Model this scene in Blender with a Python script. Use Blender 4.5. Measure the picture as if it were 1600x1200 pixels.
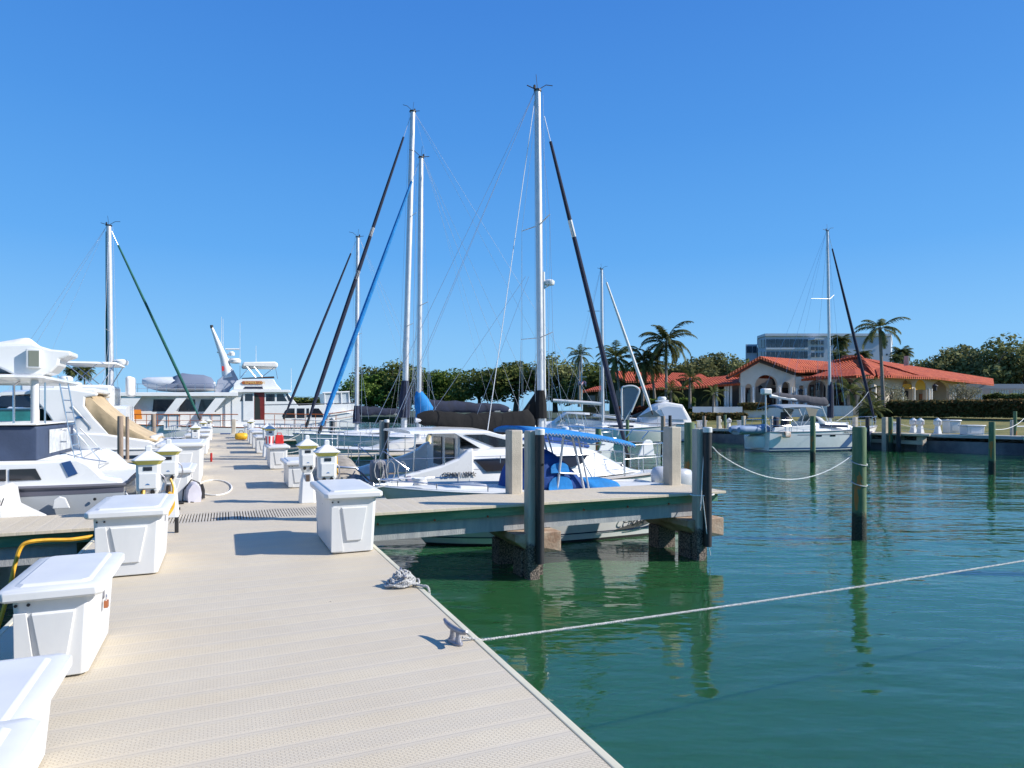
import bpy, bmesh, math, random
from mathutils import Vector, Matrix, noise
random.seed(7)
R = math.radians
for o in list(bpy.data.objects): bpy.data.objects.remove(o)
SC = bpy.context.scene; COL = SC.collection
# ---------------------------------------------------------------- camera, sky, sun
H, FO, HY, TH = 1.55, 1031.0, 640.0, R(23.6)          # eye height above the deck, focal length in px, horizon row, heading
SN, CS = math.sin(TH), math.cos(TH)
cam = bpy.data.objects.new('camera', bpy.data.cameras.new('camera')); COL.objects.link(cam)
cam.location = (0, 0, H); cam.rotation_euler = (R(90), 0, -TH)
cam.data.sensor_width = 36; cam.data.lens = 36*FO/1600; cam.data.shift_y = 40/1600
cam.data.clip_start = .05; cam.data.clip_end = 20000; SC.camera = cam
SUNV = Vector((.88, -.47, 0)).normalized(); EL = R(34)
SUND = Vector((SUNV.x*math.cos(EL), SUNV.y*math.cos(EL), math.sin(EL)))
w = bpy.data.worlds.new('World'); SC.world = w; w.use_nodes = True
nt = w.node_tree; bg = nt.nodes['Background']; sky = nt.nodes.new('ShaderNodeTexSky')
sky.sky_type = 'NISHITA'; sky.sun_disc = False; sky.sun_elevation = EL
sky.sun_rotation = math.atan2(SUNV.x, SUNV.y); sky.altitude = 0; sky.air_density = 1.0; sky.dust_density = .25; sky.ozone_density = 3.2
EXPO = .42; KX = 2**EXPO
# clear winter sky: sky texture blended with a measured elevation gradient (deep blue overhead, pale cyan at the horizon)
gtc = nt.nodes.new('ShaderNodeTexCoord'); gsp = nt.nodes.new('ShaderNodeSeparateXYZ'); nt.links.new(gtc.outputs['Generated'], gsp.inputs[0])
grp = nt.nodes.new('ShaderNodeValToRGB'); nt.links.new(gsp.outputs[2], grp.inputs[0]); ge = grp.color_ramp.elements
while len(ge) < 6: ge.new(.5)
for e_, (p_, c_) in zip(ge, ((0, (.27, .62, .98)), (.10, (.215, .545, .97)), (.22, (.112, .415, .93)), (.38, (.070, .315, .84)), (.52, (.052, .25, .76)), (1, (.03, .14, .50)))):
    e_.position = p_; e_.color = (*c_, 1)
gsc = nt.nodes.new('ShaderNodeVectorMath'); gsc.operation = 'SCALE'; gsc.inputs[3].default_value = 1/(.1*KX); nt.links.new(grp.outputs[0], gsc.inputs[0])
gmx = nt.nodes.new('ShaderNodeMix'); gmx.data_type = 'RGBA'; gmx.inputs[0].default_value = .88; nt.links.new(sky.outputs[0], gmx.inputs[6]); nt.links.new(gsc.outputs[0], gmx.inputs[7])
nt.links.new(gmx.outputs[2], bg.inputs[0]); bg.inputs[1].default_value = .1
sl = bpy.data.lights.new('sun', 'SUN'); sl.energy = 5.0; sl.angle = R(.53); sl.color = (1, .955, .89)
so = bpy.data.objects.new('sun', sl); COL.objects.link(so); so.rotation_euler = SUND.to_track_quat('Z', 'Y').to_euler(); so.location = (30, -20, 40)
SC.view_settings.view_transform = 'Standard'; SC.view_settings.look = 'None'; SC.view_settings.exposure = EXPO; SC.view_settings.gamma = 1
SC.render.engine = 'CYCLES'; SC.cycles.max_bounces = 6; SC.cycles.transparent_max_bounces = 8
SC.cycles.caustics_reflective = False; SC.cycles.caustics_refractive = False
# ---------------------------------------------------------------- survey helpers (photo pixel + distance -> place in the world)
def W(px, py, D):
    X = (px-800)/FO*D
    return Vector((X*CS+D*SN, -X*SN+D*CS, H+(HY-py)/FO*D))
def G(px, py, z=0.): return W(px, py, FO*(H-z)/(py-HY))
def onY(px, py, y): return W(px, py, y/(CS-(px-800)/FO*SN))
def onX(px, py, x): return W(px, py, x/((px-800)/FO*CS+SN))
WZ = -1.22
# ---------------------------------------------------------------- materials
MT = {}
def mat(name, col, rough=.5, metal=0., var=.0, vs=3., bump=0., bs=20., spec=.5, col2=None, trans=0., coat=0., stretch=(1, 1, 1), detail=4):
    if name in MT: return MT[name]
    m = bpy.data.materials.new(name); m.use_nodes = True; n = m.node_tree.nodes; L = m.node_tree.links
    b = n['Principled BSDF']; b.inputs['Base Color'].default_value = (*col, 1); b.inputs['Roughness'].default_value = rough
    b.inputs['Metallic'].default_value = metal; b.inputs['Specular IOR Level'].default_value = spec
    b.inputs['Coat Weight'].default_value = coat; b.inputs['Transmission Weight'].default_value = trans
    tc = n.new('ShaderNodeTexCoord'); mp = n.new('ShaderNodeMapping'); mp.inputs['Scale'].default_value = stretch
    L.new(tc.outputs['Object'], mp.inputs[0])
    if var > 0 or col2:
        t = n.new('ShaderNodeTexNoise'); t.inputs['Scale'].default_value = vs; t.inputs['Detail'].default_value = detail; t.inputs['Roughness'].default_value = .62
        L.new(mp.outputs[0], t.inputs['Vector'])
        cr = n.new('ShaderNodeValToRGB'); cr.color_ramp.elements[0].position = .36; cr.color_ramp.elements[1].position = .66
        c2 = col2 or tuple(min(1, c*(1+var)) for c in col)
        c1 = col if col2 else tuple(c*(1-var) for c in col)
        cr.color_ramp.elements[0].color = (*c1, 1); cr.color_ramp.elements[1].color = (*c2, 1)
        L.new(t.outputs[0], cr.inputs[0]); L.new(cr.outputs[0], b.inputs['Base Color'])
        mr = n.new('ShaderNodeMapRange'); mr.inputs[3].default_value = max(0, rough-.06); mr.inputs[4].default_value = min(1, rough+.1)
        L.new(t.outputs[0], mr.inputs[0]); L.new(mr.outputs[0], b.inputs['Roughness'])
    if bump > 0:
        t = n.new('ShaderNodeTexNoise'); t.inputs['Scale'].default_value = bs; t.inputs['Detail'].default_value = 5
        L.new(mp.outputs[0], t.inputs['Vector']); bp = n.new('ShaderNodeBump'); bp.inputs['Strength'].default_value = bump; bp.inputs['Distance'].default_value = .02
        L.new(t.outputs[0], bp.inputs['Height']); L.new(bp.outputs[0], b.inputs['Normal'])
    MT[name] = m; return m
GEL = mat('gelcoat', (.75, .75, .735), .25, var=.03, vs=1.2, coat=.3)
GEL2 = mat('deck_gelcoat', (.68, .68, .655), .45, var=.05, vs=2)
CREAM = mat('cream_gelcoat', (.70, .66, .57), .3, var=.04, vs=1.5, coat=.2)
GREYH = mat('grey_gelcoat', (.36, .38, .40), .3, var=.04, vs=1.2, coat=.3)
NAVYH = mat('navy_gelcoat', (.02, .035, .08), .2, var=.1, coat=.5)
BOXW = mat('dock_box_fibreglass', (.64, .64, .63), .36, var=.05, vs=2.3, bump=.08, bs=9, stretch=(1, 1, .5), detail=9)
ALU = mat('mast_aluminium', (.62, .62, .62), .38, .45, var=.06, vs=5)
WHITEP = mat('white_paint', (.68, .68, .665), .4, var=.03)
STEEL = mat('stainless', (.62, .63, .65), .22, 1.)
GALV = mat('galvanised', (.30, .30, .33), .5, .75, var=.15, vs=40, bump=.2, bs=120)
WIRE = mat('rigging_wire', (.55, .57, .6), .35, .7)
BLK = mat('black_rubber', (.018, .018, .02), .55, var=.2, vs=9)
GLASS = mat('dark_window_glass', (.015, .018, .025), .06, var=.3, vs=1.5, spec=.8)
TEAL = mat('teal_windshield_glass', (.02, .16, .15), .08, spec=.8, var=.3, vs=2)
BROWNG = mat('brown_window_glass', (.025, .022, .022), .1, spec=.7)
NAVYC = mat('navy_canvas', (.014, .02, .045), .85, var=.3, vs=4, bump=.5, bs=9)
BLKC = mat('black_canvas', (.007, .0065, .0065), 1., var=.35, vs=3, bump=.8, bs=6)
BLUEC = mat('blue_canvas', (.008, .19, .50), .8, var=.2, vs=4, bump=.6, bs=8)
BLUED = mat('deep_blue_canvas', (.006, .05, .22), .8, var=.25, vs=4, bump=.6, bs=8)
GREENC = mat('green_canvas', (.01, .10, .08), .8, var=.2)
TANC = mat('tan_canvas', (.47, .36, .22), .85, var=.12, vs=3, bump=.7, bs=5)
SLATEC = mat('slate_canvas', (.04, .06, .11), .75, var=.15, vs=2, bump=.5, bs=4)
GREYC = mat('grey_canvas', (.22, .22, .25), .85, var=.15, bump=.6, bs=7)
WHTC = mat('white_canvas', (.72, .71, .69), .8, var=.06, vs=2, bump=.8, bs=5)
HYP = mat('grey_inflatable', (.34, .35, .37), .6, var=.15, bump=.2, bs=8)
HYPB = mat('blue_grey_inflatable', (.22, .30, .44), .6, var=.1)
HYPW = mat('pale_inflatable', (.62, .63, .64), .55, var=.06)
WOODR = mat('varnished_wood', (.34, .09, .02), .3, var=.2, vs=8, coat=.3)
REDW = mat('red_interior_wood', (.16, .015, .012), .4, var=.2)
GOLD = mat('gold_lettering', (.75, .5, .15), .4)
YEL = mat('yellow_plastic', (.75, .42, .02), .45, var=.15)
YELC = mat('yellow_cord', (.78, .40, .03), .5, var=.15, vs=12)
LENS = mat('yellow_lens', (.62, .55, .12), .35)
RED = mat('red_plastic', (.6, .02, .015), .4)
ORG = mat('orange_cloth', (.8, .25, .02), .6)
ROPEM = mat('rope', (.56, .55, .53), .9, var=.2, vs=60, bump=1., bs=90)
CONC = mat('post_concrete', (.46, .41, .33), .85, var=.14, vs=2.2, bump=.35, bs=45, detail=8)
BEAM = mat('beam_concrete', (.30, .31, .32), .85, col2=(.42, .42, .41), vs=2.5, stretch=(4, 4, .6), bump=.4, bs=30)
CAPB = mat('cap_concrete', (.27, .16, .10), .85, col2=(.48, .38, .28), vs=3., bump=.4, bs=30)
GREENW = mat('treated_green_timber', (.06, .20, .13), .8, col2=(.20, .34, .22), vs=1.6, stretch=(.6, 3, 3), bump=.4, bs=25)
SEAW = mat('seawall_concrete', (.10, .10, .11), .9, col2=(.22, .21, .21), vs=.7, bump=.5, bs=9)
ASPH = mat('path_concrete', (.42, .41, .38), .9, var=.1)
LOGO = mat('logo_blue', (.05, .16, .35), .5)
INK = mat('ink_lettering', (.02, .02, .03), .5)
BRASS = mat('padlock_brass', (.45, .16, .07), .4, .6)
SOLAR = mat('blue_solar_panel', (.02, .06, .18), .2, spec=.8)
def nodes(m): return m.node_tree.nodes, m.node_tree.links, m.node_tree.nodes['Principled BSDF']
def mk(name, rough=.6):
    m = bpy.data.materials.new(name); m.use_nodes = True; n, L, b = nodes(m); b.inputs['Roughness'].default_value = rough
    tc = n.new('ShaderNodeTexCoord'); return m, n, L, b, tc.outputs['Object']
def mth(n, L, op, a, b=None, c=None):
    q = n.new('ShaderNodeMath'); q.operation = op
    for i, v in enumerate((a, b, c)):
        if v is None: continue
        if isinstance(v, (int, float)): q.inputs[i].default_value = v
        else: L.new(v, q.inputs[i])
    return q.outputs[0]
def ramp(n, L, f, stops):
    r = n.new('ShaderNodeValToRGB'); e = r.color_ramp.elements
    while len(e) < len(stops): e.new(.5)
    for k, (p, c) in enumerate(stops): e[k].position = p; e[k].color = (*c, 1)
    L.new(f, r.inputs[0]); return r.outputs[0]
def mixc(n, L, f, a, b, mode='MIX'):
    q = n.new('ShaderNodeMix'); q.data_type = 'RGBA'; q.blend_type = mode
    for s, v in ((0, f), (6, a), (7, b)):
        if isinstance(v, (int, float)): q.inputs[s].default_value = v
        elif isinstance(v, tuple): q.inputs[s].default_value = (*v, 1)
        else: L.new(v, q.inputs[s])
    return q.outputs[2]
def nz(n, L, v, sc, det=4, rg=.6, scale=None):
    if scale:
        mp = n.new('ShaderNodeMapping'); mp.inputs['Scale'].default_value = scale; L.new(v, mp.inputs[0]); v = mp.outputs[0]
    t = n.new('ShaderNodeTexNoise'); t.inputs['Scale'].default_value = sc; t.inputs['Detail'].default_value = det; t.inputs['Roughness'].default_value = rg
    L.new(v, t.inputs['Vector']); return t.outputs[0]
def bumpn(n, L, b, h, st, dist=.01):
    q = n.new('ShaderNodeBump'); q.inputs['Strength'].default_value = st; q.inputs['Distance'].default_value = dist
    L.new(h, q.inputs['Height']); L.new(q.outputs[0], b.inputs['Normal'])
# deck boards: fibreglass planks 0.2 m wide, smooth strip between dimpled fields
def deck_mat(name, along='y'):
    m, n, L, b, oc = mk(name, .62)
    sp = n.new('ShaderNodeSeparateXYZ'); L.new(oc, sp.inputs[0]); v, u = (sp.outputs[1], sp.outputs[0]) if along == 'y' else (sp.outputs[0], sp.outputs[1])
    fr = mth(n, L, 'FRACT', mth(n, L, 'MULTIPLY', v, 5.))
    d = mth(n, L, 'ABSOLUTE', mth(n, L, 'SUBTRACT', fr, .5))             # 0.5 at joint
    strip = mth(n, L, 'SMOOTH_MIN', mth(n, L, 'MAXIMUM', mth(n, L, 'MULTIPLY', mth(n, L, 'SUBTRACT', d, .33), 9.), 0.), 1., .3)
    gap = mth(n, L, 'GREATER_THAN', d, .488)
    cb = n.new('ShaderNodeCombineXYZ'); L.new(mth(n, L, 'MULTIPLY', u, 1.), cb.inputs[0]); L.new(mth(n, L, 'MULTIPLY', v, 1.), cb.inputs[1])
    br = n.new('ShaderNodeTexBrick'); br.inputs['Scale'].default_value = 1; br.inputs['Brick Width'].default_value = .036; br.inputs['Row Height'].default_value = .0135
    br.inputs['Mortar Size'].default_value = .0032; br.inputs['Mortar Smooth'].default_value = .4
    br.inputs['Color1'].default_value = (1, 1, 1, 1); br.inputs['Color2'].default_value = (.9, .9, .9, 1); br.inputs['Mortar'].default_value = (0, 0, 0, 1)
    L.new(cb.outputs[0], br.inputs['Vector'])
    dim = mth(n, L, 'MULTIPLY', mth(n, L, 'SUBTRACT', 1., br.outputs['Color']), mth(n, L, 'SUBTRACT', 1., strip))
    n1 = nz(n, L, oc, 1.1, 5); n2 = nz(n, L, oc, 9, 4)
    n3 = nz(n, L, oc, 5.01, 0, .5, (.02, 1, 1) if along == 'y' else (1, .02, 1))
    base = ramp(n, L, n1, [(.3, (.635, .54, .385)), (.7, (.725, .635, .475))])
    base = mixc(n, L, mth(n, L, 'MULTIPLY', n2, .25), base, (.54, .46, .34))
    base = mixc(n, L, mth(n, L, 'MULTIPLY', mth(n, L, 'SUBTRACT', n3, .3), .6), base, (.50, .47, .43))
    base = mixc(n, L, mth(n, L, 'MULTIPLY', strip, .45), base, (.47, .41, .33))
    base = mixc(n, L, mth(n, L, 'MULTIPLY', dim, .55), base, (.34, .28, .20))
    base = mixc(n, L, mth(n, L, 'MULTIPLY', gap, .35), base, (.2, .18, .16))
    vo = n.new('ShaderNodeTexVoronoi'); vo.inputs['Scale'].default_value = 1.7; L.new(oc, vo.inputs['Vector'])
    spot = mth(n, L, 'LESS_THAN', vo.outputs['Distance'], mth(n, L, 'MULTIPLY', nz(n, L, oc, 2.3, 1), .028)); base = mixc(n, L, mth(n, L, 'MULTIPLY', spot, .8), base, (.12, .09, .07))
    st = nz(n, L, oc, .55, 6, .7); st = mth(n, L, 'MULTIPLY', mth(n, L, 'MAXIMUM', mth(n, L, 'SUBTRACT', st, .56), 0.), 2.6); base = mixc(n, L, st, base, (.42, .34, .24))
    L.new(base, b.inputs['Base Color'])
    h = mth(n, L, 'SUBTRACT', mth(n, L, 'MULTIPLY', dim, -.6), mth(n, L, 'ADD', strip, gap))
    bumpn(n, L, b, h, .35, .006); return m
DECK = deck_mat('composite_deck_boards'); DECKX = deck_mat('finger_deck_boards', 'x')
# barnacled pile: clean concrete above, brown and barnacled near the water
def pile_mat(name, hi, lo, zb, round_=False):
    m, n, L, b, oc = mk(name, .85)
    g = n.new('ShaderNodeNewGeometry'); sp = n.new('ShaderNodeSeparateXYZ'); L.new(g.outputs['Position'], sp.inputs[0])
    wob = mth(n, L, 'ADD', sp.outputs[2], mth(n, L, 'MULTIPLY', nz(n, L, oc, 7, 5), .35))
    a = nz(n, L, oc, 3., 7, .65, (3, 3, .5)); top = ramp(n, L, a, [(.35, hi[0]), (.65, hi[1])])
    bn = nz(n, L, oc, 38, 5); bar = ramp(n, L, bn, [(.42, lo[0]), (.6, lo[1])])
    f = mth(n, L, 'MULTIPLY', mth(n, L, 'SUBTRACT', zb+.2, wob), 9.); f = mth(n, L, 'MINIMUM', mth(n, L, 'MAXIMUM', f, 0.), 1.)
    c = mixc(n, L, f, top, bar)
    if len(hi) > 2:
        s = nz(n, L, oc, 2.2, 3, .5, (3, 3, .7)); s2 = mth(n, L, 'GREATER_THAN', s, .56)
        z2 = mth(n, L, 'LESS_THAN', wob, zb+1.0)
        c = mixc(n, L, mth(n, L, 'MULTIPLY', mth(n, L, 'MULTIPLY', s2, z2), mth(n, L, 'SUBTRACT', 1., f)), c, hi[2])
    L.new(c, b.inputs['Base Color'])
    hh = mth(n, L, 'ADD', mth(n, L, 'MULTIPLY', bn, mth(n, L, 'MULTIPLY', f, 3.)), mth(n, L, 'MULTIPLY', nz(n, L, oc, 30, 4, .6, (3, 3, .3)), .35))
    bumpn(n, L, b, hh, .8, .02); return m
PILEC = pile_mat('barnacled_concrete', ((.38, .34, .28), (.50, .45, .37)), ((.04, .033, .028), (.30, .24, .195)), -.62)
PILEG = pile_mat('green_timber_pile', ((.06, .13, .06), (.14, .19, .10), (.36, .15, .04)), ((.012, .02, .014), (.04, .055, .035)), -.62)
PILET = pile_mat('tan_timber_pile', ((.20, .15, .11), (.34, .26, .2)), ((.03, .025, .02), (.08, .06, .045)), -.7)
PILED = pile_mat('dark_pile_wrap', ((.02, .022, .025), (.045, .045, .05)), ((.01, .01, .01), (.05, .045, .04)), -.9)
# water
def water_mat():
    m, n, L, b, oc = mk('harbour_water', .045)
    b.inputs['IOR'].default_value = 1.56; b.inputs['Specular IOR Level'].default_value = .6
    b.inputs['Subsurface Weight'].default_value = 1; b.inputs['Subsurface Radius'].default_value = (.25, .7, .5); b.inputs['Subsurface Scale'].default_value = 1
    c = ramp(n, L, nz(n, L, oc, .09, 3), [(.3, (.018, .082, .030)), (.7, (.026, .108, .036))]); L.new(c, b.inputs['Base Color'])
    mp = n.new('ShaderNodeMapping'); mp.inputs['Rotation'].default_value = (0, 0, TH); L.new(oc, mp.inputs[0]); v = mp.outputs[0]
    a1 = nz(n, L, v, .55, 3, .5, (.55, 1.5, 1)); a2 = nz(n, L, v, 1.9, 3, .5, (.6, 1.5, 1)); a3 = nz(n, L, v, 6.5, 2, .5, (.8, 1.2, 1))
    big = nz(n, L, oc, .16, 2)
    amp = mth(n, L, 'ADD', .10, mth(n, L, 'MULTIPLY', big, 1.25))
    h = mth(n, L, 'ADD', mth(n, L, 'MULTIPLY', a1, .34), mth(n, L, 'ADD', mth(n, L, 'MULTIPLY', a2, .14), mth(n, L, 'MULTIPLY', a3, .010)))
    bumpn(n, L, b, mth(n, L, 'MULTIPLY', h, amp), 1., .21); return m
WATER = water_mat()
def grass_mat():
    m, n, L, b, oc = mk('lawn_grass', .95)
    c = ramp(n, L, nz(n, L, oc, .35, 6), [(.3, (.06, .085, .015)), (.5, (.16, .15, .035)), (.7, (.24, .19, .06))]); L.new(c, b.inputs['Base Color'])
    bumpn(n, L, b, nz(n, L, oc, 14, 3), .8, .05); return m
GRASS = grass_mat(); SHORE = mat('shore_scrub', (.03, .045, .012), .95, var=.4, vs=.2)
def tile_mat():
    m, n, L, b, oc = mk('terracotta_roof_tiles', .75)
    g = n.new('ShaderNodeNewGeometry'); v = g.outputs['Position']
    mp = n.new('ShaderNodeMapping'); mp.inputs['Rotation'].default_value = (0, 0, TH); L.new(v, mp.inputs[0]); sp = n.new('ShaderNodeSeparateXYZ'); L.new(mp.outputs[0], sp.inputs[0])
    s = mth(n, L, 'SINE', mth(n, L, 'MULTIPLY', sp.outputs[0], 20.)); r = mth(n, L, 'SINE', mth(n, L, 'MULTIPLY', sp.outputs[2], 40.))
    c = ramp(n, L, nz(n, L, v, 1.2, 6), [(.3, (.28, .032, .003)), (.55, (.44, .060, .004)), (.75, (.56, .14, .035))])
    c = mixc(n, L, mth(n, L, 'MULTIPLY', mth(n, L, 'ADD', mth(n, L, 'MULTIPLY', s, .5), .5), .35), c, (.28, .05, .02)); L.new(c, b.inputs['Base Color'])
    bumpn(n, L, b, mth(n, L, 'ADD', s, mth(n, L, 'MULTIPLY', r, .4)), .7, .06); return m
TILE = tile_mat()
def leaf_mat(name, a, b_, c_):
    m, n, L, b, oc = mk(name, .85); b.inputs['Specular IOR Level'].default_value = .15; g = n.new('ShaderNodeNewGeometry')
    oi = n.new('ShaderNodeObjectInfo')
    col = ramp(n, L, g.outputs['Random Per Island'], [(0, a), (.55, b_), (1, c_)])
    big = nz(n, L, oc, .35, 2)
    col = mixc(n, L, mth(n, L, 'MULTIPLY', big, .5), col, c_)
    hsv = n.new('ShaderNodeHueSaturation'); L.new(col, hsv.inputs['Color'])
    L.new(mth(n, L, 'ADD', .49, mth(n, L, 'MULTIPLY', oi.outputs['Random'], .02)), hsv.inputs['Hue']); L.new(mth(n, L, 'ADD', .8, mth(n, L, 'MULTIPLY', oi.outputs['Random'], .4)), hsv.inputs['Value'])
    L.new(hsv.outputs[0], b.inputs['Base Color'])
    tr = n.new('ShaderNodeBsdfTranslucent'); L.new(hsv.outputs[0], tr.inputs[0]); mx = n.new('ShaderNodeMixShader'); mx.inputs[0].default_value = .25
    L.new(b.outputs[0], mx.inputs[1]); L.new(tr.outputs[0], mx.inputs[2]); L.new(mx.outputs[0], n['Material Output'].inputs[0]); return m
OAK = leaf_mat('oak_leaves', (.045, .072, .016), (.09, .125, .028), (.18, .20, .06))
OAK2 = leaf_mat('grey_green_leaves', (.08, .10, .035), (.14, .16, .06), (.24, .235, .10))
FIC = leaf_mat('bright_green_leaves', (.035, .085, .012), (.08, .15, .022), (.17, .22, .05))
HEDG = leaf_mat('hedge_leaves', (.05, .085, .02), (.08, .12, .03), (.26, .14, .05))
PALM = leaf_mat('palm_leaves', (.03, .05, .015), (.07, .10, .03), (.18, .17, .06))
OLIV = leaf_mat('silver_leaves', (.16, .16, .10), (.26, .25, .17), (.34, .32, .22))
BARK = mat('bark', (.10, .085, .07), .9, var=.3, vs=4, bump=.8, bs=8)
PBARK = mat('palm_bark', (.22, .19, .16), .9, var=.25, vs=5, bump=.6, bs=12, stretch=(1, 1, 4))
STUC = mat('cream_stucco', (.60, .53, .44), .9, var=.06, vs=1.5, bump=.3, bs=20)
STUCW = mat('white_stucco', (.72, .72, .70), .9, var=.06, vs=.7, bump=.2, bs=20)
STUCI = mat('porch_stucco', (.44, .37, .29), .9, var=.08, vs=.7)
APTW = mat('grey_blue_render', (.46, .52, .60), .9, var=.06, vs=.1)
APTF = mat('apartment_frame', (.62, .66, .72), .8)
APTG = mat('apartment_glass', (.04, .06, .09), .15, spec=.7, var=.5, vs=.3)
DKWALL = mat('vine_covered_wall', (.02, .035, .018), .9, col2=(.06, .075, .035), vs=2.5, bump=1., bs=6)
AWN = mat('yellow_awning_cloth', (.85, .42, .01), .7)
SHUT = mat('brown_shutter', (.3, .1, .03), .6)
BARR = mat('trim_white', (.74, .74, .72), .6)
NET = mat('grey_net', (.26, .26, .29), .9, var=.3, vs=60)
# ---------------------------------------------------------------- mesh builder
RM = {}
class MB:
    def __init__(s): s.bm = bmesh.new()
    def poly(s, pts):
        return s.bm.faces.new([s.bm.verts.new(p) for p in pts])
    def box(s, x0, x1, y0, y1, z0, z1, M=None, taper=0, tz=0):
        xm, ym = (x0+x1)/2, (y0+y1)/2; k = 1-taper
        P = [(x0, y0, z0), (x1, y0, z0), (x1, y1, z0), (x0, y1, z0)] if not taper else [(xm+(a-xm)*k, ym+(b-ym)*k, z0) for a, b in ((x0, y0), (x1, y0), (x1, y1), (x0, y1))]
        k = 1-tz
        P += [(xm+(a-xm)*k, ym+(b-ym)*k, z1) for a, b in ((x0, y0), (x1, y0), (x1, y1), (x0, y1))]
        if M: P = [M @ Vector(p) for p in P]
        v = [s.bm.verts.new(p) for p in P]
        for f in ((3, 2, 1, 0), (4, 5, 6, 7), (0, 1, 5, 4), (1, 2, 6, 5), (2, 3, 7, 6), (3, 0, 4, 7)): s.bm.faces.new([v[i] for i in f])
        return s
    def loft(s, rings, closed=True, cap=True):
        V = [[s.bm.verts.new(p) for p in r] for r in rings]; n = len(V[0])
        for a, b in zip(V, V[1:]):
            for i in range(n if closed else n-1): s.bm.faces.new((a[i], a[(i+1) % n], b[(i+1) % n], b[i]))
        if cap and closed:
            s.bm.faces.new(list(reversed(V[0]))); s.bm.faces.new(V[-1])
        return s
    def tube(s, pts, r, n=8, r1=None, close=False, flat=1.):
        pts = [Vector(p) for p in pts]; m = len(pts); rr = r if isinstance(r, (list, tuple)) else [r+((r1 if r1 is not None else r)-r)*i/max(1, m-1) for i in range(m)]
        rings = []; up = None
        for i, p in enumerate(pts):
            if close: d = pts[(i+1) % m]-pts[i-1]
            else: d = pts[min(i+1, m-1)]-pts[max(i-1, 0)]
            d.normalize()
            if up is None:
                up = Vector((0, 0, 1)) if abs(d.z) < .9 else Vector((1, 0, 0))
            a = d.cross(up); a = a.normalized() if a.length > 1e-6 else d.orthogonal().normalized(); b = a.cross(d); up = b
            rings.append([p+a*math.cos(2*math.pi*k/n)*rr[i]+b*math.sin(2*math.pi*k/n)*rr[i]*flat for k in range(n)])
        if close: rings.append(rings[0]); s.loft(rings, cap=False)
        else: s.loft(rings)
        return s
    def lathe(s, prof, c=(0, 0, 0), n=16, M=None, sq=False):
        c = Vector(c); rings = []
        for r, z in prof:
            ring = []
            for k in range(n):
                a = 2*math.pi*(k+.5)/n; q = c+Vector((r*math.cos(a), r*math.sin(a), z)); ring.append(M @ q if M else q)
            rings.append(ring)
        return s.loft(rings)
    def prism(s, poly, vec):
        vec = Vector(vec); a = [Vector(p) for p in poly]; return s.loft([a, [p+vec for p in a]])
    def sheet(s, grid):
        V = [[s.bm.verts.new(p) for p in r] for r in grid]
        for a, b in zip(V, V[1:]):
            for i in range(len(a)-1): s.bm.faces.new((a[i], a[i+1], b[i+1], b[i]))
        return s
    def build(s, name, m, parent=None, world=False, smooth=35, bevel=0, thick=0, segs=2, sub=0):
        bm = s.bm
        bmesh.ops.remove_doubles(bm, verts=bm.verts, dist=1e-5) if smooth else None
        bmesh.ops.recalc_face_normals(bm, faces=bm.faces)
        me = bpy.data.meshes.new(name)
        if world and parent is not None: bm.transform(root_m(parent).inverted())
        bm.to_mesh(me); bm.free(); me.materials.append(m)
        if smooth:
            me.shade_smooth()
            me.set_sharp_from_angle(angle=R(smooth))
        o = bpy.data.objects.new(name, me); COL.objects.link(o)
        if parent is not None: o.parent = parent
        if thick:
            q = o.modifiers.new('solid', 'SOLIDIFY'); q.thickness = thick; q.offset = 0
        if sub:
            q = o.modifiers.new('sub', 'SUBSURF'); q.levels = sub; q.render_levels = sub
        if bevel:
            q = o.modifiers.new('bevel', 'BEVEL'); q.width = bevel; q.segments = segs; q.limit_method = 'ANGLE'; q.angle_limit = R(40)
        return o
def root_m(o):
    while o.parent is not None: o = o.parent
    return RM.get(o.name, Matrix.Identity(4))
def tag(o, label, cat, group=None):
    o['label'] = label; o['category'] = cat
    if group: o['group'] = group
    return o
def thing(name, label, cat, loc=(0, 0, 0), rz=0, group=None):
    o = bpy.data.objects.new(name, None); COL.objects.link(o); o.location = loc; o.rotation_euler = (0, 0, rz); o.empty_display_size = .2
    RM[o.name] = Matrix.Translation(Vector(loc)) @ Matrix.Rotation(rz, 4, 'Z'); return tag(o, label, cat, group)
def stuff(o, kind='stuff'): o['kind'] = kind; return o
def dup(root, loc, rz=0, label=None, group=None, scale=None):
    r = root.copy(); COL.objects.link(r); r.location = loc; r.rotation_euler = (0, 0, rz)
    if scale: r.scale = scale if isinstance(scale, tuple) else (scale,)*3
    if label: r['label'] = label
    if group: r['group'] = group
    for ch in list(root.children):
        c = ch.copy(); COL.objects.link(c); c.parent = r
        for g in ch.children:
            d = g.copy(); COL.objects.link(d); d.parent = c
    return r
def text(s, name, m, size, loc, rot, parent, world=True, ext=.004, shear=0., sx=1.):
    cu = bpy.data.curves.new(name, 'FONT'); cu.body = s; cu.size = size; cu.extrude = ext; cu.align_x = 'LEFT'; cu.shear = shear; cu.resolution_u = 3
    t = bpy.data.objects.new(name, cu); COL.objects.link(t); bpy.context.view_layer.update()
    me = bpy.data.meshes.new_from_object(t.evaluated_get(bpy.context.evaluated_depsgraph_get())); bpy.data.objects.remove(t)
    M = Matrix.Translation(Vector(loc)) @ rot.to_matrix().to_4x4() @ Matrix.Diagonal((sx, 1, 1, 1))
    if world: M = root_m(parent).inverted() @ M
    me.transform(M); me.materials.clear(); me.materials.append(m)
    o = bpy.data.objects.new(name, me); COL.objects.link(o); o.parent = parent; return o
from mathutils import Euler
def arc(p0, p1, sag, n=14):
    p0, p1 = Vector(p0), Vector(p1); return [p0.lerp(p1, i/n)+Vector((0, 0, -4*sag*(i/n)*(1-i/n))) for i in range(n+1)]
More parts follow.
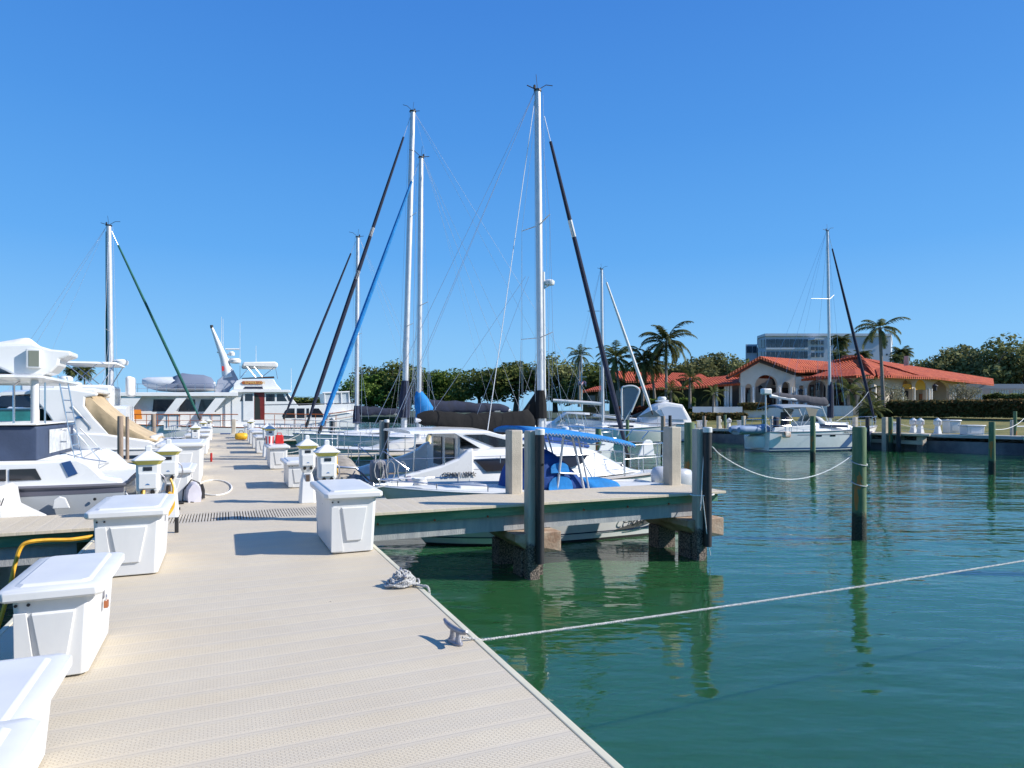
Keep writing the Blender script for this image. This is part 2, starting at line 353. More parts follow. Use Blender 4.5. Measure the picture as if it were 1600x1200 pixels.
# ================================================================= SETTING
m = MB(); m.box(-4000, 4000, -1500, 9000, WZ-3, WZ); stuff(m.build('water', WATER, smooth=0), 'structure')
# land behind the seawall: slopes up from the wall, then level
SW0, SW1 = W(1040, 640, 60), W(1600, 640, 39.7); SW0.z = SW1.z = 0
sd = (SW1-SW0).normalized(); sn = Vector((-sd.y, sd.x, 0)); sn = sn if sn.dot(Vector((1, 1, 0))) > 0 else -sn
A = SW0-sd*4; B = SW1+sd*70
def at(px, D, z): p = W(px, 640, D); p.z = z; return p
m = MB()
rows = []
for k, (o_, z) in enumerate(((0.35, -.12), (9, .35), (20, .85), (34, 1.0), (900, 1.2))):
    rows.append([Vector((p.x, p.y, z)) for p in [(A+sn*.35, at(1002, 70, 0), at(990, 80, 0), at(975, 96, 0), at(1040, 900, 0))[k]]+[A+sn*o_+(B-A)*t for t in ((.1, .2, .3, .45, .7, 1) if k < 4 else (.9, 1, 1.1, 1.2, 1.3, 1.4))]])
m.sheet(rows)
stuff(m.build('lawn', GRASS, smooth=0), 'structure')
m = MB()
poly = [at(1010, 66, -.2), at(900, 88, -.2), at(720, 128, -.2), at(560, 150, -.2), at(440, 210, -.2), at(420, 900, -.2), at(1100, 900, -.2), at(1060, 66, -.2)]
m.prism(poly, (0, 0, -1.5)); stuff(m.build('shore_ground', SHORE, smooth=0), 'structure')
m = MB()
poly = [at(-300, 260, -.4), at(460, 330, -.4), at(470, 900, -.4), at(-300, 900, -.4)]
m.prism(poly, (0, 0, -1.5)); stuff(m.build('far_shore', SHORE, smooth=0), 'structure')
# seawall and its concrete cap, quay path
sw = thing('seawall', 'dark concrete seawall with a pale cap holding up the lawn', 'seawall', tuple(A))
m = MB(); q = [A, B, B+sn*.5, A+sn*.5]; m.prism([Vector((p.x, p.y, WZ-.5)) for p in q], (0, 0, 1.02+.2)); m.build('wall', SEAW, sw, world=True)
m = MB(); q = [A-sn*.12, B-sn*.12, B+sn*1.3, A+sn*1.3]; m.prism([Vector((p.x, p.y, -.26)) for p in q], (0, 0, .2)); m.build('cap', ASPH, sw, world=True)
wl = thing('seawall', 'shadowed end wall of the basin turning away behind the white cruisers', 'seawall', tuple(A))
m = MB(); e = at(900, 88, 0); n2 = Vector((0, 1, 0)); m.prism([Vector((p.x, p.y, WZ-.5)) for p in (A, e, e+n2, A+n2)], (0, 0, 1.4)); m.build('wall', SEAW, wl, world=True)
# ---------------------------------------------------------------- main dock
X0, X1 = -1.40, 1.586
md = thing('main_dock', 'long straight pier of pale ribbed composite boards running away from the viewer', 'dock', (0, 0, 0))
m = MB(); 
for a, b in ((-4, 10.02), (10.98, 22.3), (23.3, 35.1), (36.1, 47)): m.box(X0, X1-.050, a, b, -.04, 0)
m.build('deck', DECK, md, smooth=0)
m = MB(); m.box(X1-.045, X1+.0, -4, 47, -.045, .004); m.build('edge_trim', mat('deck_trim', (.60, .56, .42), .6, var=.08), md, smooth=0, bevel=.006)
m = MB(); m.box(X0-.04, X0+.0-.003, -4, 47, -.045, .006); m.build('edge_trim', MT['deck_trim'], md, smooth=0, bevel=.006)
for xx in (X1-.14, X0+.06): m = MB(); m.box(xx, xx+.06, -4, 47, -.27, -.046); m.build('stringer', GREENW, md, smooth=0)
m = MB(); m.box(-.9, 1.1, -4, 46.8, -.5, -.28); m.build('beam', BEAM, md, smooth=0)
GRM = mat('grating', (.50, .45, .37), .7, var=.1)
for (a, b) in ((10.02, 10.98), (22.3, 23.3), (35.1, 36.1)):
    m = MB(); n_ = 74
    for i in range(n_):
        x = X0+.03+(X1-.1-X0)*i/n_
        if abs(x-.12) < .03: continue
        m.box(x, x+.025, a+.06, b-.06, -.035, -.002)
    for y_ in (a+.004, b-.055): m.box(X0+.01, X1-.066, y_, y_+.05, -.036, .002)
    m.box(.10, .14, a+.057, b-.058, -.037, .001)
    m.build('grating', GRM, md, smooth=0)
    m = MB(); m.box(X0+.02, X1-.08, a, b, -.25, -.2); m.build('utility_tray', mat('tray_dark', (.22, .21, .2), .8), md, smooth=0)
for y_ in (-2, 4.6, 10.6, 16.6, 22.8, 29, 35.6, 42, 46.5):
    for x_ in (-.8, .9):
        m = MB(); m.box(x_-.16, x_+.16, y_-.16, y_+.16, WZ-1, -.5); m.build('pile', PILEC, md, smooth=0)
# ---------------------------------------------------------------- finger piers
def finger(x0, x1, y0, y1, label, caps, detail=True):
    t = thing('finger_pier', label, 'finger pier', (x0, y0, 0), 0, 'finger piers off the main dock')
    m = MB(); m.box(x0, x1, y0-.005, y1, -.045, .0); m.build('deck', DECKX, t, world=True, smooth=0, bevel=.005)
    m = MB(); m.box(x0+.02, x1-.08, y0+.14, y0+.19, -.205, -.047); m.build('stringer', GREENW, t, world=True, smooth=0)
    m = MB(); m.box(x0+.02, x1-.08, y1-.19, y1-.14, -.205, -.047); m.build('stringer', GREENW, t, world=True, smooth=0)
    sx = 1 if x1 > 0 else -1
    m = MB(); m.box(x1-.16 if sx > 0 else x0+.10, x1-.11 if sx > 0 else x0+.15, y0+.2, y1-.2, -.205, -.047); m.build('end_stringer', GREENW, t, world=True, smooth=0)
    m = MB(); m.box(x0+.01, x1-.35, y0+.235, y1-.235, -.47, -.208); m.build('beam', BEAM, t, world=True, smooth=0)
    for cx in caps:
        m = MB(); 
        a, b = y0-.12, y1+.12
        m.loft([[Vector((cx-.42, a, -.48)), Vector((cx+.42, a, -.48)), Vector((cx+.42, b, -.48)), Vector((cx-.42, b, -.48))],
                [Vector((cx-.42, a, -.60)), Vector((cx+.42, a, -.60)), Vector((cx+.42, b, -.60)), Vector((cx-.42, b, -.60))],
                [Vector((cx-.1, a+.06, -.82)), Vector((cx+.42, a, -.82)), Vector((cx+.42, b, -.82)), Vector((cx-.1, b-.06, -.82))]])
        m.build('pile_cap', CAPB, t, world=True, smooth=0, bevel=.012)
        for yy in (y0+.22, y1-.25):
            m = MB(); m.box(cx-.24, cx+.17, yy-.18, yy+.18, WZ-1.5, -.78); m.build('pile', PILEC, t, world=True, smooth=0, bevel=.02)
    if detail:
        for i in range(8):
            x = x0+.55+i*.9
            if x > x1-.6: break
            m = MB(); m.lathe([(.018, 0), (.018, .02), (.008, .03)], n=8, M=Matrix.Translation((x, y0+.14, -.235+.04)) @ Matrix.Rotation(R(90), 4, 'X')); m.build('bolt', mat('rusty_bolt', (.3, .09, .04), .8, var=.3, vs=30), t, world=True)
    return t
finger(X1+.015, 8.78, 9.9, 11.33, 'finger pier in front of the blue topped boat, green timber side over grey concrete', (4.75, 8.2))
finger(-9.6, X0-.045, 10.15, 11.6, 'finger pier on the left below the grey hulled boat, yellow hose along its side', (-8.6, -3.4))
finger(X1+.015, 8.4, 22.55, 23.8, 'finger pier between the catamaran and the cream sailboat', (5.0, 7.8), False)
finger(-9.6, X0-.045, 22.7, 23.9, 'finger pier in front of the white cruiser with a tan cockpit cover', (-8.6, -4), False)
finger(X1+.015, 8.2, 35.3, 36.5, 'finger pier on the right next to the last sailboat before the trawler', (5.0, 7.6), False)
finger(-9.4, X0-.045, 35.3, 36.4, 'finger pier on the left near the green trimmed sailboat', (-8.6, -4), False)
# concrete mooring posts with black pipe
def cpost(px, y, top, wpx, label, pipe=None, down=WZ-1):
    c = onY(px, 640, y); D = (Vector((c.x, c.y, 0))).dot(Vector((SN, CS, 0))); w2 = wpx/FO*D/2
    z1 = H+(HY-top)/FO*D
    t = thing('mooring_post', label, 'mooring post', (c.x, c.y, 0), 0, 'square concrete mooring posts')
    ch = w2*.28; ring = [(w2, -w2+ch), (w2, w2-ch), (w2-ch, w2), (-w2+ch, w2), (-w2, w2-ch), (-w2, -w2+ch), (-w2+ch, -w2), (w2-ch, -w2)]
    m = MB(); m.loft([[Vector((a, b, z)) for a, b in ring] for z in (down, z1-.02)]+[[Vector((a*.93, b*.93, z1)) for a, b in ring]]); m.build('post', PILEC if down < -.5 else CONC, t, smooth=20)
    if pipe:
        o_, wp = pipe; r = wp/FO*D/2; p = Vector((w2-r*.6, -w2-r*.92, 0))
        m = MB(); m.tube([p+Vector((0, 0, -.95)), p+Vector((0, 0, z1-.06))], r, 14); g = m.build('guide_pipe', BLK, t)
        m = MB(); m.lathe([(r*1.1, z1-.06), (r*1.12, z1+.02), (r*.95, z1+.035)], p, 14); m.build('pipe_cap', WHITEP, g)
        m = MB(); q = p+Vector((r*.2, -r*.92, z1*.55)); m.lathe([(.02, 0), (.02, .01)], n=10, M=Matrix.Translation(q) @ Matrix.Rotation(R(90), 4, 'X')); m.build('hole', mat('pipe_hole', (.001, .001, .001), 1), g)
    return t, c, z1
cpost(803, 11.2, 672, 22, 'squat pale concrete post rising through the finger deck left of the blue canvas', down=.001)
p2 = cpost(831, 9.80, 673, 20, 'tall concrete post with a black pipe on its right side, beside the blue console cover', pipe=(1, 14))
cpost(1050, 11.2, 667, 22, 'pale concrete post near the outer end of the finger, standing left of the green piling', down=.001)
p4 = cpost(1092, 9.80, 670, 17, 'outermost concrete post of the near finger with a black pipe and hanging cord', pipe=(1, 13))
cpost(599, 22.6, 657, 11, 'concrete post with dark pipe on the second finger in front of the bundled dinghy boat', pipe=(1, 7))
cpost(518, 35.3, 654, 6, 'distant concrete post with dark pipe right of the blue furled sail', pipe=(1, 5))
cpost(365, 46.7, 655, 6, 'lone concrete post at the far end of the main dock', down=.001)
# round pilings
def piling(px, top, wl=None, wpx=20, label='', mt=PILEG, D=None, name='piling', lean=0, rz=0):
    D = D or FO*(H-WZ)/(wl-HY); p = W(px, 640, D); z1 = H+(HY-top)/FO*D; r = wpx/FO*D/2
    t = thing(name, label, 'piling', (p.x, p.y, WZ), rz, 'round mooring pilings')
    prof = [(r*1.02, -1.5), (r*1.03, 0), (r*1.0, .6), (r*.99, 1.2), (r*.98, (z1-WZ)-.03), (r*.9, z1-WZ)]
    m = MB(); n_ = 20; rings = []
    for rr, z in prof: rings.append([Vector(((rr+.006*noise.noise(Vector((k*.9, z, px))))*math.cos(2*math.pi*k/n_)+lean*z, (rr+.006*noise.noise(Vector((k*.9, z+9, px))))*math.sin(2*math.pi*k/n_), z)) for k in range(n_)])
    m.loft(rings); m.build('pile', mt, t, smooth=40)
    return t, p, r, z1
pA = piling(1342.5, 667, 843, 20.5, 'near green topped round piling with rust streak standing alone in open water')
m = MB()
for zz in (.42, -.02):
    m.tube([pA[1]+Vector((math.cos(a)*(pA[2]+.012), math.sin(a)*(pA[2]+.012), zz-H+.05*math.sin(a*1.0))) for a in [i*2*math.pi/20 for i in range(20)]], .012, 6, close=True)
tag(m.build('rope', ROPEM), 'grey rope turns wrapped round the near green piling', 'rope')
for a in ((1077, 660, None, 16, 'green piling with orange foot beside the outer finger post', PILEG, 17.6),
          (1270, 650, 722, 8, 'thin green piling in front of the moored white sailboat on the right', PILEG, None),
          (1391.5, 652, 704, 7, 'green piling next to a dark twin beside the far finger', PILEG, None),
          (1404, 652, 705, 6.5, 'dark wrapped piling immediately right of a green one by the far finger', PILED, None),
          (1355.5, 652, 703, 6, 'dark wrapped piling behind the bow of the white sailboat on the right', PILED, None),
          (1550, 659, 741, 9, 'dark green piling out from the seawall with a faded lower half', PILEG, None),
          (980.5, 655, 735, 5, 'slim green piling beyond the white bow seats of the catamaran', PILEG, 31),
          (1036, 650, 705, 7, 'weathered piling in front of the white cruiser with a tented top', PILET, 40),
          (1047, 649, 700, 5, 'dark piling just right of the weathered one by the white cruiser', PILED, 42),
          (935, 668, 735, 9, 'short green piling glimpsed under the blue canopy edge', PILEG, 30),
          (188, 650, None, 8.5, 'brown wooden piling with pale cap in front of the tan cockpit cover', PILET, 19.5),
          (199, 651, None, 5, 'pale square looking pile just right of the brown wooden one', PILET, 20.5),
          (240, 647, None, 7, 'pale pile in front of the slanted white pillars of the trawler', PILET, 38),
          (1133, 648, 692, 4, 'slender piling by the seawall below the white terrace', PILEG, 56),
          (1100, 650, 692, 5, 'pale piling by the seawall, left of the slender green one', PILET, 56),
          (1194, 648, 694, 8, 'green capped piling behind the stern of the white sailboat', PILEG, 52)):
    piling(a[0], a[1], a[2], a[3], a[4], a[5], a[6])
piling(1800, 700, 900, 34, 'green piling out of frame that holds the near mooring line', PILEG)
# concrete square posts at the far side
for px, top, w_, D, lb in ((1065+58, 650, 5, 56, 'far grey square post by the white service pillars'), (1162, 650, 5, 53, 'far square post at the end of the quay left of the sailboat dinghy'),
                     (1336, 652, 6, 46, 'far square post seen over the bow of the white sailboat'), (1383, 652, 7, 45, 'pale square post beside the green piling near the far finger'),
                     (1206, 650, 4, 52, 'grey square post seen through the stern rail of the white sailboat'), (1581, 656, 4, 41, 'pale square post near the right hand lamp pole'),
                     (1480, 655, 3, 45, 'thin pale post by the round topped white locker')):
    p = at(px, D, 0); t = thing('quay_post', lb, 'post', tuple(p)); z1 = H+(HY-top)/FO*D; r = w_/FO*D/2
    m = MB(); m.box(-r, r, -r, r, WZ-1 if D < 46.5 and px < 1420 else -.3, z1); m.build('post', CONC, t, smooth=0, bevel=.02)
# ================================================================= THINGS ON THE DOCK
def dock_box(x0, x1, y0, y1, h, label, side=1, lock=False, bolts=True, loc_z=0):
    """side: +1 latch on the +x face (left row), -1 on the -x face"""
    cx, cy = (x0+x1)/2, (y0+y1)/2; wx, wy = (x1-x0)/2, (y1-y0)/2
    t = thing('dock_box', label, 'dock box', (cx, cy, loc_z), 0, 'white fibreglass dock boxes')
    lh = .075; hb = h-lh
    def ring(z, k, c=.03):
        a, b = wx-k, wy-k; return [Vector(p) for p in ((a, -b+c, z), (a, b-c, z), (a-c, b, z), (-a+c, b, z), (-a, b-c, z), (-a, -b+c, z), (-a+c, -b, z), (a-c, -b, z))]
    m = MB(); tp = .028
    m.loft([ring(.012, tp), ring(hb*.5, tp*.5), ring(hb, 0)])
    m.build('body', BOXW, t, bevel=.008, smooth=25)
    # raised trapezoid panels on the end face and ribs
    for sgn in (-1, 1):
        m = MB(); yb = sgn*(wy+.001); d = -sgn*.012
        f = lambda z: sgn*(wy-tp*(1-z/hb)+.004)
        zt, zb2 = hb*.84, hb*.22
        P = [(-wx*.52, zt), (wx*.60, zt), (wx*.36, zb2), (-wx*.30, zb2)]
        a = [Vector((x, f(z)-sgn*.014, z)) for x, z in P]; b = [Vector((x*.93, f(z)+sgn*.016, z-(.014 if z > .3*hb else -.012))) for x, z in P]
        m.loft([a, b]); m.build('end_panel', BOXW, t, smooth=0, bevel=.003)
        m = MB(); Q = [(-wx*.93, zt), (-wx*.62, zt), (-wx*.42, .03), (-wx*.93, .03)]
        a = [Vector((x, f(z)-sgn*.014, z)) for x, z in Q]; b = [Vector((x, f(z)+sgn*.012, z)) for x, z in Q]; m.loft([a, b]); m.build('corner_panel', BOXW, t, smooth=0, bevel=.003)
    o = .062; m = MB()
    a, b = wx+o, wy+o
    rr = lambda a, b, z, c=.035: [Vector(p) for p in ((a, -b+c, z), (a, b-c, z), (a-c, b, z), (-a+c, b, z), (-a, b-c, z), (-a, -b+c, z), (-a+c, -b, z), (a-c, -b, z))]
    m.loft([rr(a-.012, b-.012, hb-.005), rr(a, b, hb+.012), rr(a-.002, b-.002, hb+.05), rr(a-.018, b-.018, hb+.062)] + [rr(a-.07, b-.07, hb+.066), rr(a-.085, b-.085, hb+.08)])
    m.build('lid', BOXW, t, bevel=.006, smooth=28)
    hx = side*(wx)
    if bolts:
        for k in (-1, 1):
            m = MB(); m.lathe([(.009, -.004), (.009, .004)], n=8, M=Matrix.Translation((-wx*.88+.03*(k+1), -wy-.001, hb*.93)) @ Matrix.Rotation(R(90), 4, 'X')); m.build('screw', BLK, t)
    m = MB(); m.box(hx-.012*side-.006, hx-.012*side+.012, -.02, .02, hb-.14, hb+.0); 
    m.build('hasp', GALV, t, smooth=0, bevel=.003)
    if lock:
        l = thing('padlock', 'small rusty brass padlock hanging from the hasp of a white dock box', 'padlock', (cx+side*(wx+.014), cy-.02, hb-.15))
        m = MB(); m.box(-.012, .012, -.022, .022, -.045, 0); m.build('lock_body', BRASS, l, smooth=0, bevel=.004)
        m = MB(); m.tube([(0, -.014, 0), (0, -.014, .022), (0, 0, .034), (0, .014, .022), (0, .014, 0)], .004, 6); m.build('shackle', STEEL, l)
    return t
dock_box(-1.30, -.60, 1.60, 2.56, .56, 'nearest white dock box, cut by the lower left corner of the view')
dock_box(-1.32, -.70, 2.78, 3.58, .44, 'low white dock box with a wide shadow band, second from the viewer on the left')
dock_box(-1.09, -.70, 4.49, 5.33, .56, 'small white dock box with the brass padlock, third along the left edge', lock=True)
dock_box(-1.09, -.54, 7.0, 8.08, .64, 'white dock box with two dark screws, just before the yellow banded pedestals', )
dock_box(1.03, 1.53, 7.19, 8.40, .68, 'large white dock box on the right corner where the near finger begins', side=-1)
L_ = [(-1.2, -.52, 12.4, 13.7, .56, 'white dock box behind the hooded hose reel, low lid with dark hasp'),
      (-1.22, -.42, 15.2, 17.2, .86, 'tall white dock box towering over its neighbours on the left side'),
      (-1.2, -.5, 19.0, 20.4, .68, 'white dock box right behind the tall one on the left side'),
      (-1.2, -.5, 25.2, 26.6, .7, 'left hand white dock box just past the second grating'),
      (-1.2, -.5, 28.0, 29.3, .78, 'left hand white dock box with a bright lit side before the far pedestals'),
      (-1.2, -.55, 31.0, 32.2, .8, 'left hand white dock box holding up a folded white cover'),
      (-1.2, -.55, 38.6, 40.0, .75, 'last white dock box on the left near the trawler'),]
for b in L_: dock_box(*b)
R_ = [(1.15, 1.52, 13.6, 14.7, .54, 'narrow white dock box beyond the right hand pedestals'),
      (1.08, 1.53, 18.1, 19.4, .62, 'white dock box with a red can and striped tub behind it on the right'),
      (1.05, 1.5, 24.9, 26.2, .62, 'right hand white dock box just past the striped tub'),
      (1.05, 1.5, 28.0, 29.2, .7, 'right hand white dock box past the second grating, dark hasp on its side'),
      (1.05, 1.5, 31.4, 32.8, .7, 'right hand white dock box close to the dark furled sail'),
      (1.05, 1.5, 38.4, 39.8, .72, 'right hand white dock box beside the yellow bag near the trawler')]
for b in R_: dock_box(*b, side=-1)
# power pedestals
def pedestal(x, y, label, cord=True, side=1, s=1.):
    t = thing('power_pedestal', label, 'power pedestal', (x, y, 0), 0, 'white power pedestals with yellow light bands')
    def sq(a, b, z, c=.25): 
        ca = min(a, b)*c; return [Vector(p) for p in ((a, -b+ca, z), (a, b-ca, z), (a-ca, b, z), (-a+ca, b, z), (-a, b-ca, z), (-a, -b+ca, z), (-a+ca, -b, z), (a-ca, -b, z))]
    m = MB(); m.loft([sq(.16, .16, 0), sq(.13, .13, .34), sq(.085, .09, .5)]); m.build('base', WHITEP, t, bevel=.006, smooth=20)
    m = MB(); m.loft([sq(.085, .09, .5), sq(.145, .13, .60), sq(.15, .135, .90)]); m.build('head', WHITEP, t, smooth=20)
    m = MB(); m.box(-.11, .11, -.16, -.132, .62, .80); m.build('cover_flap', WHITEP, t, smooth=0, bevel=.008)
    m = MB(); m.prism([(-.03+.06*i/8, -.164, .665+.016*math.sin(math.pi*i/8)) for i in range(9)], (0, .004, 0)); m.build('emblem', LOGO, t, smooth=0)
    m = MB(); m.box(-.055, .055, -.14, -.133, .83, .875); m.build('meter_window', GLASS, t, smooth=0)
    for k in (-1, 1):
        m = MB(); m.lathe([(.026, 0), (.03, .02)], n=12, M=Matrix.Translation((k*.06, -.118, .585)) @ Matrix.Rotation(R(115), 4, 'X')); m.build('socket', BLK, t)
    m = MB(); m.box(-.05, .05, -.125, -.10, .34, .48); m.build('breaker_frame', GALV, t, smooth=0, bevel=.004)
    m = MB(); m.box(-.032, .032, -.128, -.1245, .355, .465); m.build('breaker_window', mat('smoked_window', (.10, .07, .05), .2), t, smooth=0)
    m = MB(); m.loft([sq(.15, .14, .90), sq(.185, .175, .935), sq(.20, .19, .95)]); m.build('light_band', LENS, t, smooth=20)
    m = MB(); m.loft([sq(.205, .195, .951), sq(.205, .195, .96), sq(.05, .05, 1.05), sq(.04, .04, 1.055), sq(.04, .04, 1.11), sq(.025, .025, 1.125)]); m.build('roof', WHITEP, t, smooth=15)
    m = MB(); m.tube([(.15, -.02, .78), (.20, -.02, .74), (.215, 0, .66), (.20, .02, .58), (.15, .02, .56)], .012, 6); m.build('side_bracket', GALV, t)
    t.scale = (.84, .84, 1.0)
    return t
pL1 = pedestal(-.82, 8.95, 'power pedestal with yellow band directly behind the fourth dock box on the left')
pL2 = pedestal(-.73, 10.75, 'left power pedestal standing close behind another, at the first grating')
pR1 = pedestal(1.33, 9.57, 'power pedestal with yellow band just behind the large right corner dock box')
pR2 = pedestal(1.28, 11.5, 'power pedestal with a pale blue label, second from the right corner dock box')
for x, y, lb in ((-.85, 23.9, 'left power pedestal rising between dock boxes past the second grating'), (-.85, 33.2, 'left power pedestal in the white cluster near the coiled hose'),
                 (-.7, 37.2, 'small left power pedestal near the end of the dock'), (1.3, 23.2, 'right power pedestal rising behind the striped tub'),
                 (1.2, 35.0, 'right power pedestal of the far pair close to the open trawler door'), (1.35, 37.5, 'rear power pedestal of the far right pair by the trawler'), (1.32, 21.8, 'right power pedestal half hidden behind the red can')):
    dup(pL1, (x, y, 0), 0, lb)
def cable(name, pts, r, m_, label, cat, grp=None, n=6):
    o = MB(); o.tube(pts, r, n); return tag(o.build(name, m_), label, cat, grp)
def smooth_path(pts, n=6):
    pts = [Vector(p) for p in pts]; P = [pts[0]]+pts+[pts[-1]]; out = []
    for i in range(1, len(P)-2):
        for k in range(n):
            t = k/n; a, b, c, d = P[i-1], P[i], P[i+1], P[i+2]
            out.append(.5*((2*b)+(-a+c)*t+(2*a-5*b+4*c-d)*t*t+(-a+3*b-3*c+d)*t**3))
    out.append(pts[-1]); return out
cable('shore_power_cord', smooth_path([(-.86, 8.82, .60), (-.87, 8.76, .45), (-.88, 8.75, .2), (-.95, 8.8, .02), (-1.25, 8.9, .015)]), .019, YELC, 'yellow shore power cord hanging straight down the front left pedestal', 'power cord', 'yellow shore power cords')
cable('shore_power_cord', smooth_path([(-.60, 8.86, .56), (-.555, 8.84, .50), (-.56, 8.82, .38), (-.66, 8.80, .24), (-.78, 8.85, .1), (-.9, 9.0, .02)]), .019, YELC, 'yellow shore power cord curving off the right side of the left pedestal', 'power cord', 'yellow shore power cords')
cable('shore_power_cord', smooth_path([(-.70, 10.62, .56), (-.66, 10.58, .4), (-.75, 10.6, .2), (-1.0, 10.9, .02), (-1.3, 11.5, .02)]), .018, YELC, 'yellow shore power cord dropping from the pedestal behind the front left one', 'power cord', 'yellow shore power cords')
# yellow hose along the left finger
hp = [onY(145, 838, 10.1), onY(110, 843, 10.05), onY(70, 844, 10.03), onY(45, 847, 10.0), onY(33, 855, 10.0), onY(24, 880, 9.98), onY(12, 930, 9.9), onY(-6, 990, 9.8), onY(-30, 1060, 9.7)]
cable('water_hose', smooth_path(hp), .026, YELC, 'thick yellow hose drooping from the side of the left finger pier', 'hose')
# cleats
def cleat(x, y, label, rz=0):
    t = thing('dock_cleat', label, 'cleat', (x, y, 0), rz, 'galvanised dock cleats')
    m = MB(); n_ = 20
    rings = []
    for s_, z in ((1, 0), (1, .012), (.86, .02)): rings.append([Vector((.035*s_*math.cos(2*math.pi*k/n_), (.085*s_)*math.sin(2*math.pi*k/n_), z)) for k in range(n_)])
    m.loft(rings); m.build('base_plate', GALV, t, smooth=30)
    for k in (-1, 1):
        m = MB(); m.tube([(0, k*.045, .015), (0, k*.04, .05), (0, k*.035, .088)], [.022, .016, .016], 10); m.build('horn_leg', GALV, t)
    m = MB(); m.tube([(0, -.155, .118), (0, -.13, .103), (0, -.07, .092), (0, 0, .09), (0, .07, .092), (0, .13, .103), (0, .155, .118)], [.009, .0145, .018, .019, .018, .0145, .009], 10); m.build('horn', GALV, t)
    return t
c1 = cleat(1.41, 4.17, 'bare grey dock cleat near the viewer casting a horned shadow', R(10))
c2 = dup(c1, (1.45, 5.72, 0), R(-6), 'grey dock cleat buried under the coiled rope')
for y_ in (12.6, 15.8, 17.3, 20.9): dup(c1, (1.47, y_, 0), 0, {12.6: 'grey dock cleat just past the pedestals on the right edge', 15.8: 'grey dock cleat before the box with the red can', 17.3: 'grey dock cleat next to the box with the red can', 20.9: 'grey dock cleat near the second grating on the right edge'}[y_])
# coiled rope on the cleat
def helixrope(path, r, twist=90):
    return path
pts = []
for i in range(170):
    a = i/22*2*math.pi; k = i/170
    rr = .135*(1-k*.72)+.008*math.sin(a*2.3); pts.append(Vector((1.44+rr*1.05*math.cos(a)+.012*math.sin(i*.4), 5.70+rr*.9*math.sin(a), .018+.11*k+.010*math.sin(a*1.7+i))))
tail = [Vector((1.53, 5.62, .02)), Vector((1.58, 5.55, .022)), Vector((1.615, 5.50, .012)), Vector((1.622, 5.48, -.1)), Vector((1.62, 5.46, -.5)), Vector((1.63, 5.46, -1.3))]
m = MB(); 
def laid(mm, pts, r, pitch=.05, strands=3):
    pts = smooth_path(pts, 3) if len(pts) < 60 else pts
    L = 0; segs = []; up = Vector((0, 0, 1))
    for i, p in enumerate(pts):
        d = (pts[min(i+1, len(pts)-1)]-pts[max(i-1, 0)]).normalized(); a = d.cross(up); a = a.normalized() if a.length > .01 else Vector((1, 0, 0)); b = a.cross(d)
        if i: L += (p-pts[i-1]).length
        segs.append((p, a, b, L))
    for s in range(strands):
        mm.tube([p+(a*math.cos(2*math.pi*(l/pitch+s/strands))+b*math.sin(2*math.pi*(l/pitch+s/strands)))*r*.5 for p, a, b, l in segs], r*.58, 5)
def dense(pts, step):
    out = []; 
    for a, b in zip(pts, pts[1:]):
        k = max(1, int((b-a).length/step)); out += [a.lerp(b, i/k) for i in range(k)]
    return out+[pts[-1]]
laid(m, dense(pts, .012), .0125); laid(m, dense(smooth_path(list(reversed(tail))), .012), .0125)
tag(m.build('rope_coil', ROPEM), 'coiled white dock line piled on the cleat at the right edge', 'rope')
# long mooring line across the right foreground
e = W(1770, 847.3, 7.8); s = Vector((1.60, 4.16, -.005))
m = MB(); pth = [Vector((1.46, 4.17, .03)), Vector((1.53, 4.17, .012)), s]+arc(s, e, .03, 16)[1:]
laid(m, dense(pth, .02), .0100, .05); tag(m.build('mooring_line', ROPEM), 'taut white mooring line running over the water across the right foreground', 'rope')
a = p4[1]+Vector((.22, -.12, 0)); a.z = H-57/FO*12.3
a = W(1112, 697, 12.15); b = W(1331, 712, 14.0)
m = MB(); P_ = []
lo = W(1215, 748.5, 13.0)
for i in range(25):
    t_ = i/24; x = a.lerp(b, t_); k = (a.z*(1-t_)+b.z*t_)
    P_.append(Vector((x.x, x.y, k-.54*(1-(2*t_-.98)**2)-.02)))
P_[0] = a; P_[-1] = b
laid(m, dense(P_, .03), .012, .07); tag(m.build('mooring_line', mat('white_rope', (.75, .75, .74), .9, bump=.6, bs=80)), 'slack white line sagging between the outer finger post and the near piling', 'rope')
cable('hanging_cord', [W(1101, 672, 12.2), W(1100, 700, 12.1), W(1096, 770, 12.0), W(1094, 798, 12.0), W(1098, 776, 11.97), W(1104, 830, 12.0), W(1110, 868, 12.05)], .008, MT['white_rope'], 'thin grey cord hanging down the outermost post', 'rope')
m = MB(); c_ = p4[1]; m.tube([Vector((c_.x+.06+math.cos(i/10*math.pi)*.24, c_.y+math.sin(i/10*math.pi)*.16-.02, -.02)) for i in range(20)], .012, 6, close=True)
tag(m.build('rope_tie', MT['white_rope']), 'white lashing around the outermost post at deck level', 'rope')
# hooded hose reel and its loop
t = thing('hose_reel', 'small hooded grey and white hose holder standing on the deck past the grating', 'hose reel', tuple(G(302, 783)), R(10))
m = MB(); pr = [(-.1, 0), (-.11, .12), (-.09, .24), (-.04, .32), (0, .34), (.04, .32), (.09, .24), (.11, .12), (.1, 0)]
m.loft([[Vector((x*.95, -.16, z*.9)) for x, z in pr], [Vector((x*1.2, 0, z)) for x, z in pr], [Vector((x*.9, .16, z*.85)) for x, z in pr]]); m.build('hood', mat('reel_lilac_grey', (.56, .54, .6), .5, var=.1), t, smooth=50)
m = MB(); m.tube([(-.02, -.19, 0), (-.17, -.05, .02), (-.15, .0, .2), (-.02, .05, .36), (.1, .05, .3), (.15, .05, .12), (.15, .05, .02)], .012, 8); m.build('frame', BLK, t)
m = MB(); m.tube([(.17, .12, .02), (.17, .12, .16), (.14, .1, .26)], .03, 8); m.build('handle', BLK, t)
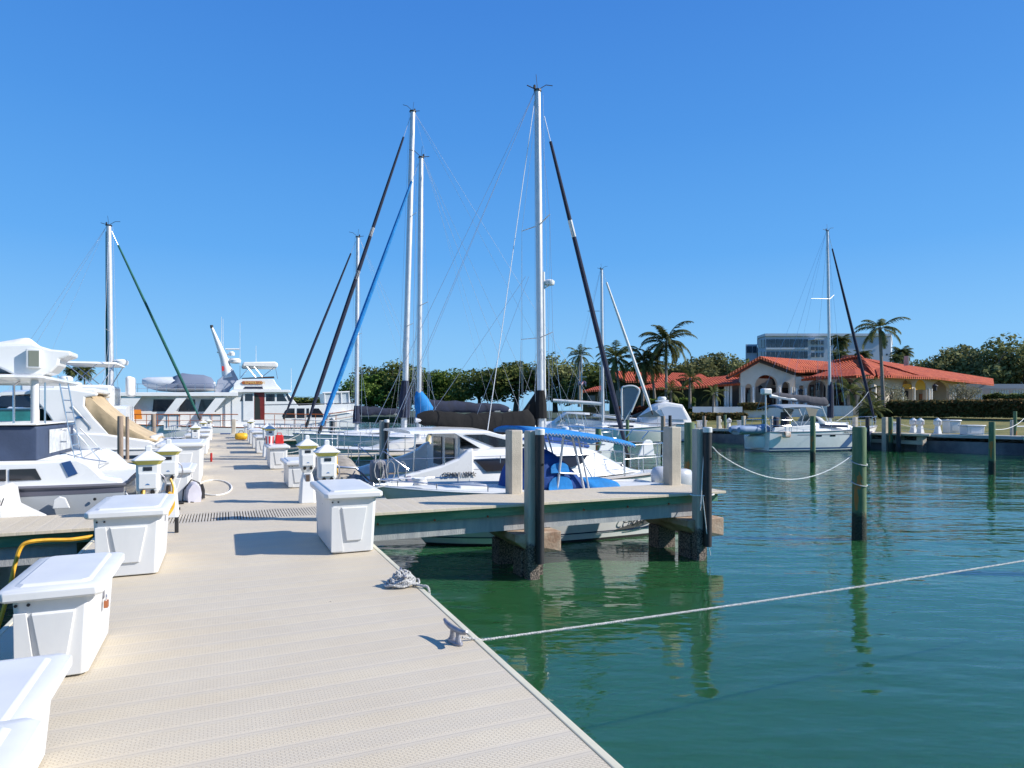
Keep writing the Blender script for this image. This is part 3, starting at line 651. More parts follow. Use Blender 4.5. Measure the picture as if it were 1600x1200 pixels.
lp = [G(335+20*math.cos(a)*1.35-0, 763+12*math.sin(a), .0)+Vector((0, 0, .014)) for a in [i*2*math.pi/30 for i in range(30)]]
m = MB(); m.tube(lp, .014, 6, close=True); tag(m.build('hose_loop', MT['white_rope']), 'white hose loop lying flat on the deck by the hose holder', 'hose')
# cans, tub, bags
p = G(456, 711, .0); 
t = thing('fuel_can', 'small red fuel can on the lid of a right hand dock box', 'can', (1.38, 18.9, .625)); m = MB(); m.box(-.11, .11, -.08, .08, 0, .24, tz=.12); m.build('can_body', RED, t, bevel=.02); m = MB(); m.tube([(-.05, 0, .235), (-.05, 0, .29), (.05, 0, .29), (.05, 0, .235)], .013, 6); m.build('handle', RED, t)
t = thing('striped_tub', 'red and white striped tub beside the red can on a dock box', 'tub', (1.13, 18.9, .625)); m = MB(); m.lathe([(.10, 0), (.115, .22), (.105, .22), (.095, .02)], n=16); m.build('tub', WHITEP, t)
for k in range(7):
    a0 = k*2*math.pi/7; m = MB(); m.sheet([[Vector((r_*math.cos(a0+d), r_*math.sin(a0+d), z)) for d in (0, .2, .4)] for r_, z in ((.1015, .01), (.1165, .21))]); m.build('stripe', RED, t, smooth=0)
t = thing('yellow_bag', 'yellow duffel bag lying on the dock near the open trawler door', 'bag', (.82, 36.6, 0)); m = MB(); m.loft([[Vector((x, .22*k*math.cos(a), .18+.18*k*math.sin(a))) for a in [i*math.pi/5 for i in range(10)]] for x, k in ((-.3, .5), (-.26, .9), (-.1, 1), (.1, 1.03), (.26, .9), (.3, .5))]); m.build('bag_body', YEL, t, smooth=60); m = MB(); m.tube([(-.12, 0, .35), (-.08, 0, .46), (.08, 0, .46), (.12, 0, .35)], .02, 6); m.build('handle', BLK, t)
m = MB(); m.box(-.3, .3, -.25, .25, 0, .07); o = m.build('dock_mat', SOLAR, None, bevel=.02); o.location = (.1, 45.2, .0); tag(o, 'small blue mat at the foot of the trawler boarding spot', 'mat')
m = MB(); m.box(-.03, .03, -.1, .1, 0, .26); o = m.build('red_bottle', RED, None, bevel=.02); o.location = (-.34, 21.6, 0); tag(o, 'slim red bottle standing beside the left dock boxes', 'bottle')
# small dark latches hanging on the box behind the first one: bumper strips
for y_, z_ in ((8.45, .02), (8.9, .02)):
    pass
t = thing('edge_bumper', 'black upright rubber bumper on the deck right of the fourth dock box', 'bumper', tuple(G(276, 832)))
m = MB(); m.box(-.022, .022, -.03, .03, 0, .19); m.build('bumper_body', BLK, t, bevel=.006)
for k_, (px, py) in enumerate(((281, 788), (275, 797))):
    p = G(px, py); t = thing('hose_clip', ('upper' if k_ == 0 else 'lower')+' of two small black plugs lying at the start of the grating', 'plug', tuple(p)); m = MB(); m.tube([(-.07, 0, .022), (.0, 0, .024), (.06, 0, .02)], [.012, .022, .018], 8); m.build('plug_body', BLK, t)
# ================================================================= BOATS
def hullf(L, B, fs, fb, sw=.8, rake=.8, tm=.5, fl=(.12, .6), zk=-.45, srake=0., full=2.2, yo=0., sag=0.):
    def sheer(t): return fs+(fb-fs)*t**1.8-sag*math.sin(math.pi*t)
    def bw(t):
        return (sw+(1-sw)*math.sin(math.pi/2*t/tm)) if t < tm else max(.012, (1-((t-tm)/(1-tm))**full))**.85
    def pt(t, z, side, out=0.):
        s = sheer(t); h = max(0, min(1, (z-zk)/(s-zk))); f = fl[0]+fl[1]*t**3
        yy = B/2*bw(t)*(1-f*max(0, 1-h)**1.5)+out
        return Vector((L*t-rake*(1-h)*t**3+srake*(1-h)*(1-t)**4, yo+side*yy, z))
    return pt, sheer, bw
def hull(root, L, B, fs, fb, mh=None, mb=None, md_=None, rail=None, n=22, boot=.09, deck_drop=.03, railr=.03, **kw):
    mh = mh or GEL; mb = mb or NAVYH; md_ = md_ or GEL2; rail = rail or BLK
    pt, sheer, bw = hullf(L, B, fs, fb, **kw); zk = kw.get('zk', -.45)
    T = [i/n for i in range(n+1)]; T = [1-(1-t)**1.25 for t in T]
    def rows(z0, z1f, k):
        return [[(z0 if not callable(z0) else z0(t))+(z1f(t)-(z0 if not callable(z0) else z0(t)))*j/k for t in T] for j in range(k+1)]
    def shell(zr, name, m_, out=0.):
        m = MB()
        for sd_ in (-1, 1): m.sheet([[pt(t, z, sd_, out) for t, z in zip(T, r)] for r in zr])
        m.sheet([[pt(0, r[0], -1, out), pt(0, r[0], 1, out)] for r in zr])
        m.sheet([[pt(1, r[-1], -1, out), pt(1, r[-1], 1, out)] for r in zr])
        return m.build(name, m_, root, smooth=50)
    shell(rows(boot, sheer, 6), 'hull', mh)
    shell(rows(zk, lambda t: boot, 3), 'bottom_paint', mb)
    m = MB(); g = []
    for t in T:
        s = sheer(t)-deck_drop; a = pt(t, s, -1, -.02); b = pt(t, s, 1, -.02); c = (a+b)/2+Vector((0, 0, .06*bw(t))); g.append([a, a.lerp(c, .5)+Vector((0, 0, .015)), c, b.lerp(c, .5)+Vector((0, 0, .015)), b])
    m.sheet(g); m.build('deck', md_, root, smooth=50)
    m = MB(); P = [pt(t, sheer(t)-.03, -1, .012) for t in T]+[pt(t, sheer(t)-.03, 1, .012) for t in reversed(T)]
    m.tube(P, railr, 6, close=True); m.build('rub_rail', rail, root)
    return pt, sheer, bw
def stripe(root, pt, sheer, z0, z1, m_, t0=0., t1=1., name='hull_stripe', out=.006, sides=(-1, 1), n=20, frac=False):
    for sd_ in sides:
        m = MB(); g = []
        for i in range(n+1):
            t = t0+(t1-t0)*i/n; s = sheer(t); a, b = (s*z0, s*z1) if frac else (z0, z1); g.append([pt(t, a, sd_, out), pt(t, b, sd_, out)])
        m.sheet(g); m.build(name, m_, root, smooth=50)
def cabin(root, secs, m_=None, name='cabin'):
    """secs: list of (x, half width bottom, half width top, z bottom, z top)"""
    m = MB(); rings = []
    for x, wb, wt, zb, zt in secs:
        h = zt-zb; rings.append([Vector(p) for p in ((x, -wb, zb), (x, -wb+(wb-wt)*.55, zb+h*.75), (x, -wt, zb+h*.94), (x, -wt*.72, zt+.01), (x, 0, zt+.04), (x, wt*.72, zt+.01), (x, wt, zb+h*.94), (x, wb-(wb-wt)*.55, zb+h*.75), (x, wb, zb))])
    m.loft(rings); return m.build(name, m_ or GEL, root, smooth=32)
def side_window(root, pts, y0, y1, m_=None, sides=(-1, 1), name='window', th=.012):
    """pts: list of (x, z); y interpolated linearly in z between y0 (lowest) and y1 (highest)"""
    zs = [p[1] for p in pts]; za, zb = min(zs), max(zs)
    for sd_ in sides:
        m = MB(); P = [Vector((x, sd_*(y0+(y1-y0)*(z-za)/max(1e-6, zb-za)), z)) for x, z in pts]
        m.prism(P, (0, sd_*th, 0)); m.build(name, m_ or GLASS, root, smooth=0)
def tubes(root, lst, m_, name, n=6):
    for pts, r in lst: m = MB(); m.tube(pts, r, n); m.build(name, m_, root)
def lifelines(root, pt, sheer, t0, t1, k, h=.6, yin=.06, sides=(-1, 1)):
    for sd_ in sides:
        m = MB(); P = []
        for i in range(k+1):
            t = t0+(t1-t0)*i/k; a = pt(t, sheer(t), sd_, -yin); P.append(a); m.tube([a-Vector((0, 0, .03)), a+Vector((0, 0, h))], .013, 6)
        for hh in (h-.01, h*.5): m.tube([p+Vector((0, 0, hh)) for p in P], .005, 4)
        m.build('lifeline', STEEL, root)
def railing(root, base, h, name='pulpit', r=.014, mid=True):
    """tubular rail through base points, with legs"""
    m = MB(); top = [Vector(p)+Vector((0, 0, h)) for p in base]; m.tube(smooth_path(top, 4), r, 6)
    if mid: m.tube(smooth_path([Vector(p)+Vector((0, 0, h*.5)) for p in base], 4), r*.8, 6)
    for p in base: m.tube([Vector(p)-Vector((0, 0, .03)), Vector(p)+Vector((0, 0, h))], r, 6)
    return m.build(name, STEEL, root)
def rig(root, mast0, mast1, stay0, stay1=None, stern=None, beam=3.4, r=.085, sleeve=NAVYC, sleeve_r=(.09, .045), spreaders=(.45,), cover=None, cover_top=0, band=None, sprl=.9, shr=True, sway=None, inner=None, wire=.006):
    """world coordinates throughout"""
    mast0, mast1, stay0 = map(Vector, (mast0, mast1, stay0)); M = root_m(root); ax = (M.to_3x3() @ Vector((1, 0, 0))); lat = (M.to_3x3() @ Vector((0, 1, 0)))
    m = MB(); m.tube([mast0, mast0.lerp(mast1, .8), mast1], [r, r, r*.86], 12); mo = m.build('mast', ALU, root, world=True)
    m = MB(); m.tube([mast1, mast1+Vector((0, 0, .05))], r*1.15, 10); m.tube([mast1+Vector((0, 0, .04)), mast1-ax*.35+Vector((0, 0, .12))], .015, 6); m.tube([mast1+Vector((0, 0, .04)), mast1+ax*.28+Vector((0, 0, .25)), mast1+ax*.5+Vector((0, 0, .27))], .012, 6)
    m.tube([mast1+Vector((0, 0, .03)), mast1-ax*.05+Vector((0, 0, .5))], .008, 5); m.lathe([(.04, 0), (.04, .1), (.01, .13)], mast1+Vector((0, 0, .06))-ax*.1, 8); m.build('masthead_fitting', BLK, mo, world=True)
    if cover and cover_top:
        m = MB(); m.tube([mast0.lerp(mast1, cover_top[0]), mast0.lerp(mast1, (cover_top[0]+cover_top[1])/2), mast0.lerp(mast1, cover_top[1])], [r*2.0, r*1.9, r*1.25], 10); m.build('mast_cover', cover, mo, world=True)
    st1 = Vector(stay1) if stay1 else mast1+ax*.12-Vector((0, 0, .25))
    # furled headsail: thicker in the middle, low down
    dr = st1-stay0; P = [stay0+dr*k for k in (0, .012, .03, .10, .25, .45, .7, .93, .955, 1)]
    a, b = sleeve_r; m = MB(); m.tube(P[2:8], [a*.45, a*.92, a, a*.93, (a+b)/2, b], 9); fo = m.build('furled_sail', sleeve, root, world=True)
    m = MB(); m.tube([P[0], P[1], P[2]], [.05, .075, .05], 8); m.build('furling_drum', BLK, fo, world=True)
    m = MB(); m.tube([P[7], P[9]], .013, 6); m.build('stay_wire', WIRE, fo, world=True)
    if band:
        for k in band: q = stay0+dr*k; rr = a*.9+(b-a*.9)*max(0, (k-.25)/.7); m = MB(); m.tube([q, q+dr*.028], rr+.012, 8); m.build('sleeve_band', WHTC, fo, world=True)
    if stern is not None:
        for sd_ in (-1, 1):
            e_ = Vector(stern)+lat*sd_*beam*.32; m = MB(); m.tube([mast1-ax*.08, e_], wire, 4); m.build('backstay', WIRE, root, world=True)
    tips = []
    for f in spreaders:
        c = mast0.lerp(mast1, f)
        for sd_ in (-1, 1):
            tip = c+lat*sd_*sprl*(1.05-.35*f)-ax*.12+Vector((0, 0, .05)); m = MB(); m.tube([c, tip], [.03, .018], 6, flat=.5); m.build('spreader', ALU, mo, world=True); tips.append((sd_, tip))
    if shr:
        for sd_ in (-1, 1):
            dk = mast0+lat*sd_*beam*.44; dk.z = stay0.z if stay0.z < mast0.z+2 else mast0.z
            tp = [t for s_, t in tips if s_ == sd_]; m = MB(); m.tube([dk]+tp+[mast1-Vector((0, 0, .1))], wire, 4); m.build('shroud', WIRE, root, world=True)
            if tips:
                for ao in (.35, -.4): m = MB(); m.tube([dk+ax*ao, mast0.lerp(mast1, spreaders[0]-.015)], wire*.85, 4); m.build('shroud', WIRE, root, world=True)
    m = MB(); m.tube([mast1-ax*.1, mast0-ax*beam*1.05+Vector((0, 0, 1.0))], wire*.7, 4); m.build('topping_lift', WIRE, root, world=True)
    for s_, t_ in tips: m = MB(); m.tube([t_, Vector((t_.x, t_.y, mast0.z+.4))-lat*s_*.1], wire*.6, 4); m.build('flag_halyard', WIRE, root, world=True)
    for ao in (.10, -.11, .2):
        m = MB(); m.tube([mast0+ax*ao*1.6+Vector((0, 0, .3)), mast1+ax*ao*.9], wire*.8, 4); m.build('halyard', WIRE, root, world=True)
    return mo
def boom(root, a, b, r=.07, cov=None, cr=(.24, .12), fold=0, mt=None, sag=.0):
    a, b = Vector(a), Vector(b); m = MB(); m.tube([a, b], r, 10); bo = m.build('boom', mt or ALU, root, world=True)
    if cov:
        n_ = 18; m = MB(); rings = []; d = (b-a); lat = Vector((-d.y, d.x, 0)).normalized()
        for i in range(n_+1):
            t = i/n_; w = cr[0]+(cr[1]-cr[0])*t; w *= (1 if 0 < i < n_ else .6); c = a.lerp(b, t*.97+.015)+Vector((0, 0, .02-sag*math.sin(math.pi*t)))
            jit = .018*math.sin(i*2.1)+.02*math.sin(i*.9+1)
            rings.append([c+lat*(w*.46*math.cos(q)+jit*.6)+Vector((0, 0, (w*1.25*math.sin(q) if math.sin(q) > 0 else w*.55*math.sin(q))+jit)) for q in [k*2*math.pi/12 for k in range(12)]])
        m.loft(rings); m.build('sail_cover', cov, bo, world=True, smooth=60)
    return bo
def inflatable(root, L, B, z, m_, x0=0., y=0., r=.2, name='tube', floor=True):
    P = []
    for i in range(26):
        t = i/25; a = math.pi*t
        if t < .36: P.append(Vector((x0+L*.72*(t/.36), y-B/2+r, z)))
        elif t > .64: P.append(Vector((x0+L*.72*((1-t)/.36), y+B/2-r, z)))
        else:
            q = (t-.36)/.28*math.pi; P.append(Vector((x0+L*.72+(L*.28-r)*math.sin(q), y-(B/2-r)*math.cos(q), z+.10*math.sin(q))))
    m = MB(); m.tube(P, [r*.7]+[r]*24+[r*.7], 12); o = m.build(name, m_, root, smooth=60)
    if floor: m = MB(); m.box(x0+.05, x0+L*.8, y-B/2+r, y+B/2-r, z-.12, z-.06); m.build('floor', GREYC, root)
    return o
def bimini(root, x0, x1, w, z, m_, name='bimini', crown=.14, th=.05):
    m = MB(); g = []
    for i in range(9):
        t = i/8; x = x0+(x1-x0)*t; g.append([Vector((x, w*(k/4-1), z-crown*(abs(k/4-1)**2.2)-.10*abs(2*t-1)**3)) for k in range(9)])
    m.sheet(g); return m.build(name, m_, root, smooth=60, thick=th)
def portlight(root, x, z, y, sd_, a=.22, b=.07, m_=None):
    m = MB(); m.prism([Vector((x+a*math.cos(q), y, z+b*math.sin(q))) for q in [k*2*math.pi/14 for k in range(14)]], (0, sd_*.012, 0)); return m.build('portlight', m_ or GLASS, root, smooth=0)
def on_hull(pt, sheer, root, t0, t1, z0, z1, m_, name, sides=(-1, 1), out=.008, n=6): stripe(root, pt, sheer, z0, z1, m_, t0, t1, name, out, sides, n)
def hatch(root, x, y, z, a=.28, m_=None):
    m = MB(); m.box(x-a, x+a, y-a, y+a, z, z+.04); return m.build('hatch', m_ or GLASS, root, bevel=.012)

# ---------------------------------------------------------------- 1. blue topped centre console behind the near finger (bow to the dock)
yc = 13.15; bx = 2.75; Lb = 6.9
B1 = thing('centre_console_boat', 'white fishing boat with bright blue canopy and console cover behind the near finger', 'boat', (bx+Lb, yc, WZ), math.pi)
pt, sh, bw = hull(B1, Lb, 2.35, 1.0, 1.28, rake=1.45, sw=.88, fl=(.14, .75), railr=.02, rail=BARR, deck_drop=.06, boot=.05, mb=mat('black_bottom_paint', (.02, .02, .022), .6))
m = MB(); m.box(1.0, 4.4, -.78, .78, .62, 1.02); m.build('cockpit_well', GEL2, B1, bevel=.03)
stripe(B1, pt, sh, .175, .20, NAVYH, 0, .97, 'waterline_stripe', out=.02)
for sd_ in (1,):
    # swoosh and lettering on the near (port) side
    m = MB(); up = []; lo = []
    for i in range(25):
        t = i/24; tt = .05+.24*t; zc = .20+.42*(1-t)**2.4; up.append(pt(tt, zc+.10*max(0, math.sin(math.pi*t))**.8, sd_, .03)); lo.append(pt(tt, zc-.01, sd_, .03))
    m.sheet([up, lo]); m.build('swoosh_graphic', mat('graphite_decal', (.10, .10, .10), .5), B1, smooth=0)
    m = MB(); up = []; lo = []
    for i in range(25):
        t = i/24; tt = .03+.22*t; zc = .21+.36*(1-t)**2.2-.05; up.append(pt(tt, zc+.03, sd_, .034)); lo.append(pt(tt, zc, sd_, .034))
    m.sheet([up, lo]); m.build('swoosh_graphic', NAVYH, B1, smooth=0)
def text_on_side(s, root, name, m_, size, x_w, y_w, z_w, face=-1, rz=0., shear=0., ext=.003, sx=1.):
    # reads left to right along world +x on a surface facing -y
    return text(s, name, m_, size, (x_w, y_w, z_w), Euler((R(90), 0, rz)), root, True, ext, shear, sx)
q = pt(.27, .45, 1, .0); qw = root_m(B1) @ q
text_on_side('COBIA', B1, 'name_lettering', INK, .22, qw.x, qw.y-.05, WZ+.335, shear=.35, sx=1.1)
m = MB(); m.box(2.9, 3.75, -.42, .42, .9, 1.55, tz=.1); m.build('console', GEL, B1, bevel=.05)
# canvas over console and leaning post
def drape(root, secs, m_, name):
    m = MB(); rings = []
    for x, w_, z0, z1 in secs:
        rings.append([Vector((x, w_*c, z0+(z1-z0)*s_)) for c, s_ in ((-1.08, 0), (-1.0, .45), (-.88, .82), (-.55, .97), (0, 1.02), (.55, .97), (.88, .82), (1.0, .45), (1.08, 0))])
    m.loft(rings); return m.build(name, m_, root, smooth=80, sub=2)
drape(B1, [(2.32, .48, .95, 1.05), (2.42, .56, .92, 1.28), (2.72, .62, .9, 1.6), (3.1, .64, .9, 1.92), (3.5, .62, .9, 1.98), (3.9, .58, .9, 1.8), (4.1, .5, .95, 1.1)], BLUED, 'console_cover')
for xa, xb, za, zb in ((2.75, 3.35, .95, 1.36), (2.85, 3.3, 1.42, 1.64)):
    m = MB(); c_, r_ = (xa+xb)/2, (xb-xa)/2; P = [Vector((xa, .66, za)), Vector((xb, .66, za))]+[Vector((c_+r_*math.cos(math.pi*i/8)*.96, .63, za+(zb-za)*(.45+.55*math.sin(math.pi*i/8)))) for i in range(9)]; m.prism(P, (0, .02, 0)); m.build('cover_pocket', BLUEC, B1, smooth=0, bevel=.008)
drape(B1, [(1.45, .5, .98, 1.08), (1.5, .62, .95, 1.2), (1.9, .62, .95, 1.20), (2.25, .55, .95, 1.22), (2.42, .4, .95, 1.3)], BLUEC, 'stern_cover')
tx0 = 1.35; tx1 = 3.95
m = MB(); g = []
for i in range(11):
    t = i/10; x = tx0+(tx1-tx0)*t; zz = 2.12+.33*t-.06*(2*t-1)**2; g.append([Vector((x, .95*(k/4-1), zz-.10*abs(k/4-1)**2.5)) for k in range(9)])
m.sheet(g); top = m.build('canopy', BLUEC, B1, smooth=60, thick=.07)
m = MB(); 
for i in range(34):
    t = i/33; x = tx0+(tx1-tx0)*t; zz = 2.03+.33*t-.06*(2*t-1)**2-.05
    m.tube([(x, .955, zz+.06), (x+.035, .955, zz+.01), (x+.07, .955, zz+.06)], .007, 4)
m.build('canopy_lacing', WHITEP, top)
def bxl(px, y, z): # world x of a pixel column at world y -> local point on B1
    return None
for sy in (-1, 1):
    tubes(B1, [([(3.15, sy*.62, .85), (3.02, sy*.72, 2.24)], .026), ([(2.42, sy*.62, .85), (2.82, sy*.74, 2.2)], .026), ([(2.30, sy*.62, .85), (2.68, sy*.74, 2.18)], .02), ([(3.09, sy*.68, 1.42), (2.62, sy*.68, 1.38)], .02), ([(3.0, sy*.72, 2.15), (2.5, sy*.7, 2.02), (2.0, sy*.72, 2.0)], .014)], ALU, 'canopy_leg')
tubes(B1, [([(2.6, 0, 2.2), (2.6, 0, 2.36), (2.45, 0, 2.40), (1.2, .3, 2.30), (.2, .5, 2.26)], .014), ([(1.1, .8, 2.1), (.9, .8, 2.3)], .012), ([(1.3, .5, 2.14), (1.1, .5, 2.34)], .012)], STEEL, 'rod_holder')
m = MB(); m.lathe([(.05, 0), (.05, .1), (.09, .12), (.09, .17), (.05, .19)], (2.6, 0, 2.2), 12); m.build('antenna_base', WHITEP, B1)
for sy in (-.35, .38):
    m = MB(); rings = []
    for z, a, b in ((.35, .12, .1), (.85, .14, .12), (.95, .3, .19), (1.2, .33, .2), (1.33, .26, .16), (1.36, .15, .1)): rings.append([Vector((-.32+a*math.cos(q), sy+b*math.sin(q), z)) for q in [k*2*math.pi/14 for k in range(14)]])
    m.loft(rings); e_ = m.build('outboard_motor', mat('motor_grey', (.5, .51, .53), .3), B1, smooth=50)
    m = MB(); m.box(-.38, -.25, sy-.05, sy+.05, -.5, .4); m.build('motor_leg', GREYC, e_, bevel=.02)
m = MB(); m.box(4.6, 5.2, -.3, .3, 1.12, 1.2); m.build('bow_hatch', GEL, B1, bevel=.02)
railing(B1, [pt(t, sh(t), s_, -.12) for t, s_ in ((.7, -1), (.84, -1), (.94, -1), (.985, -1), (.985, 1), (.94, 1), (.84, 1), (.7, 1))], .1, 'bow_rail', mid=False)
l_ = MB(); P = [Vector((6.05+.13*math.cos(i/9*6.28)+.02*math.sin(i*1.3), .28+.11*math.sin(i/9*6.28), 1.27+.0022*i)) for i in range(60)]; l_.tube(P, .02, 5); c_ = l_.build('rope_bundle', MT['white_rope'], None); c_.matrix_world = root_m(B1); tag(c_, 'heap of white rope lying on the bow of the blue topped fishing boat', 'rope')

# ---------------------------------------------------------------- 2. catamaran with hardtop (stern to the dock, bow out)
CX0, CY = 3.15, 17.75; CL = 9.3
B2 = thing('catamaran', 'white sailing catamaran with black boom cover, long dark side windows and white bow seats', 'catamaran', (CX0, CY, WZ), 0)
for s_ in (-1, 1):
    pt2, sh2, bw2 = hullf(CL, 1.5, .80, .98, sw=.75, rake=.5, fl=(.25, .55), yo=s_*1.38, tm=.55)
    n = 18; T = [i/n for i in range(n+1)]
    m = MB()
    for q in (-1, 1): m.sheet([[pt2(t, -.4+(sh2(t)+.4)*j/6, q) for t in T] for j in range(7)])
    m.sheet([[pt2(0, -.4+(sh2(0)+.4)*j/6, q) for q in (-1, 1)] for j in range(7)]); m.build('hull', GEL, B2, smooth=50)
    stripe(B2, pt2, sh2, -.4, .10, NAVYH, 0, 1, 'boot_stripe', sides=(-1, 1))
    m = MB(); m.tube([pt2(t, sh2(t)-.05, s_, .02) for t in T], .04, 6); m.build('rub_rail', mat('grey_rub_rail', (.12, .11, .12), .5), B2)
    m = MB(); m.sheet([[pt2(t, sh2(t)-.01, -1), pt2(t, sh2(t)-.01, 1)] for t in T]); m.build('side_deck', GEL, B2)
    pt2s, sh2s = pt2, sh2
    if s_ < 0: ptn, shn = pt2, sh2
m = MB(); rings = []
for x, z0, z1, w_ in ((.35, .45, .82, 1.5), (1.2, .45, .86, 1.5), (6.5, .45, .98, 1.5), (7.9, .5, .98, 1.4), (8.2, .6, .96, 1.3)): rings.append([Vector(p) for p in ((x, -w_, z0), (x, -w_, z1), (x, 0, z1+.04), (x, w_, z1), (x, w_, z0))])
m.loft(rings); m.build('bridge_deck', GEL2, B2)
# cockpit coaming rising to the cabin
for s_ in (-1, 1):
    m = MB(); y0 = s_*2.03; pf = [(.35, .84), (.4, 1.04), (1.0, 1.2), (1.8, 1.37), (2.25, 1.54), (2.5, 1.74), (2.66, 1.8), (2.68, .9)]
    m.prism([Vector((x, y0, z)) for x, z in pf], (0, -s_*.22, 0)); m.build('cockpit_coaming', GEL, B2, smooth=0, bevel=.05)
cabin(B2, [(2.55, 2.06, 1.85, .86, 1.74), (3.2, 2.06, 1.86, .86, 1.80), (5.4, 2.02, 1.82, .9, 1.80), (6.4, 1.95, 1.66, .92, 1.66), (7.3, 1.75, 1.2, .94, 1.30), (8.0, 1.4, .8, .95, 1.02)])
side_window(B2, [(2.72, 1.47), (6.0, 1.50), (5.8, 1.30), (5.4, 1.20), (3.0, 1.19)], 2.05, 1.965, BROWNG, th=.014)
side_window(B2, [(2.66, 1.50), (6.05, 1.53), (6.05, 1.50), (2.68, 1.47)], 1.985, 1.965, GLASS, name='window_trim', th=.02)
# hardtop dodger with slanted dark window
cabin(B2, [(1.15, 1.55, 1.35, 2.16, 2.23), (2.4, 1.6, 1.4, 2.16, 2.26), (3.3, 1.6, 1.35, 2.1, 2.22), (4.1, 1.6, 1.35, 1.78, 1.98), (4.75, 1.6, 1.3, 1.74, 1.80)], name='hardtop')
for s_ in (-1, 1):
    m = MB(); m.prism([Vector((x, s_*1.62, z)) for x, z in ((2.55, 2.12), (3.1, 2.12), (4.5, 1.78), (3.4, 1.78))], (0, s_*.012, 0)); m.build('window', GLASS, B2, smooth=0)
    m = MB(); m.prism([Vector((x, s_*1.55, z)) for x, z in ((2.3, 2.16), (3.3, 2.16), (4.75, 1.76), (3.0, 1.76))], (0, s_*.06, 0)); m.build('side_panel', GEL, B2, smooth=0)
    tubes(B2, [([(1.25, s_*1.45, 1.2), (1.3, s_*1.45, 2.18)], .022), ([(.5, s_*1.9, 1.15), (.5, s_*1.9, 1.75), (.55, s_*1.6, 1.8)], .015)], STEEL, 'hardtop_post')
m = MB(); m.box(2.52, 2.58, -1.2, 1.2, .9, 2.14); m.build('companionway', GEL, B2, smooth=0)
for q_ in (-.55, .55): m = MB(); m.box(2.49, 2.515, q_-.38, q_+.38, 1.2, 2.0); m.build('door_glass', GLASS, B2)
q = root_m(B2) @ Vector((1.32, -2.06, 1.07)); text_on_side('GEMINI 105Mc', B2, 'name_lettering', INK, .18, 4.95, CY-2.055, WZ+1.08, shear=.25, rz=0, sx=.80, ext=.006)
m = MB(); m.prism([Vector((x, -2.055, z)) for x, z in ((.95, .95), (1.07, .95), (1.02, 1.16), (.93, 1.16))], (0, .02, 0)); m.build('vent', mat('lilac_vent', (.35, .33, .42), .6), B2, smooth=0)
for s_ in (-1, 1):
    m = MB(); cx_ = 8.55; m.prism([Vector((x, s_*1.15, z)) for x, z in ((cx_-.30, 1.38), (cx_+.28, 1.38), (cx_+.20, 1.80), (cx_+.12, 1.86), (cx_-.04, 1.86), (cx_-.12, 1.80))], (0, .05, 0)); m.build('bow_seat', GEL, B2, smooth=0, bevel=.02)
    tubes(B2, [([(cx_-.3, s_*1.15, .95), (cx_-.3, s_*1.15, 1.4), (cx_+.3, s_*1.15, 1.4), (cx_+.38, s_*1.15, .95)], .013)], STEEL, 'seat_frame')
railing(B2, [Vector((7.2, -1.95, .98)), Vector((8.0, -1.75, .98)), Vector((8.9, -1.45, .98)), Vector((9.1, -.9, .98)), Vector((8.6, -.2, .98)), Vector((8.6, .2, .98)), Vector((9.1, .9, .98)), Vector((8.9, 1.45, .98)), Vector((8, 1.75, .98))], .78, 'pulpit')
for s_ in (-1, 1):
    m = MB(); P = [Vector((x, s_*2.0, .9)) for x in (.3, 1.9, 3.4, 4.9, 6.2, 7.2)]
    for p in P: m.tube([p, p+Vector((0, 0, .68))], .012, 6)
    for hh in (.67, .35): m.tube([p+Vector((0, 0, hh)) for p in P], .005, 4)
    m.build('lifeline', STEEL, B2)
hatch(B2, 6.8, 0, 1.5); hatch(B2, 7.4, -1.2, 1.12, .2); hatch(B2, 4.2, -1.1, 1.84, .22)
mt0 = onY(845, 655, CY); mt0.z = .55; mt1 = onY(840, 143, CY)
rig(B2, mt0, mt1, Vector((11.8, CY, .0)), mt1+Vector((.22, 0, -.7)), Vector((3.3, CY, -.3)), 4.0, .10, NAVYC, (.085, .045), (.30, .62), BLKC, (.07, .15), band=(.66, .68), sprl=1.15)
a = onY(836, 662, CY); b = onY(649, 653, CY); boom(B2, a+Vector((0, 0, -.10)), b+Vector((0, 0, -.06)), .07, BLKC, (.40, .22), sag=.10)
m = MB(); m.prism([Vector((x, CY+.0, z)) for x, z in ((mt0.x-.75, 1.25), (mt0.x-.10, 2.1), (mt0.x+.10, 2.1), (mt0.x+.12, 1.0), (mt0.x-.7, .95))], (0, .18, 0)); m.build('mast_cover', BLKC, B2, world=True, smooth=0, bevel=.05)
mtp = Vector((7.9, CY, 4.3))
for px, py in ((560, 690), (690, 700)): pass
for a_, b_ in (((5.2, 1.3), (7.9, 5.5)), ((6.6, 1.3), (8.0, 5.5))): m = MB(); m.tube([Vector((a_[0], CY-.05, a_[1])), Vector((b_[0]+.3, CY, b_[1]))], .005, 4); m.build('lazy_jack', WIRE, B2, world=True)
m = MB(); m.tube([onY(762, 672, CY-1), mt1-Vector((.1, 0, .3))], .012, 5); m.build('topping_line', MT['white_rope'], B2, world=True)
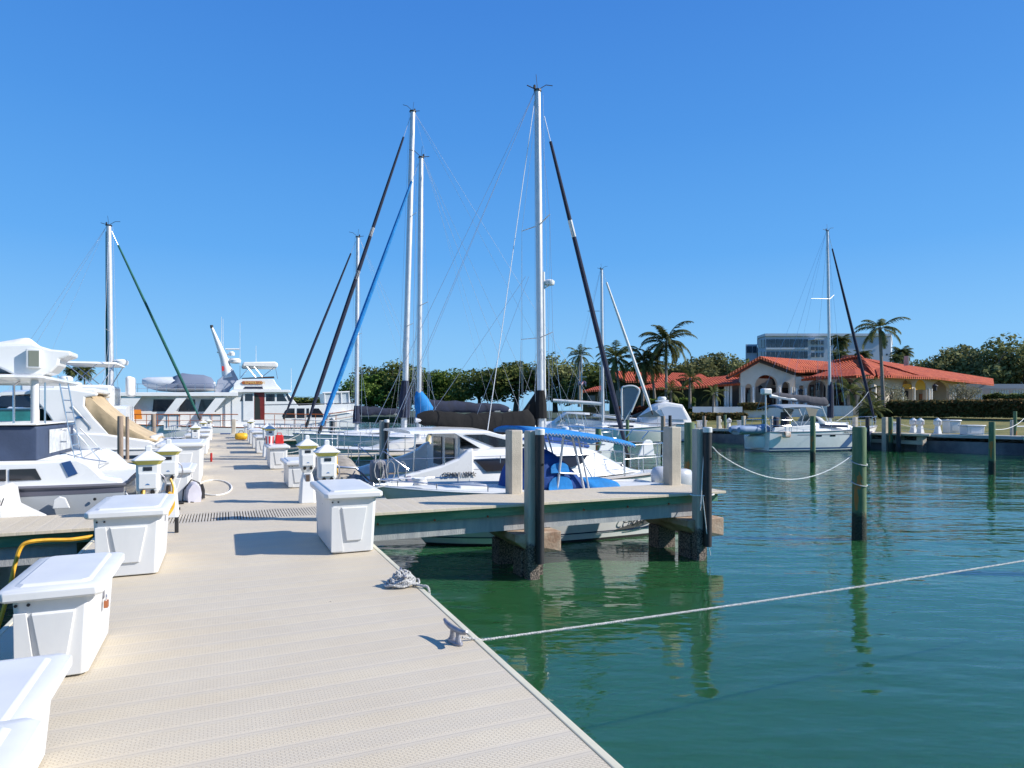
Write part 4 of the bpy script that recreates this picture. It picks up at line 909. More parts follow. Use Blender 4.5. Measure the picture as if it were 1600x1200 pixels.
# stern gear: davits, bundled dinghy, lines
for s_ in (-1, 1): tubes(B2, [([(.3, s_*1.5, .85), (-.2, s_*1.5, 1.35), (-.8, s_*1.5, 1.4)], .03), ([(.2, s_*1.9, .8), (.2, s_*1.9, 1.7), (.4, s_*1.9, 1.75), (1.0, s_*1.9, 1.3)], .016)], STEEL, 'davit')
for k_ in range(3):
    c_ = Vector((.25+.28*k_, -2.02, 1.32-.02*k_)); m = MB(); P = [c_+Vector((.11*math.cos(i/8*6.28), -.02+.0015*i, .24*math.sin(i/8*6.28))) for i in range(33)]; m.tube(P, .011, 5); m.build('line_coil', ROPEM, B2)
m = MB(); m.box(.1, .45, -1.95, -1.6, 1.0, 1.55); m.build('outboard_on_rail', GREYC, B2, bevel=.08)
D1 = thing('inflatable_dinghy', 'rolled grey inflatable dinghy under a torn tan tarp at the stern of the catamaran', 'dinghy', (2.55, 16.6, WZ), R(90))
inflatable(D1, 2.9, 1.3, .95, mat('faded_inflatable', (.20, .20, .21), .8, var=.3, vs=5, bump=.6, bs=7), -.6, 0, .24)
drape(D1, [(-.4, .5, 1.0, 1.15), (.2, .62, 1.0, 1.42), (.9, .55, 1.05, 1.7), (1.5, .5, 1.0, 1.35), (2.2, .3, 1.0, 1.1)], mat('torn_tarp', (.30, .27, .23), .95, var=.3, vs=3, bump=1., bs=5), 'tarp')
m = MB(); m.tube([(-.2, .1, 1.2), (-.25, .12, 1.5), (-.1, .1, 1.62)], .1, 8); m.build('orange_float', YEL, D1)

# ---------------------------------------------------------------- sailboats on the right side of the dock
def sailboat(name, label, bowx, yc, L, B, fs, fb, mastpx, masttop, stay, rot=math.pi, sleeve=NAVYC, cov=NAVYC, boom_px=None, boom_py=None, spre=(.5,), mastr=.09, mh=None, rail=None, band=None, cabin_m=None, cov_top=None, cr=(.34, .18), sr=(.1, .05), dodger=None, mb=None, port=True):
    sx = bowx+L if rot else bowx-L
    t = thing(name, label, 'sailboat', (sx, yc, WZ), rot)
    pt, sh, bw = hull(t, L, B, fs, fb, mh, mb, rail=rail or STEEL, sw=.72, rake=1.0, fl=(.15, .55), srake=.5, railr=.02)
    z = sh(.45)
    cabin(t, [(L*.36, B*.30, B*.24, z-.1, z+.52), (L*.42, B*.31, B*.25, z-.1, z+.54), (L*.62, B*.27, B*.21, z-.1, z+.42), (L*.72, B*.18, B*.12, z-.1, z+.22), (L*.76, B*.1, B*.05, z-.05, z+.08)], cabin_m or GEL)
    side_window(t, [(L*.40, z+.34), (L*.60, z+.27), (L*.61, z+.15), (L*.41, z+.17)], B*.298, B*.272)
    for s_ in (-1, 1):
        m = MB(); m.prism([Vector((x, s_*B*.33, q)) for x, q in ((L*.04, z-.1), (L*.05, z+.22), (L*.34, z+.30), (L*.37, z-.1))], (0, -s_*.12, 0)); m.build('cockpit_coaming', GEL, t, smooth=0, bevel=.03)
        if port:
            for k in (.42, .5, .58): p_ = pt(k, z*.62, s_, 0); portlight(t, p_.x, p_.z, p_.y, s_, .18, .055)
    lifelines(t, pt, sh, .08, .88, 7)
    railing(t, [pt(.86, sh(.86), -1, -.08), pt(.94, sh(.94), -1, -.06), pt(.995, sh(1), -1, -.0), pt(.995, sh(1), 1, -.0), pt(.94, sh(.94), 1, -.06), pt(.86, sh(.86), 1, -.08)], .62, 'pulpit')
    railing(t, [pt(.12, sh(.1), -1, -.06), pt(.01, sh(0), -1, -.06), pt(.01, sh(0), 1, -.06), pt(.12, sh(.1), 1, -.06)], .62, 'pushpit')
    m = MB(); c_ = Vector((L*.15, 0, z+.45)); m.tube([c_+Vector((0, .38*math.cos(q), .38*math.sin(q))) for q in [k*2*math.pi/18 for k in range(18)]], .014, 6, close=True)
    for q in (0, 60, 120): m.tube([c_+Vector((0, .38*math.cos(R(q)), .38*math.sin(R(q)))), c_-Vector((0, .38*math.cos(R(q)), .38*math.sin(R(q))))], .008, 4)
    m.tube([c_, c_+Vector((.2, 0, -.5))], .05, 6); m.build('steering_wheel', STEEL, t)
    m0 = onY(mastpx[0], 660, yc); m0.z = WZ+z+.3; m1 = onY(mastpx[1], masttop, yc)
    s0 = onY(stay[0], stay[1], yc)
    stern = root_m(t) @ Vector((.1, 0, fs))
    rig(t, m0, m1, s0, None, stern, B*1.1, mastr, sleeve, sr, spre, cov, cov_top, band)
    if boom_px is not None: boom(t, m0+Vector((.0, 0, H+(HY-boom_py[0])/FO*(m0.y*CS+m0.x*SN)-m0.z)) , onY(boom_px, boom_py[1], yc), .07, cov, cr)
    hatch(t, L*.68, 0, z+.3, .25)
    if dodger:
        m = MB(); g = []
        for x, w_, zz in ((L*.47, .30, z+.45), (L*.44, .31, z+.85), (L*.40, .31, z+1.05), (L*.33, .30, z+1.1)): g.append([Vector((x, B*w_*math.cos(q), z+.35+(zz-z-.35)*max(0, math.sin(q))**.6)) for q in [math.pi*k/10 for k in range(11)]])
        m.sheet(g); m.build('dodger', dodger, t, smooth=60, thick=.02)
    return t, pt, sh
S1, pS1, shS1 = sailboat('cream_sailboat', 'cream sailboat with bright blue furled jib and blue mast cover, next beyond the catamaran', 2.75, 26.6, 10.6, 3.3, 1.05, 1.35, (654, 658), 247, (498, 678), sleeve=BLUEC, cov=NAVYC, boom_px=797, boom_py=(640, 641), mh=CREAM, cabin_m=CREAM, spre=(.48,), mastr=.10, sr=(.10, .05), rail=GREYC, dodger=GREYC)
m = MB(); q = onY(655, 640, 26.6); m.loft([[q+Vector((w_*math.cos(k*math.pi/5)+dx, w_*.6*math.sin(k*math.pi/5), z)) for k in range(10)] for z, w_, dx in ((-.55, .16, 0), (-.1, .40, .25), (.1, .42, .22), (.5, .28, .08), (.75, .14, 0))]); m.build('mast_cover', BLUEC, S1, world=True, smooth=50)
lr = MB(); c_ = onY(680, 688, 26.6-1.75); lr.tube([c_+Vector((.30*math.cos(a), 0, .30*math.sin(a))) for a in [i*2*math.pi/20 for i in range(20)]], .09, 8, close=True); tag(lr.build('life_ring', mat('cream_foam', (.75, .6, .32), .6)), 'pale yellow life ring hung on the rail of the cream sailboat', 'life ring')
S2, pS2, shS2 = sailboat('navy_ketch', 'tall two masted ketch with very long dark furled sail, behind the cream sailboat', 2.9, 32.0, 16.6, 4.0, 1.25, 1.7, (631, 645), 175, (478, 668), sleeve=NAVYC, cov=NAVYC, spre=(.33, .67), mastr=.145, sr=(.105, .05), cov_top=(.045, .16), mh=GEL, band=(.46, .60), dodger=NAVYC)
a = onY(851, 700, 32.0); a.z = .6; b = onY(849, 425, 32.0); m = MB(); m.tube([a, b], .085, 10); mz = m.build('mizzen_mast', WHITEP, S2, world=True)
m = MB(); m.lathe([(.12, -.1), (.26, -.08), (.30, 0), (.30, .12), (.22, .19), (.05, .21)], onY(858, 443, 32.0), 18); m.build('radar_dome', GEL, mz, world=True)
tubes(S2, [([root_m(S2).inverted() @ onY(851, 450, 32.0), root_m(S2).inverted() @ onY(858, 446, 32.0)], .04)], ALU, 'radar_bracket')
S3, pS3, shS3 = sailboat('dark_stay_sailboat', 'smaller sailboat with dark blue furled jib, nearest to the trawler bow', 2.7, 39.3, 10.2, 3.3, 1.0, 1.35, (557, 559), 371, (443, 655), sleeve=NAVYC, cov=NAVYC, boom_px=628, boom_py=(645, 646), spre=(.5,), mastr=.115, sr=(.08, .045), cov_top=(.05, .14))
S4, pS4, shS4 = sailboat('green_trim_sailboat', 'sailboat with green furled sails on the left side of the dock, bow toward the pier', -1.15, 38.6, 10.0, 3.2, 1.0, 1.4, (174, 170), 353, (313, 656), rot=0, sleeve=GREENC, cov=None, spre=(.5,), mastr=.13, sr=(.075, .045))
m = MB(); a = onY(168, 640, 38.6); b = onY(166, 362, 38.6); m.tube([a, a.lerp(b, .5), b], [.07, .06, .03], 7); m.build('mast_sleeve', GREENC, S4, world=True)
m = MB(); m.lathe([(.1, -.1), (.30, -.08), (.34, 0), (.34, .12), (.25, .2), (.05, .22)], onY(189, 568, 38.6), 18); m.build('radar_dome', GEL, S4, world=True)
tubes(S4, [([root_m(S4).inverted() @ onY(175, 572, 38.6), root_m(S4).inverted() @ onY(189, 571, 38.6)], .05)], ALU, 'radar_bracket')

# ---------------------------------------------------------------- left side: grey hulled flybridge boat (stern to the dock)
GL = 9.2; gy = 14.05
B3 = thing('flybridge_boat', 'grey hulled boat with slate canvas cockpit enclosure and covered hardtop, on the near left', 'boat', (-1.5, gy, WZ), math.pi)
pt, sh, bw = hull(B3, GL, 3.4, 1.57, 1.9, GREYH, mat('red_bottom_paint', (.12, .02, .02), .6), rake=.9, sw=.93, fl=(.10, .6), railr=.035, rail=mat('grey_rub_rail2', (.13, .13, .15), .5), deck_drop=.02)
stripe(B3, pt, sh, .63, .645, BLK, 0, .96); stripe(B3, pt, sh, .16, .175, BLK, 0, .96)
stripe(B3, pt, sh, 1.42, 1.53, mat('dark_sheer_band', (.10, .10, .13), .4), 0, 1, 'sheer_band')
# local: x 0 stern .. +bow is world -x ; local y + = world -y (viewer side)
m = MB(); P = [(0.05, 1.57), (.05, 1.66), (1.2, 1.80), (1.3, 2.05), (4.5, 2.1), (4.5, 1.5)]
for s_ in (-1, 1):
    m = MB(); m.prism([Vector((x, s_*1.50, z)) for x, z in ((.05, 1.5), (.05, 1.62), (.30, 1.68), (.50, 1.90), (.66, 1.99), (.95, 1.97), (1.25, 1.96), (5, 2.0), (5, 1.5))], (0, -s_*.22, 0)); m.build('cockpit_side', GEL, B3, smooth=0, bevel=.05)
m = MB(); m.box(1.2, 6.2, -1.35, 1.35, 1.2, 1.97); m.build('deckhouse', GEL, B3, bevel=.06)
for x0_, x1_ in ((1.17, 1.56), (1.60, 2.5), (2.6, 3.6)):
    m = MB(); m.prism([Vector((x, 1.502, z)) for x, z in ((x0_-.03, 1.66), (x0_+.05, 1.84), (x1_, 1.84), (x1_, 1.66))] if x0_ < 1.3 else [Vector((x, 1.502, z)) for x, z in ((x0_, 1.66), (x0_, 1.84), (x1_, 1.84), (x1_, 1.66))], (0, .012, 0)); m.build('window', BROWNG, B3, smooth=0, bevel=.004)
# canvas enclosure
m = MB(); rings = []
for x, z1 in ((1.22, 2.46), (1.25, 2.5), (2.0, 2.52), (5.0, 2.52)): rings.append([Vector(p) for p in ((x, -1.4, 1.96), (x, -1.36, z1), (x, 1.36, z1), (x, 1.4, 1.96))])
m.loft(rings, closed=True); m.build('canvas_enclosure', SLATEC, B3, smooth=0, bevel=.02)
m = MB(); m.prism([Vector((x, 1.395, z)) for x, z in ((2.35, 2.1), (2.8, 2.1), (2.8, 2.4), (2.35, 2.4))], (0, .006, 0)); m.build('vinyl_window', mat('clear_vinyl', (.55, .57, .58), .2, var=.15, vs=5, bump=.4, bs=4), B3, smooth=0)
m = MB(); m.prism([Vector((1.212, y, z)) for y, z in ((-1.0, 2.03), (.65, 2.03), (.65, 2.43), (-1.0, 2.43))], (-.006, 0, 0)); m.build('vinyl_window', MT['clear_vinyl'], B3, smooth=0)
m = MB(); m.box(1.22, 5, -1.42, 1.42, 2.521, 2.55); m.build('enclosure_top', GEL2, B3, bevel=.01)
# hardtop on posts
m = MB(); m.tube([(1.28, 1.28, 2.54), (1.28, 1.28, 3.24)], .055, 12); m.build('hardtop_post', WHITEP, B3)
m = MB(); m.tube([(1.8, -1.28, 2.54), (1.8, -1.28, 3.24)], .04, 12); m.build('hardtop_post', WHITEP, B3)
m = MB(); rings = []
for x, k in ((1.12, .3), (1.17, .8), (1.35, 1.), (5.2, 1.)): rings.append([Vector((x, y*1.45, z)) for y, z in ((-1, 3.28), (-.9, 3.28-.05*k), (.9, 3.28-.05*k), (1, 3.28), (.9, 3.28+.05*k), (-.9, 3.28+.05*k))])
m.loft(rings); m.build('hardtop', GEL, B3)
tubes(B3, [([(1.55, 1.3, 2.54), (1.55, 1.3, 3.15), (1.47, 1.3, 3.22)], .018), ([(1.22, .9, 2.54), (1.22, .9, 3.22)], .014)], STEEL, 'enclosure_frame')
# covered helm chair and radar cabinet on top
m = MB(); rings = []
for x, w_, z1, z0 in ((1.22, .25, 3.66, 3.5), (1.3, .45, 3.86, 3.42), (1.5, .5, 3.94, 3.40), (1.62, .55, 4.12, 3.36), (1.74, .5, 4.10, 3.36), (2.2, .7, 3.94, 3.36), (4.2, .6, 3.7, 3.36)):
    rings.append([Vector((x, w_*c_*1.1, z0+(z1-z0)*q)) for c_, q in ((-1.1, 0), (-1, .3), (-.6, .7), (0, 1), (.6, .72), (1, .28), (1.1, 0))])
m.loft(rings); m.build('flybridge_cover', WHTC, B3, smooth=60, sub=2)
# radar arm: white wedge shaped moulding
m = MB(); m.prism([Vector((x, .5, z)) for x, z in ((1.6, 3.33), (1.22, 3.33), (1.10, 3.38), (1.0, 3.5), (.98, 3.60), (.82, 3.66), (.82, 3.74), (1.1, 3.76), (1.35, 3.84), (1.9, 3.8), (1.9, 3.5))], (0, .6, 0)); m.build('radar_wing', GEL, B3, smooth=0, bevel=.03)
m = MB(); m.box(1.22, 1.42, 1.1, 1.2, 3.44, 3.75); m.build('speaker_box', WHITEP, B3, bevel=.015)
m = MB(); m.box(1.24, 1.38, 1.2, 1.206, 3.47, 3.72); m.build('screen', mat('olive_glass', (.22, .23, .18), .3), B3)
# ladder
def lad(pts_l, pts_r, k, root, r=.013):
    m = MB(); m.tube(pts_l, r, 6); m.tube(pts_r, r, 6)
    def along(p, t):
        n_ = len(p)-1; i = min(n_-1, int(t*n_)); return Vector(p[i]).lerp(Vector(p[i+1]), t*n_-i)
    for i in range(1, k): m.tube([along(pts_l, i/k), along(pts_r, i/k)], r*.9, 6)
    m.build('ladder', STEEL, root)
lad([(.95, -.05, 1.75), (1.08, -.05, 2.5), (1.22, -.05, 3.38)], [(.92, -.55, 1.75), (1.05, -.55, 2.5), (1.18, -.55, 3.38)], 8, B3)
lad([(.75, -.95, 1.5), (.72, -.95, 1.8), (1.15, -.95, 2.4)], [(.62, -1.3, 1.5), (.6, -1.3, 1.8), (1.1, -1.3, 2.4)], 3, B3)
tubes(B3, [([(1.17, .9, 1.62), (1.14, .9, 1.9)], .012), ([(1.17, .7, 1.62), (1.14, .7, 1.9)], .012), ([(1.13, 1.0, 1.8), (1.13, .6, 1.8)], .01), ([(1.1, -.2, 1.95), (.9, -.5, 1.85), (.6, -.9, 1.75)], .014)], STEEL, 'grab_rail')
m = MB(); m.prism([Vector((x, 1.502, z)) for x, z in ((.877, 1.92), (.755, 1.95), (.655, 1.74), (.781, 1.69))], (0, .014, 0)); o = m.build('blue_hatch_cover', SOLAR, B3, smooth=0)
m = MB(); m.prism([Vector((.0+x, 1.70, z)) for x, z in ((.72, 1.22), (.95, 1.22), (.93, 1.36), (.86, 1.41), (.78, 1.38))], (0, .05, 0)); m.build('hull_vent', WHITEP, B3, smooth=0, bevel=.01)
m = MB(); m.lathe([(.025, 0), (.02, .02)], n=10, M=Matrix.Translation((.40, 1.64, 1.33)) @ Matrix.Rotation(R(-90), 4, 'X')); m.build('drain', BLK, B3)
m = MB(); m.box(.03, .05, .45, .75, 1.28, 1.45); m.build('vent_plate', CREAM, B3)
# tender on near left: small white bow with script
p0 = W(62, 809, 9.62)
T0 = thing('white_tender', 'white bow of a small boat with dark script lettering at the left edge', 'boat', (p0.x, 12.0, WZ), 0)
m = MB(); 
for nm, secs in (('hull', [(0, .04, 1.17), (-.2, .12, 1.27), (-.37, .2, 1.36), (-.42, .26, 1.60), (-.50, .3, 1.66), (-1.6, .4, 1.74)]),):
    rings = [[Vector((x, -w_, zt)), Vector((x, w_, zt)), Vector((x, w_*.7, -.3)), Vector((x, -w_*.7, -.3))] for x, w_, zt in secs]; m.loft(rings)
m.build('hull', GEL, T0, smooth=0, bevel=.02)
text('Yndel', 'name_lettering', INK, .16, (p0.x-.84, 12.0-.345, WZ+1.38), Euler((R(90), 0, R(4))), T0, True, .003, .3)
m = MB(); m.prism([Vector((x, -.315, z)) for x, z in ((-.50, 1.60), (-.56, 1.56), (-1.1, 1.54), (-1.1, 1.64))], (0, .02, 0)); m.build('window', BROWNG, T0, smooth=0)

# ---------------------------------------------------------------- left: express cruiser with tan cockpit cover
ey = 26.3; B4 = thing('express_cruiser', 'white express cruiser with teal windshield and tan cockpit cover on the left', 'motor yacht', (-1.95, ey, WZ), math.pi)
pt, sh, bw = hull(B4, 10.6, 3.5, 1.50, 2.0, rake=1.4, sw=.9, fl=(.10, .6), rail=WHITEP)
stripe(B4, pt, sh, .15, 1.28, mat('dark_blue_hull_shade', (.02, .04, .07), .2, coat=.4), 0, .94, 'hull_shade')  # dark blue band paints the shadow onto the white hull side
ez = lambda py, D=22.6: H+(HY-py)/FO*D-WZ
m = MB(); m.prism([Vector((x, -1.6, z)) for x, z in ((-.1, 1.35), (-.1, 1.55), (.3, 1.75), (1.6, 2.0), (6.5, 2.25), (9.0, 2.1), (9.4, 1.9), (9.0, 1.3))], (0, 3.2, 0)); m.build('coaming', GEL, B4, smooth=0, bevel=.06)
for s_ in (-1, 1):
    m = MB(); m.prism([Vector((x, s_*1.55, z)) for x, z in ((1.35, 1.9), (2.75, 1.95), (3.1, 2.6), (3.5, 3.15), (3.6, 3.42), (2.6, 3.45), (1.75, 3.30), (1.8, 3.2), (2.1, 3.16), (2.12, 2.9), (1.85, 2.5))], (0, -s_*.22, 0)); m.build('radar_arch', GEL, B4, smooth=0, bevel=.05)
m = MB(); m.box(1.8, 3.5, -1.5, 1.5, 3.3, 3.45); m.build('arch_top', GEL, B4, bevel=.06)
m = MB(); m.box(2.5, 3.2, -.4, .4, 3.45, 3.7); m.lathe([(.2, 3.7), (.2, 3.85), (.12, 3.9)], (2.9, 0, 0), 12); m.build('radar_base', GEL, B4, bevel=.03)
tubes(B4, [([(2.45, 1.58, 2.9), (1.95, 1.58, 2.25), (1.95, 1.58, 2.15)], .016)], STEEL, 'arch_rail')
m = MB(); m.prism([Vector((x, 1.56, z)) for x, z in ((2.35, 2.55), (2.15, 2.55), (2.12, 2.50), (2.35, 2.48))], (0, .012, 0)); m.build('emblem', LOGO, B4, smooth=0)
m = MB(); g = []
for i in range(8):
    t = i/7; x = 2.1-2.05*t; z = 3.32-1.62*t**.82-(.12*math.sin(math.pi*t)); g.append([Vector((x, 1.5*(k/5-1), z-(.0 if k in (0, 10) else 0)+.10*(1-(k/5-1)**2)+.02*math.sin(k*1.9+i))) for k in range(11)])
g = g; m.sheet(g)
for s_ in (0, -1):
    m.sheet([[r[s_], Vector((r[s_].x+.0, r[s_].y*1.03, max(1.72, min(r[s_].z, 1.95-.12*(2.3-r[s_].x))))) ] for r in g])
m.build('cockpit_cover', TANC, B4, smooth=60, thick=.015)
for s_ in (-1, 1):
    m = MB(); m.prism([Vector((x, s_*1.56, z)) for x, z in ((3.2, 2.12), (6.6, 2.2), (5.0, 2.75), (3.45, 2.78))], (0, s_*.015, 0)); m.build('windshield_side', TEAL, B4, smooth=0)
    m = MB(); m.tube([(3.4, s_*1.59, 2.79), (5.05, s_*1.58, 2.77), (6.7, s_*1.55, 2.2)], .035, 6); m.build('windshield_frame', mat('blue_frame', (.05, .16, .25), .3, .3), B4)
m = MB(); m.prism([Vector((x, y, z)) for x, y, z in ((5.0, -1.5, 2.76), (5.0, 1.5, 2.76), (6.6, 1.5, 2.21), (6.6, -1.5, 2.21))], (0, 0, .02)); m.build('windshield', TEAL, B4, smooth=0)
m = MB(); g = []
m.loft([[Vector((x, y, z)) for y, z in ((-w_, z0), (-w_, z1-.06), (-w_*.8, z1), (w_*.8, z1), (w_, z1-.06), (w_, z0))] for x, w_, z0, z1 in ((3.3, 1.45, 3.28, 3.42), (4.3, 1.45, 3.2, 3.36), (4.9, 1.4, 2.8, 3.05))]); m.build('hardtop', GEL, B4)
side_window(B4, [(3.5, 2.86), (4.75, 2.86), (4.4, 3.18), (3.6, 3.2)], 1.47, 1.42, GLASS)
m = MB(); m.box(.1, .3, -1.4, 1.4, 1.4, 1.9); m.build('transom', GEL, B4, bevel=.05)
railing(B4, [pt(t, sh(t)+.35, 1, -.3) for t in (.55, .65, .75, .85, .95)], .45, 'bow_rail', mid=False)
# small flybridge boat with white bimini beyond it
B5 = thing('bimini_cruiser', 'white cruiser with flat white bimini left of the green furled sail', 'boat', (-2.2, 31.8, WZ), math.pi)
pt, sh, bw = hull(B5, 9.5, 3.4, 1.2, 1.7, rake=1.1, sw=.9, rail=WHITEP)
cabin(B5, [(1.4, 1.4, 1.3, 1.2, 2.9), (5.5, 1.4, 1.25, 1.2, 2.95), (7.0, 1.1, .8, 1.3, 2.2), (8.2, .6, .4, 1.4, 1.8)])
side_window(B5, [(1.6, 2.3), (5.2, 2.3), (5.4, 1.9), (1.6, 1.9)], 1.39, 1.36)
m = MB(); m.box(1.9, 4.9, -1.35, 1.35, 2.9, 3.75); m.build('flybridge', GEL, B5, bevel=.1)
m = MB(); m.box(1.7, 3.6, -1.2, 1.2, 4.58, 4.68, tz=.06); m.build('bimini', WHTC, B5, bevel=.04)
for s_ in (-1, 1): tubes(B5, [([(3.5, s_*1.15, 4.6), (2.3, s_*1.2, 3.5)], .02), ([(1.8, s_*1.15, 4.6), (2.4, s_*1.2, 3.5)], .02), ([(2.4, s_*1.15, 4.6), (3.5, s_*1.2, 3.5)], .015)], STEEL, 'bimini_frame')
m = MB(); m.box(1.25, 1.5, -.7, .7, 3.3, 4.15); m.build('folded_canvas', WHTC, B5, bevel=.1)
m = MB(); m.tube([(2.05, 1.3, 3.2), (1.95, 1.3, 5.4)], .012, 5); m.build('antenna', WHITEP, B5)

# mooring lines from the bows to the dock cleats
def mline(a, b, sag, label, r=.012, m_=None):
    m = MB(); m.tube(arc(a, b, sag, 12), r, 5); tag(m.build('mooring_line', m_ or ROPEM), label, 'rope')
mline((3.0, 13.0, .05), (1.47, 12.6, .06), .06, 'dock line from the bow of the blue topped boat to a cleat')
mline((3.3, 16.5, -.3), (1.47, 15.8, .06), .12, 'dock line from the near stern corner of the catamaran')
mline((3.3, 19.3, -.3), (1.47, 17.3, .06), .16, 'dock line from the far stern corner of the catamaran')
mline((3.0, 26.3, .1), (1.45, 24.4, .05), .1, 'dock line slanting from the cream sailboat bow past the dock box')
mline((3.0, 26.9, .1), (1.45, 27.6, .05), .1, 'second dock line from the cream sailboat bow')
mline((3.2, 31.7, .4), (1.45, 30.0, .05), .1, 'dock line from the bow of the two masted ketch')
mline((3.2, 32.3, .4), (1.45, 33.6, .05), .1, 'farther dock line from the bow of the two masted ketch')
mline((3.0, 39.0, .1), (1.45, 37.0, .05), .1, 'dock line from the bow of the sailboat nearest the trawler')
mline((-1.6, 12.9, .3), (-1.25, 11.9, .05), .05, 'dock line from the stern of the grey hulled boat', m_=MT['white_rope'])
mline((-1.6, 15.3, .3), (-1.25, 14.2, .05), .08, 'farther stern line of the grey hulled boat', m_=MT['white_rope'])
mline((-2.1, 25.0, .2), (-1.25, 24.2, .05), .08, 'stern line of the white express cruiser')

# ---------------------------------------------------------------- trawler across the end of the dock
TY = 49.0
def tp(px, py, dy=0.): return onY(px, py, TY+dy)
TR = thing('trawler_yacht', 'long white trawler yacht with red lined door and name board lying across the dock end', 'motor yacht', (onY(560, 640, TY).x, TY+2.4, WZ), math.pi)
xs, xe = onY(135, 640, TY).x, onY(560, 640, TY).x
TLn = xe-xs+2.5
pt, sh, bw = hull(TR, TLn, 4.7, 1.45, 2.1, rake=1.5, sw=.85, rail=WOODR, fl=(.08, .6), boot=.15)
def slabw(root, pts, d, name, m_, dy=0., bevel=0., **k):
    m = MB(); P = [tp(x, y, dy) for x, y in pts]; m.prism(P, (0, d, 0)); return m.build(name, m_, root, world=True, smooth=0, bevel=bevel)
# saloon with side deck, roof, slanted pillars
slabw(TR, [(150, 668), (150, 618), (352, 618), (352, 668)], 3.4, 'saloon', GEL, .7)
slabw(TR, [(128, 619), (170, 613), (372, 613), (372, 619)], 4.4, 'boat_deck', GEL, .0, .02)
for a, b in ((238, 272), (282, 305), (312, 338)): slabw(TR, [(a+2, 624), (b, 624), (b, 643), (a+(0 if a < 280 else -3), 643)], .02, 'window', GLASS, .68)
for a in (276, 337): slabw(TR, [(a, 621), (a+16, 621), (a-6, 648), (a-21, 648)], .08, 'slanted_pillar', GEL, .1, .01)
slabw(TR, [(256, 648), (282, 648), (282, 672), (256, 672)], .08, 'pillar_foot', GEL, .1); slabw(TR, [(316, 648), (345, 648), (345, 672), (316, 672)], .08, 'pillar_foot', GEL, .1)
slabw(TR, [(190, 619), (222, 619), (206, 640), (200, 668), (180, 668)], .1, 'aft_wing', GEL, .1)
slabw(TR, [(207, 655), (209, 640), (220, 640), (222, 655)], .06, 'orange_cloth', ORG, .3)
slabw(TR, [(352, 668), (352, 616), (364, 616), (364, 668)], 3.4, 'pilothouse_aft_wall', GEL, .6)
# pilothouse
slabw(TR, [(362, 668), (362, 612), (448, 612), (466, 634), (556, 630), (560, 668)], 3.6, 'pilothouse', GEL, .55, .03)
slabw(TR, [(358, 613), (362, 609), (452, 609), (456, 613)], 4.1, 'pilothouse_roof', GEL, .3, .02)
slabw(TR, [(397, 656), (397, 612.8), (413.5, 612.8), (413.5, 656)], .01, 'doorway', REDW, .545)
slabw(TR, [(398, 655), (398, 616), (402, 616), (406, 624), (407, 655)], .005, 'dark_interior', mat('dark_interior', (.012, .02, .015), .6), .535)
dr = slabw(TR, [(380, 657), (380, 613.5), (397, 613.5), (397, 657)], .05, 'sliding_door', GEL, .48, .01); slabw(dr, [(383, 626.5), (383, 615.5), (395, 615.5), (395, 626.5)], .01, 'door_window', GLASS, .468)
slabw(TR, [(375, 627), (379, 614.5), (379, 627)], .02, 'corner_window', GLASS, .54)
for a in ([(415.5, 627), (415.5, 615.5), (429.5, 615.5), (429.5, 627)], [(432.5, 627), (432.5, 615.5), (442, 615.5), (449, 627)], [(451, 626.5), (446.5, 615.5), (449.5, 615.5), (457, 626.5)]): slabw(TR, a, .02, 'window', GLASS, .54, .01)
slabw(TR, [(413, 632.6), (413, 631.8), (560, 629), (560, 630)], .03, 'trim_line', GREYC, .52)
for a in ([(441, 650), (446, 641), (450, 638), (460.5, 638), (460.5, 653), (443, 653)], [(464, 653), (464, 638), (476, 638), (476, 653)], [(479, 652), (479, 638), (483, 638), (483, 652)], [(487, 652), (487, 638), (498, 638), (505, 647), (505, 652)]): slabw(TR, a, .02, 'window', GLASS, .53, .01)
slabw(TR, [(506, 668), (512, 652), (520, 644), (534, 641), (560, 650), (560, 668)], .3, 'bow_bulwark', GEL, .2, .05)
slabw(TR, [(364, 609), (365, 600), (369, 595), (376, 592.5), (428, 592.5), (432, 600), (440, 609)], 3.0, 'flybridge', GEL, .8, .05)
slabw(TR, [(380, 607.5), (383, 604), (410, 604), (411, 607.5)], .02, 'awning_slot', NAVYC, .78)
nb = slabw(TR, [(377, 598), (379.5, 595.4), (409, 595.4), (411.5, 598), (409, 600.6), (379.5, 600.6)], .04, 'name_board', WOODR, .74, .01)
q = tp(382, 599.6, .72); text('SUMMER LOVE', 'name_lettering', GOLD, .25, (q.x, q.y-.01, q.z), Euler((R(90), 0, 0)), TR, True, .002, 0, .83)
slabw(TR, [(378, 592), (378, 590.5), (428, 588), (429, 591)], .05, 'flybridge_coaming', mat('dark_coaming', (.05, .025, .02), .6), .8)
m = MB(); P = [tp(x, y, .9) for x, y in ((378, 570), (381, 565.5), (430, 565), (434.5, 568), (434, 574), (380, 573))]; m.prism(P, (0, 2.8, 0)); m.build('bimini', WHTC, TR, world=True, bevel=.08)
for (a, b) in (((376, 590), (390, 573)), ((385, 572), (400, 590)), ((408, 590), (430, 573)), ((430, 572), (434, 592)), ((396, 572), (412, 591))):
    for dy in (.95, 3.5): m = MB(); m.tube([tp(*a, dy), tp(*b, dy)], .025, 5); m.build('bimini_frame', STEEL, TR, world=True)
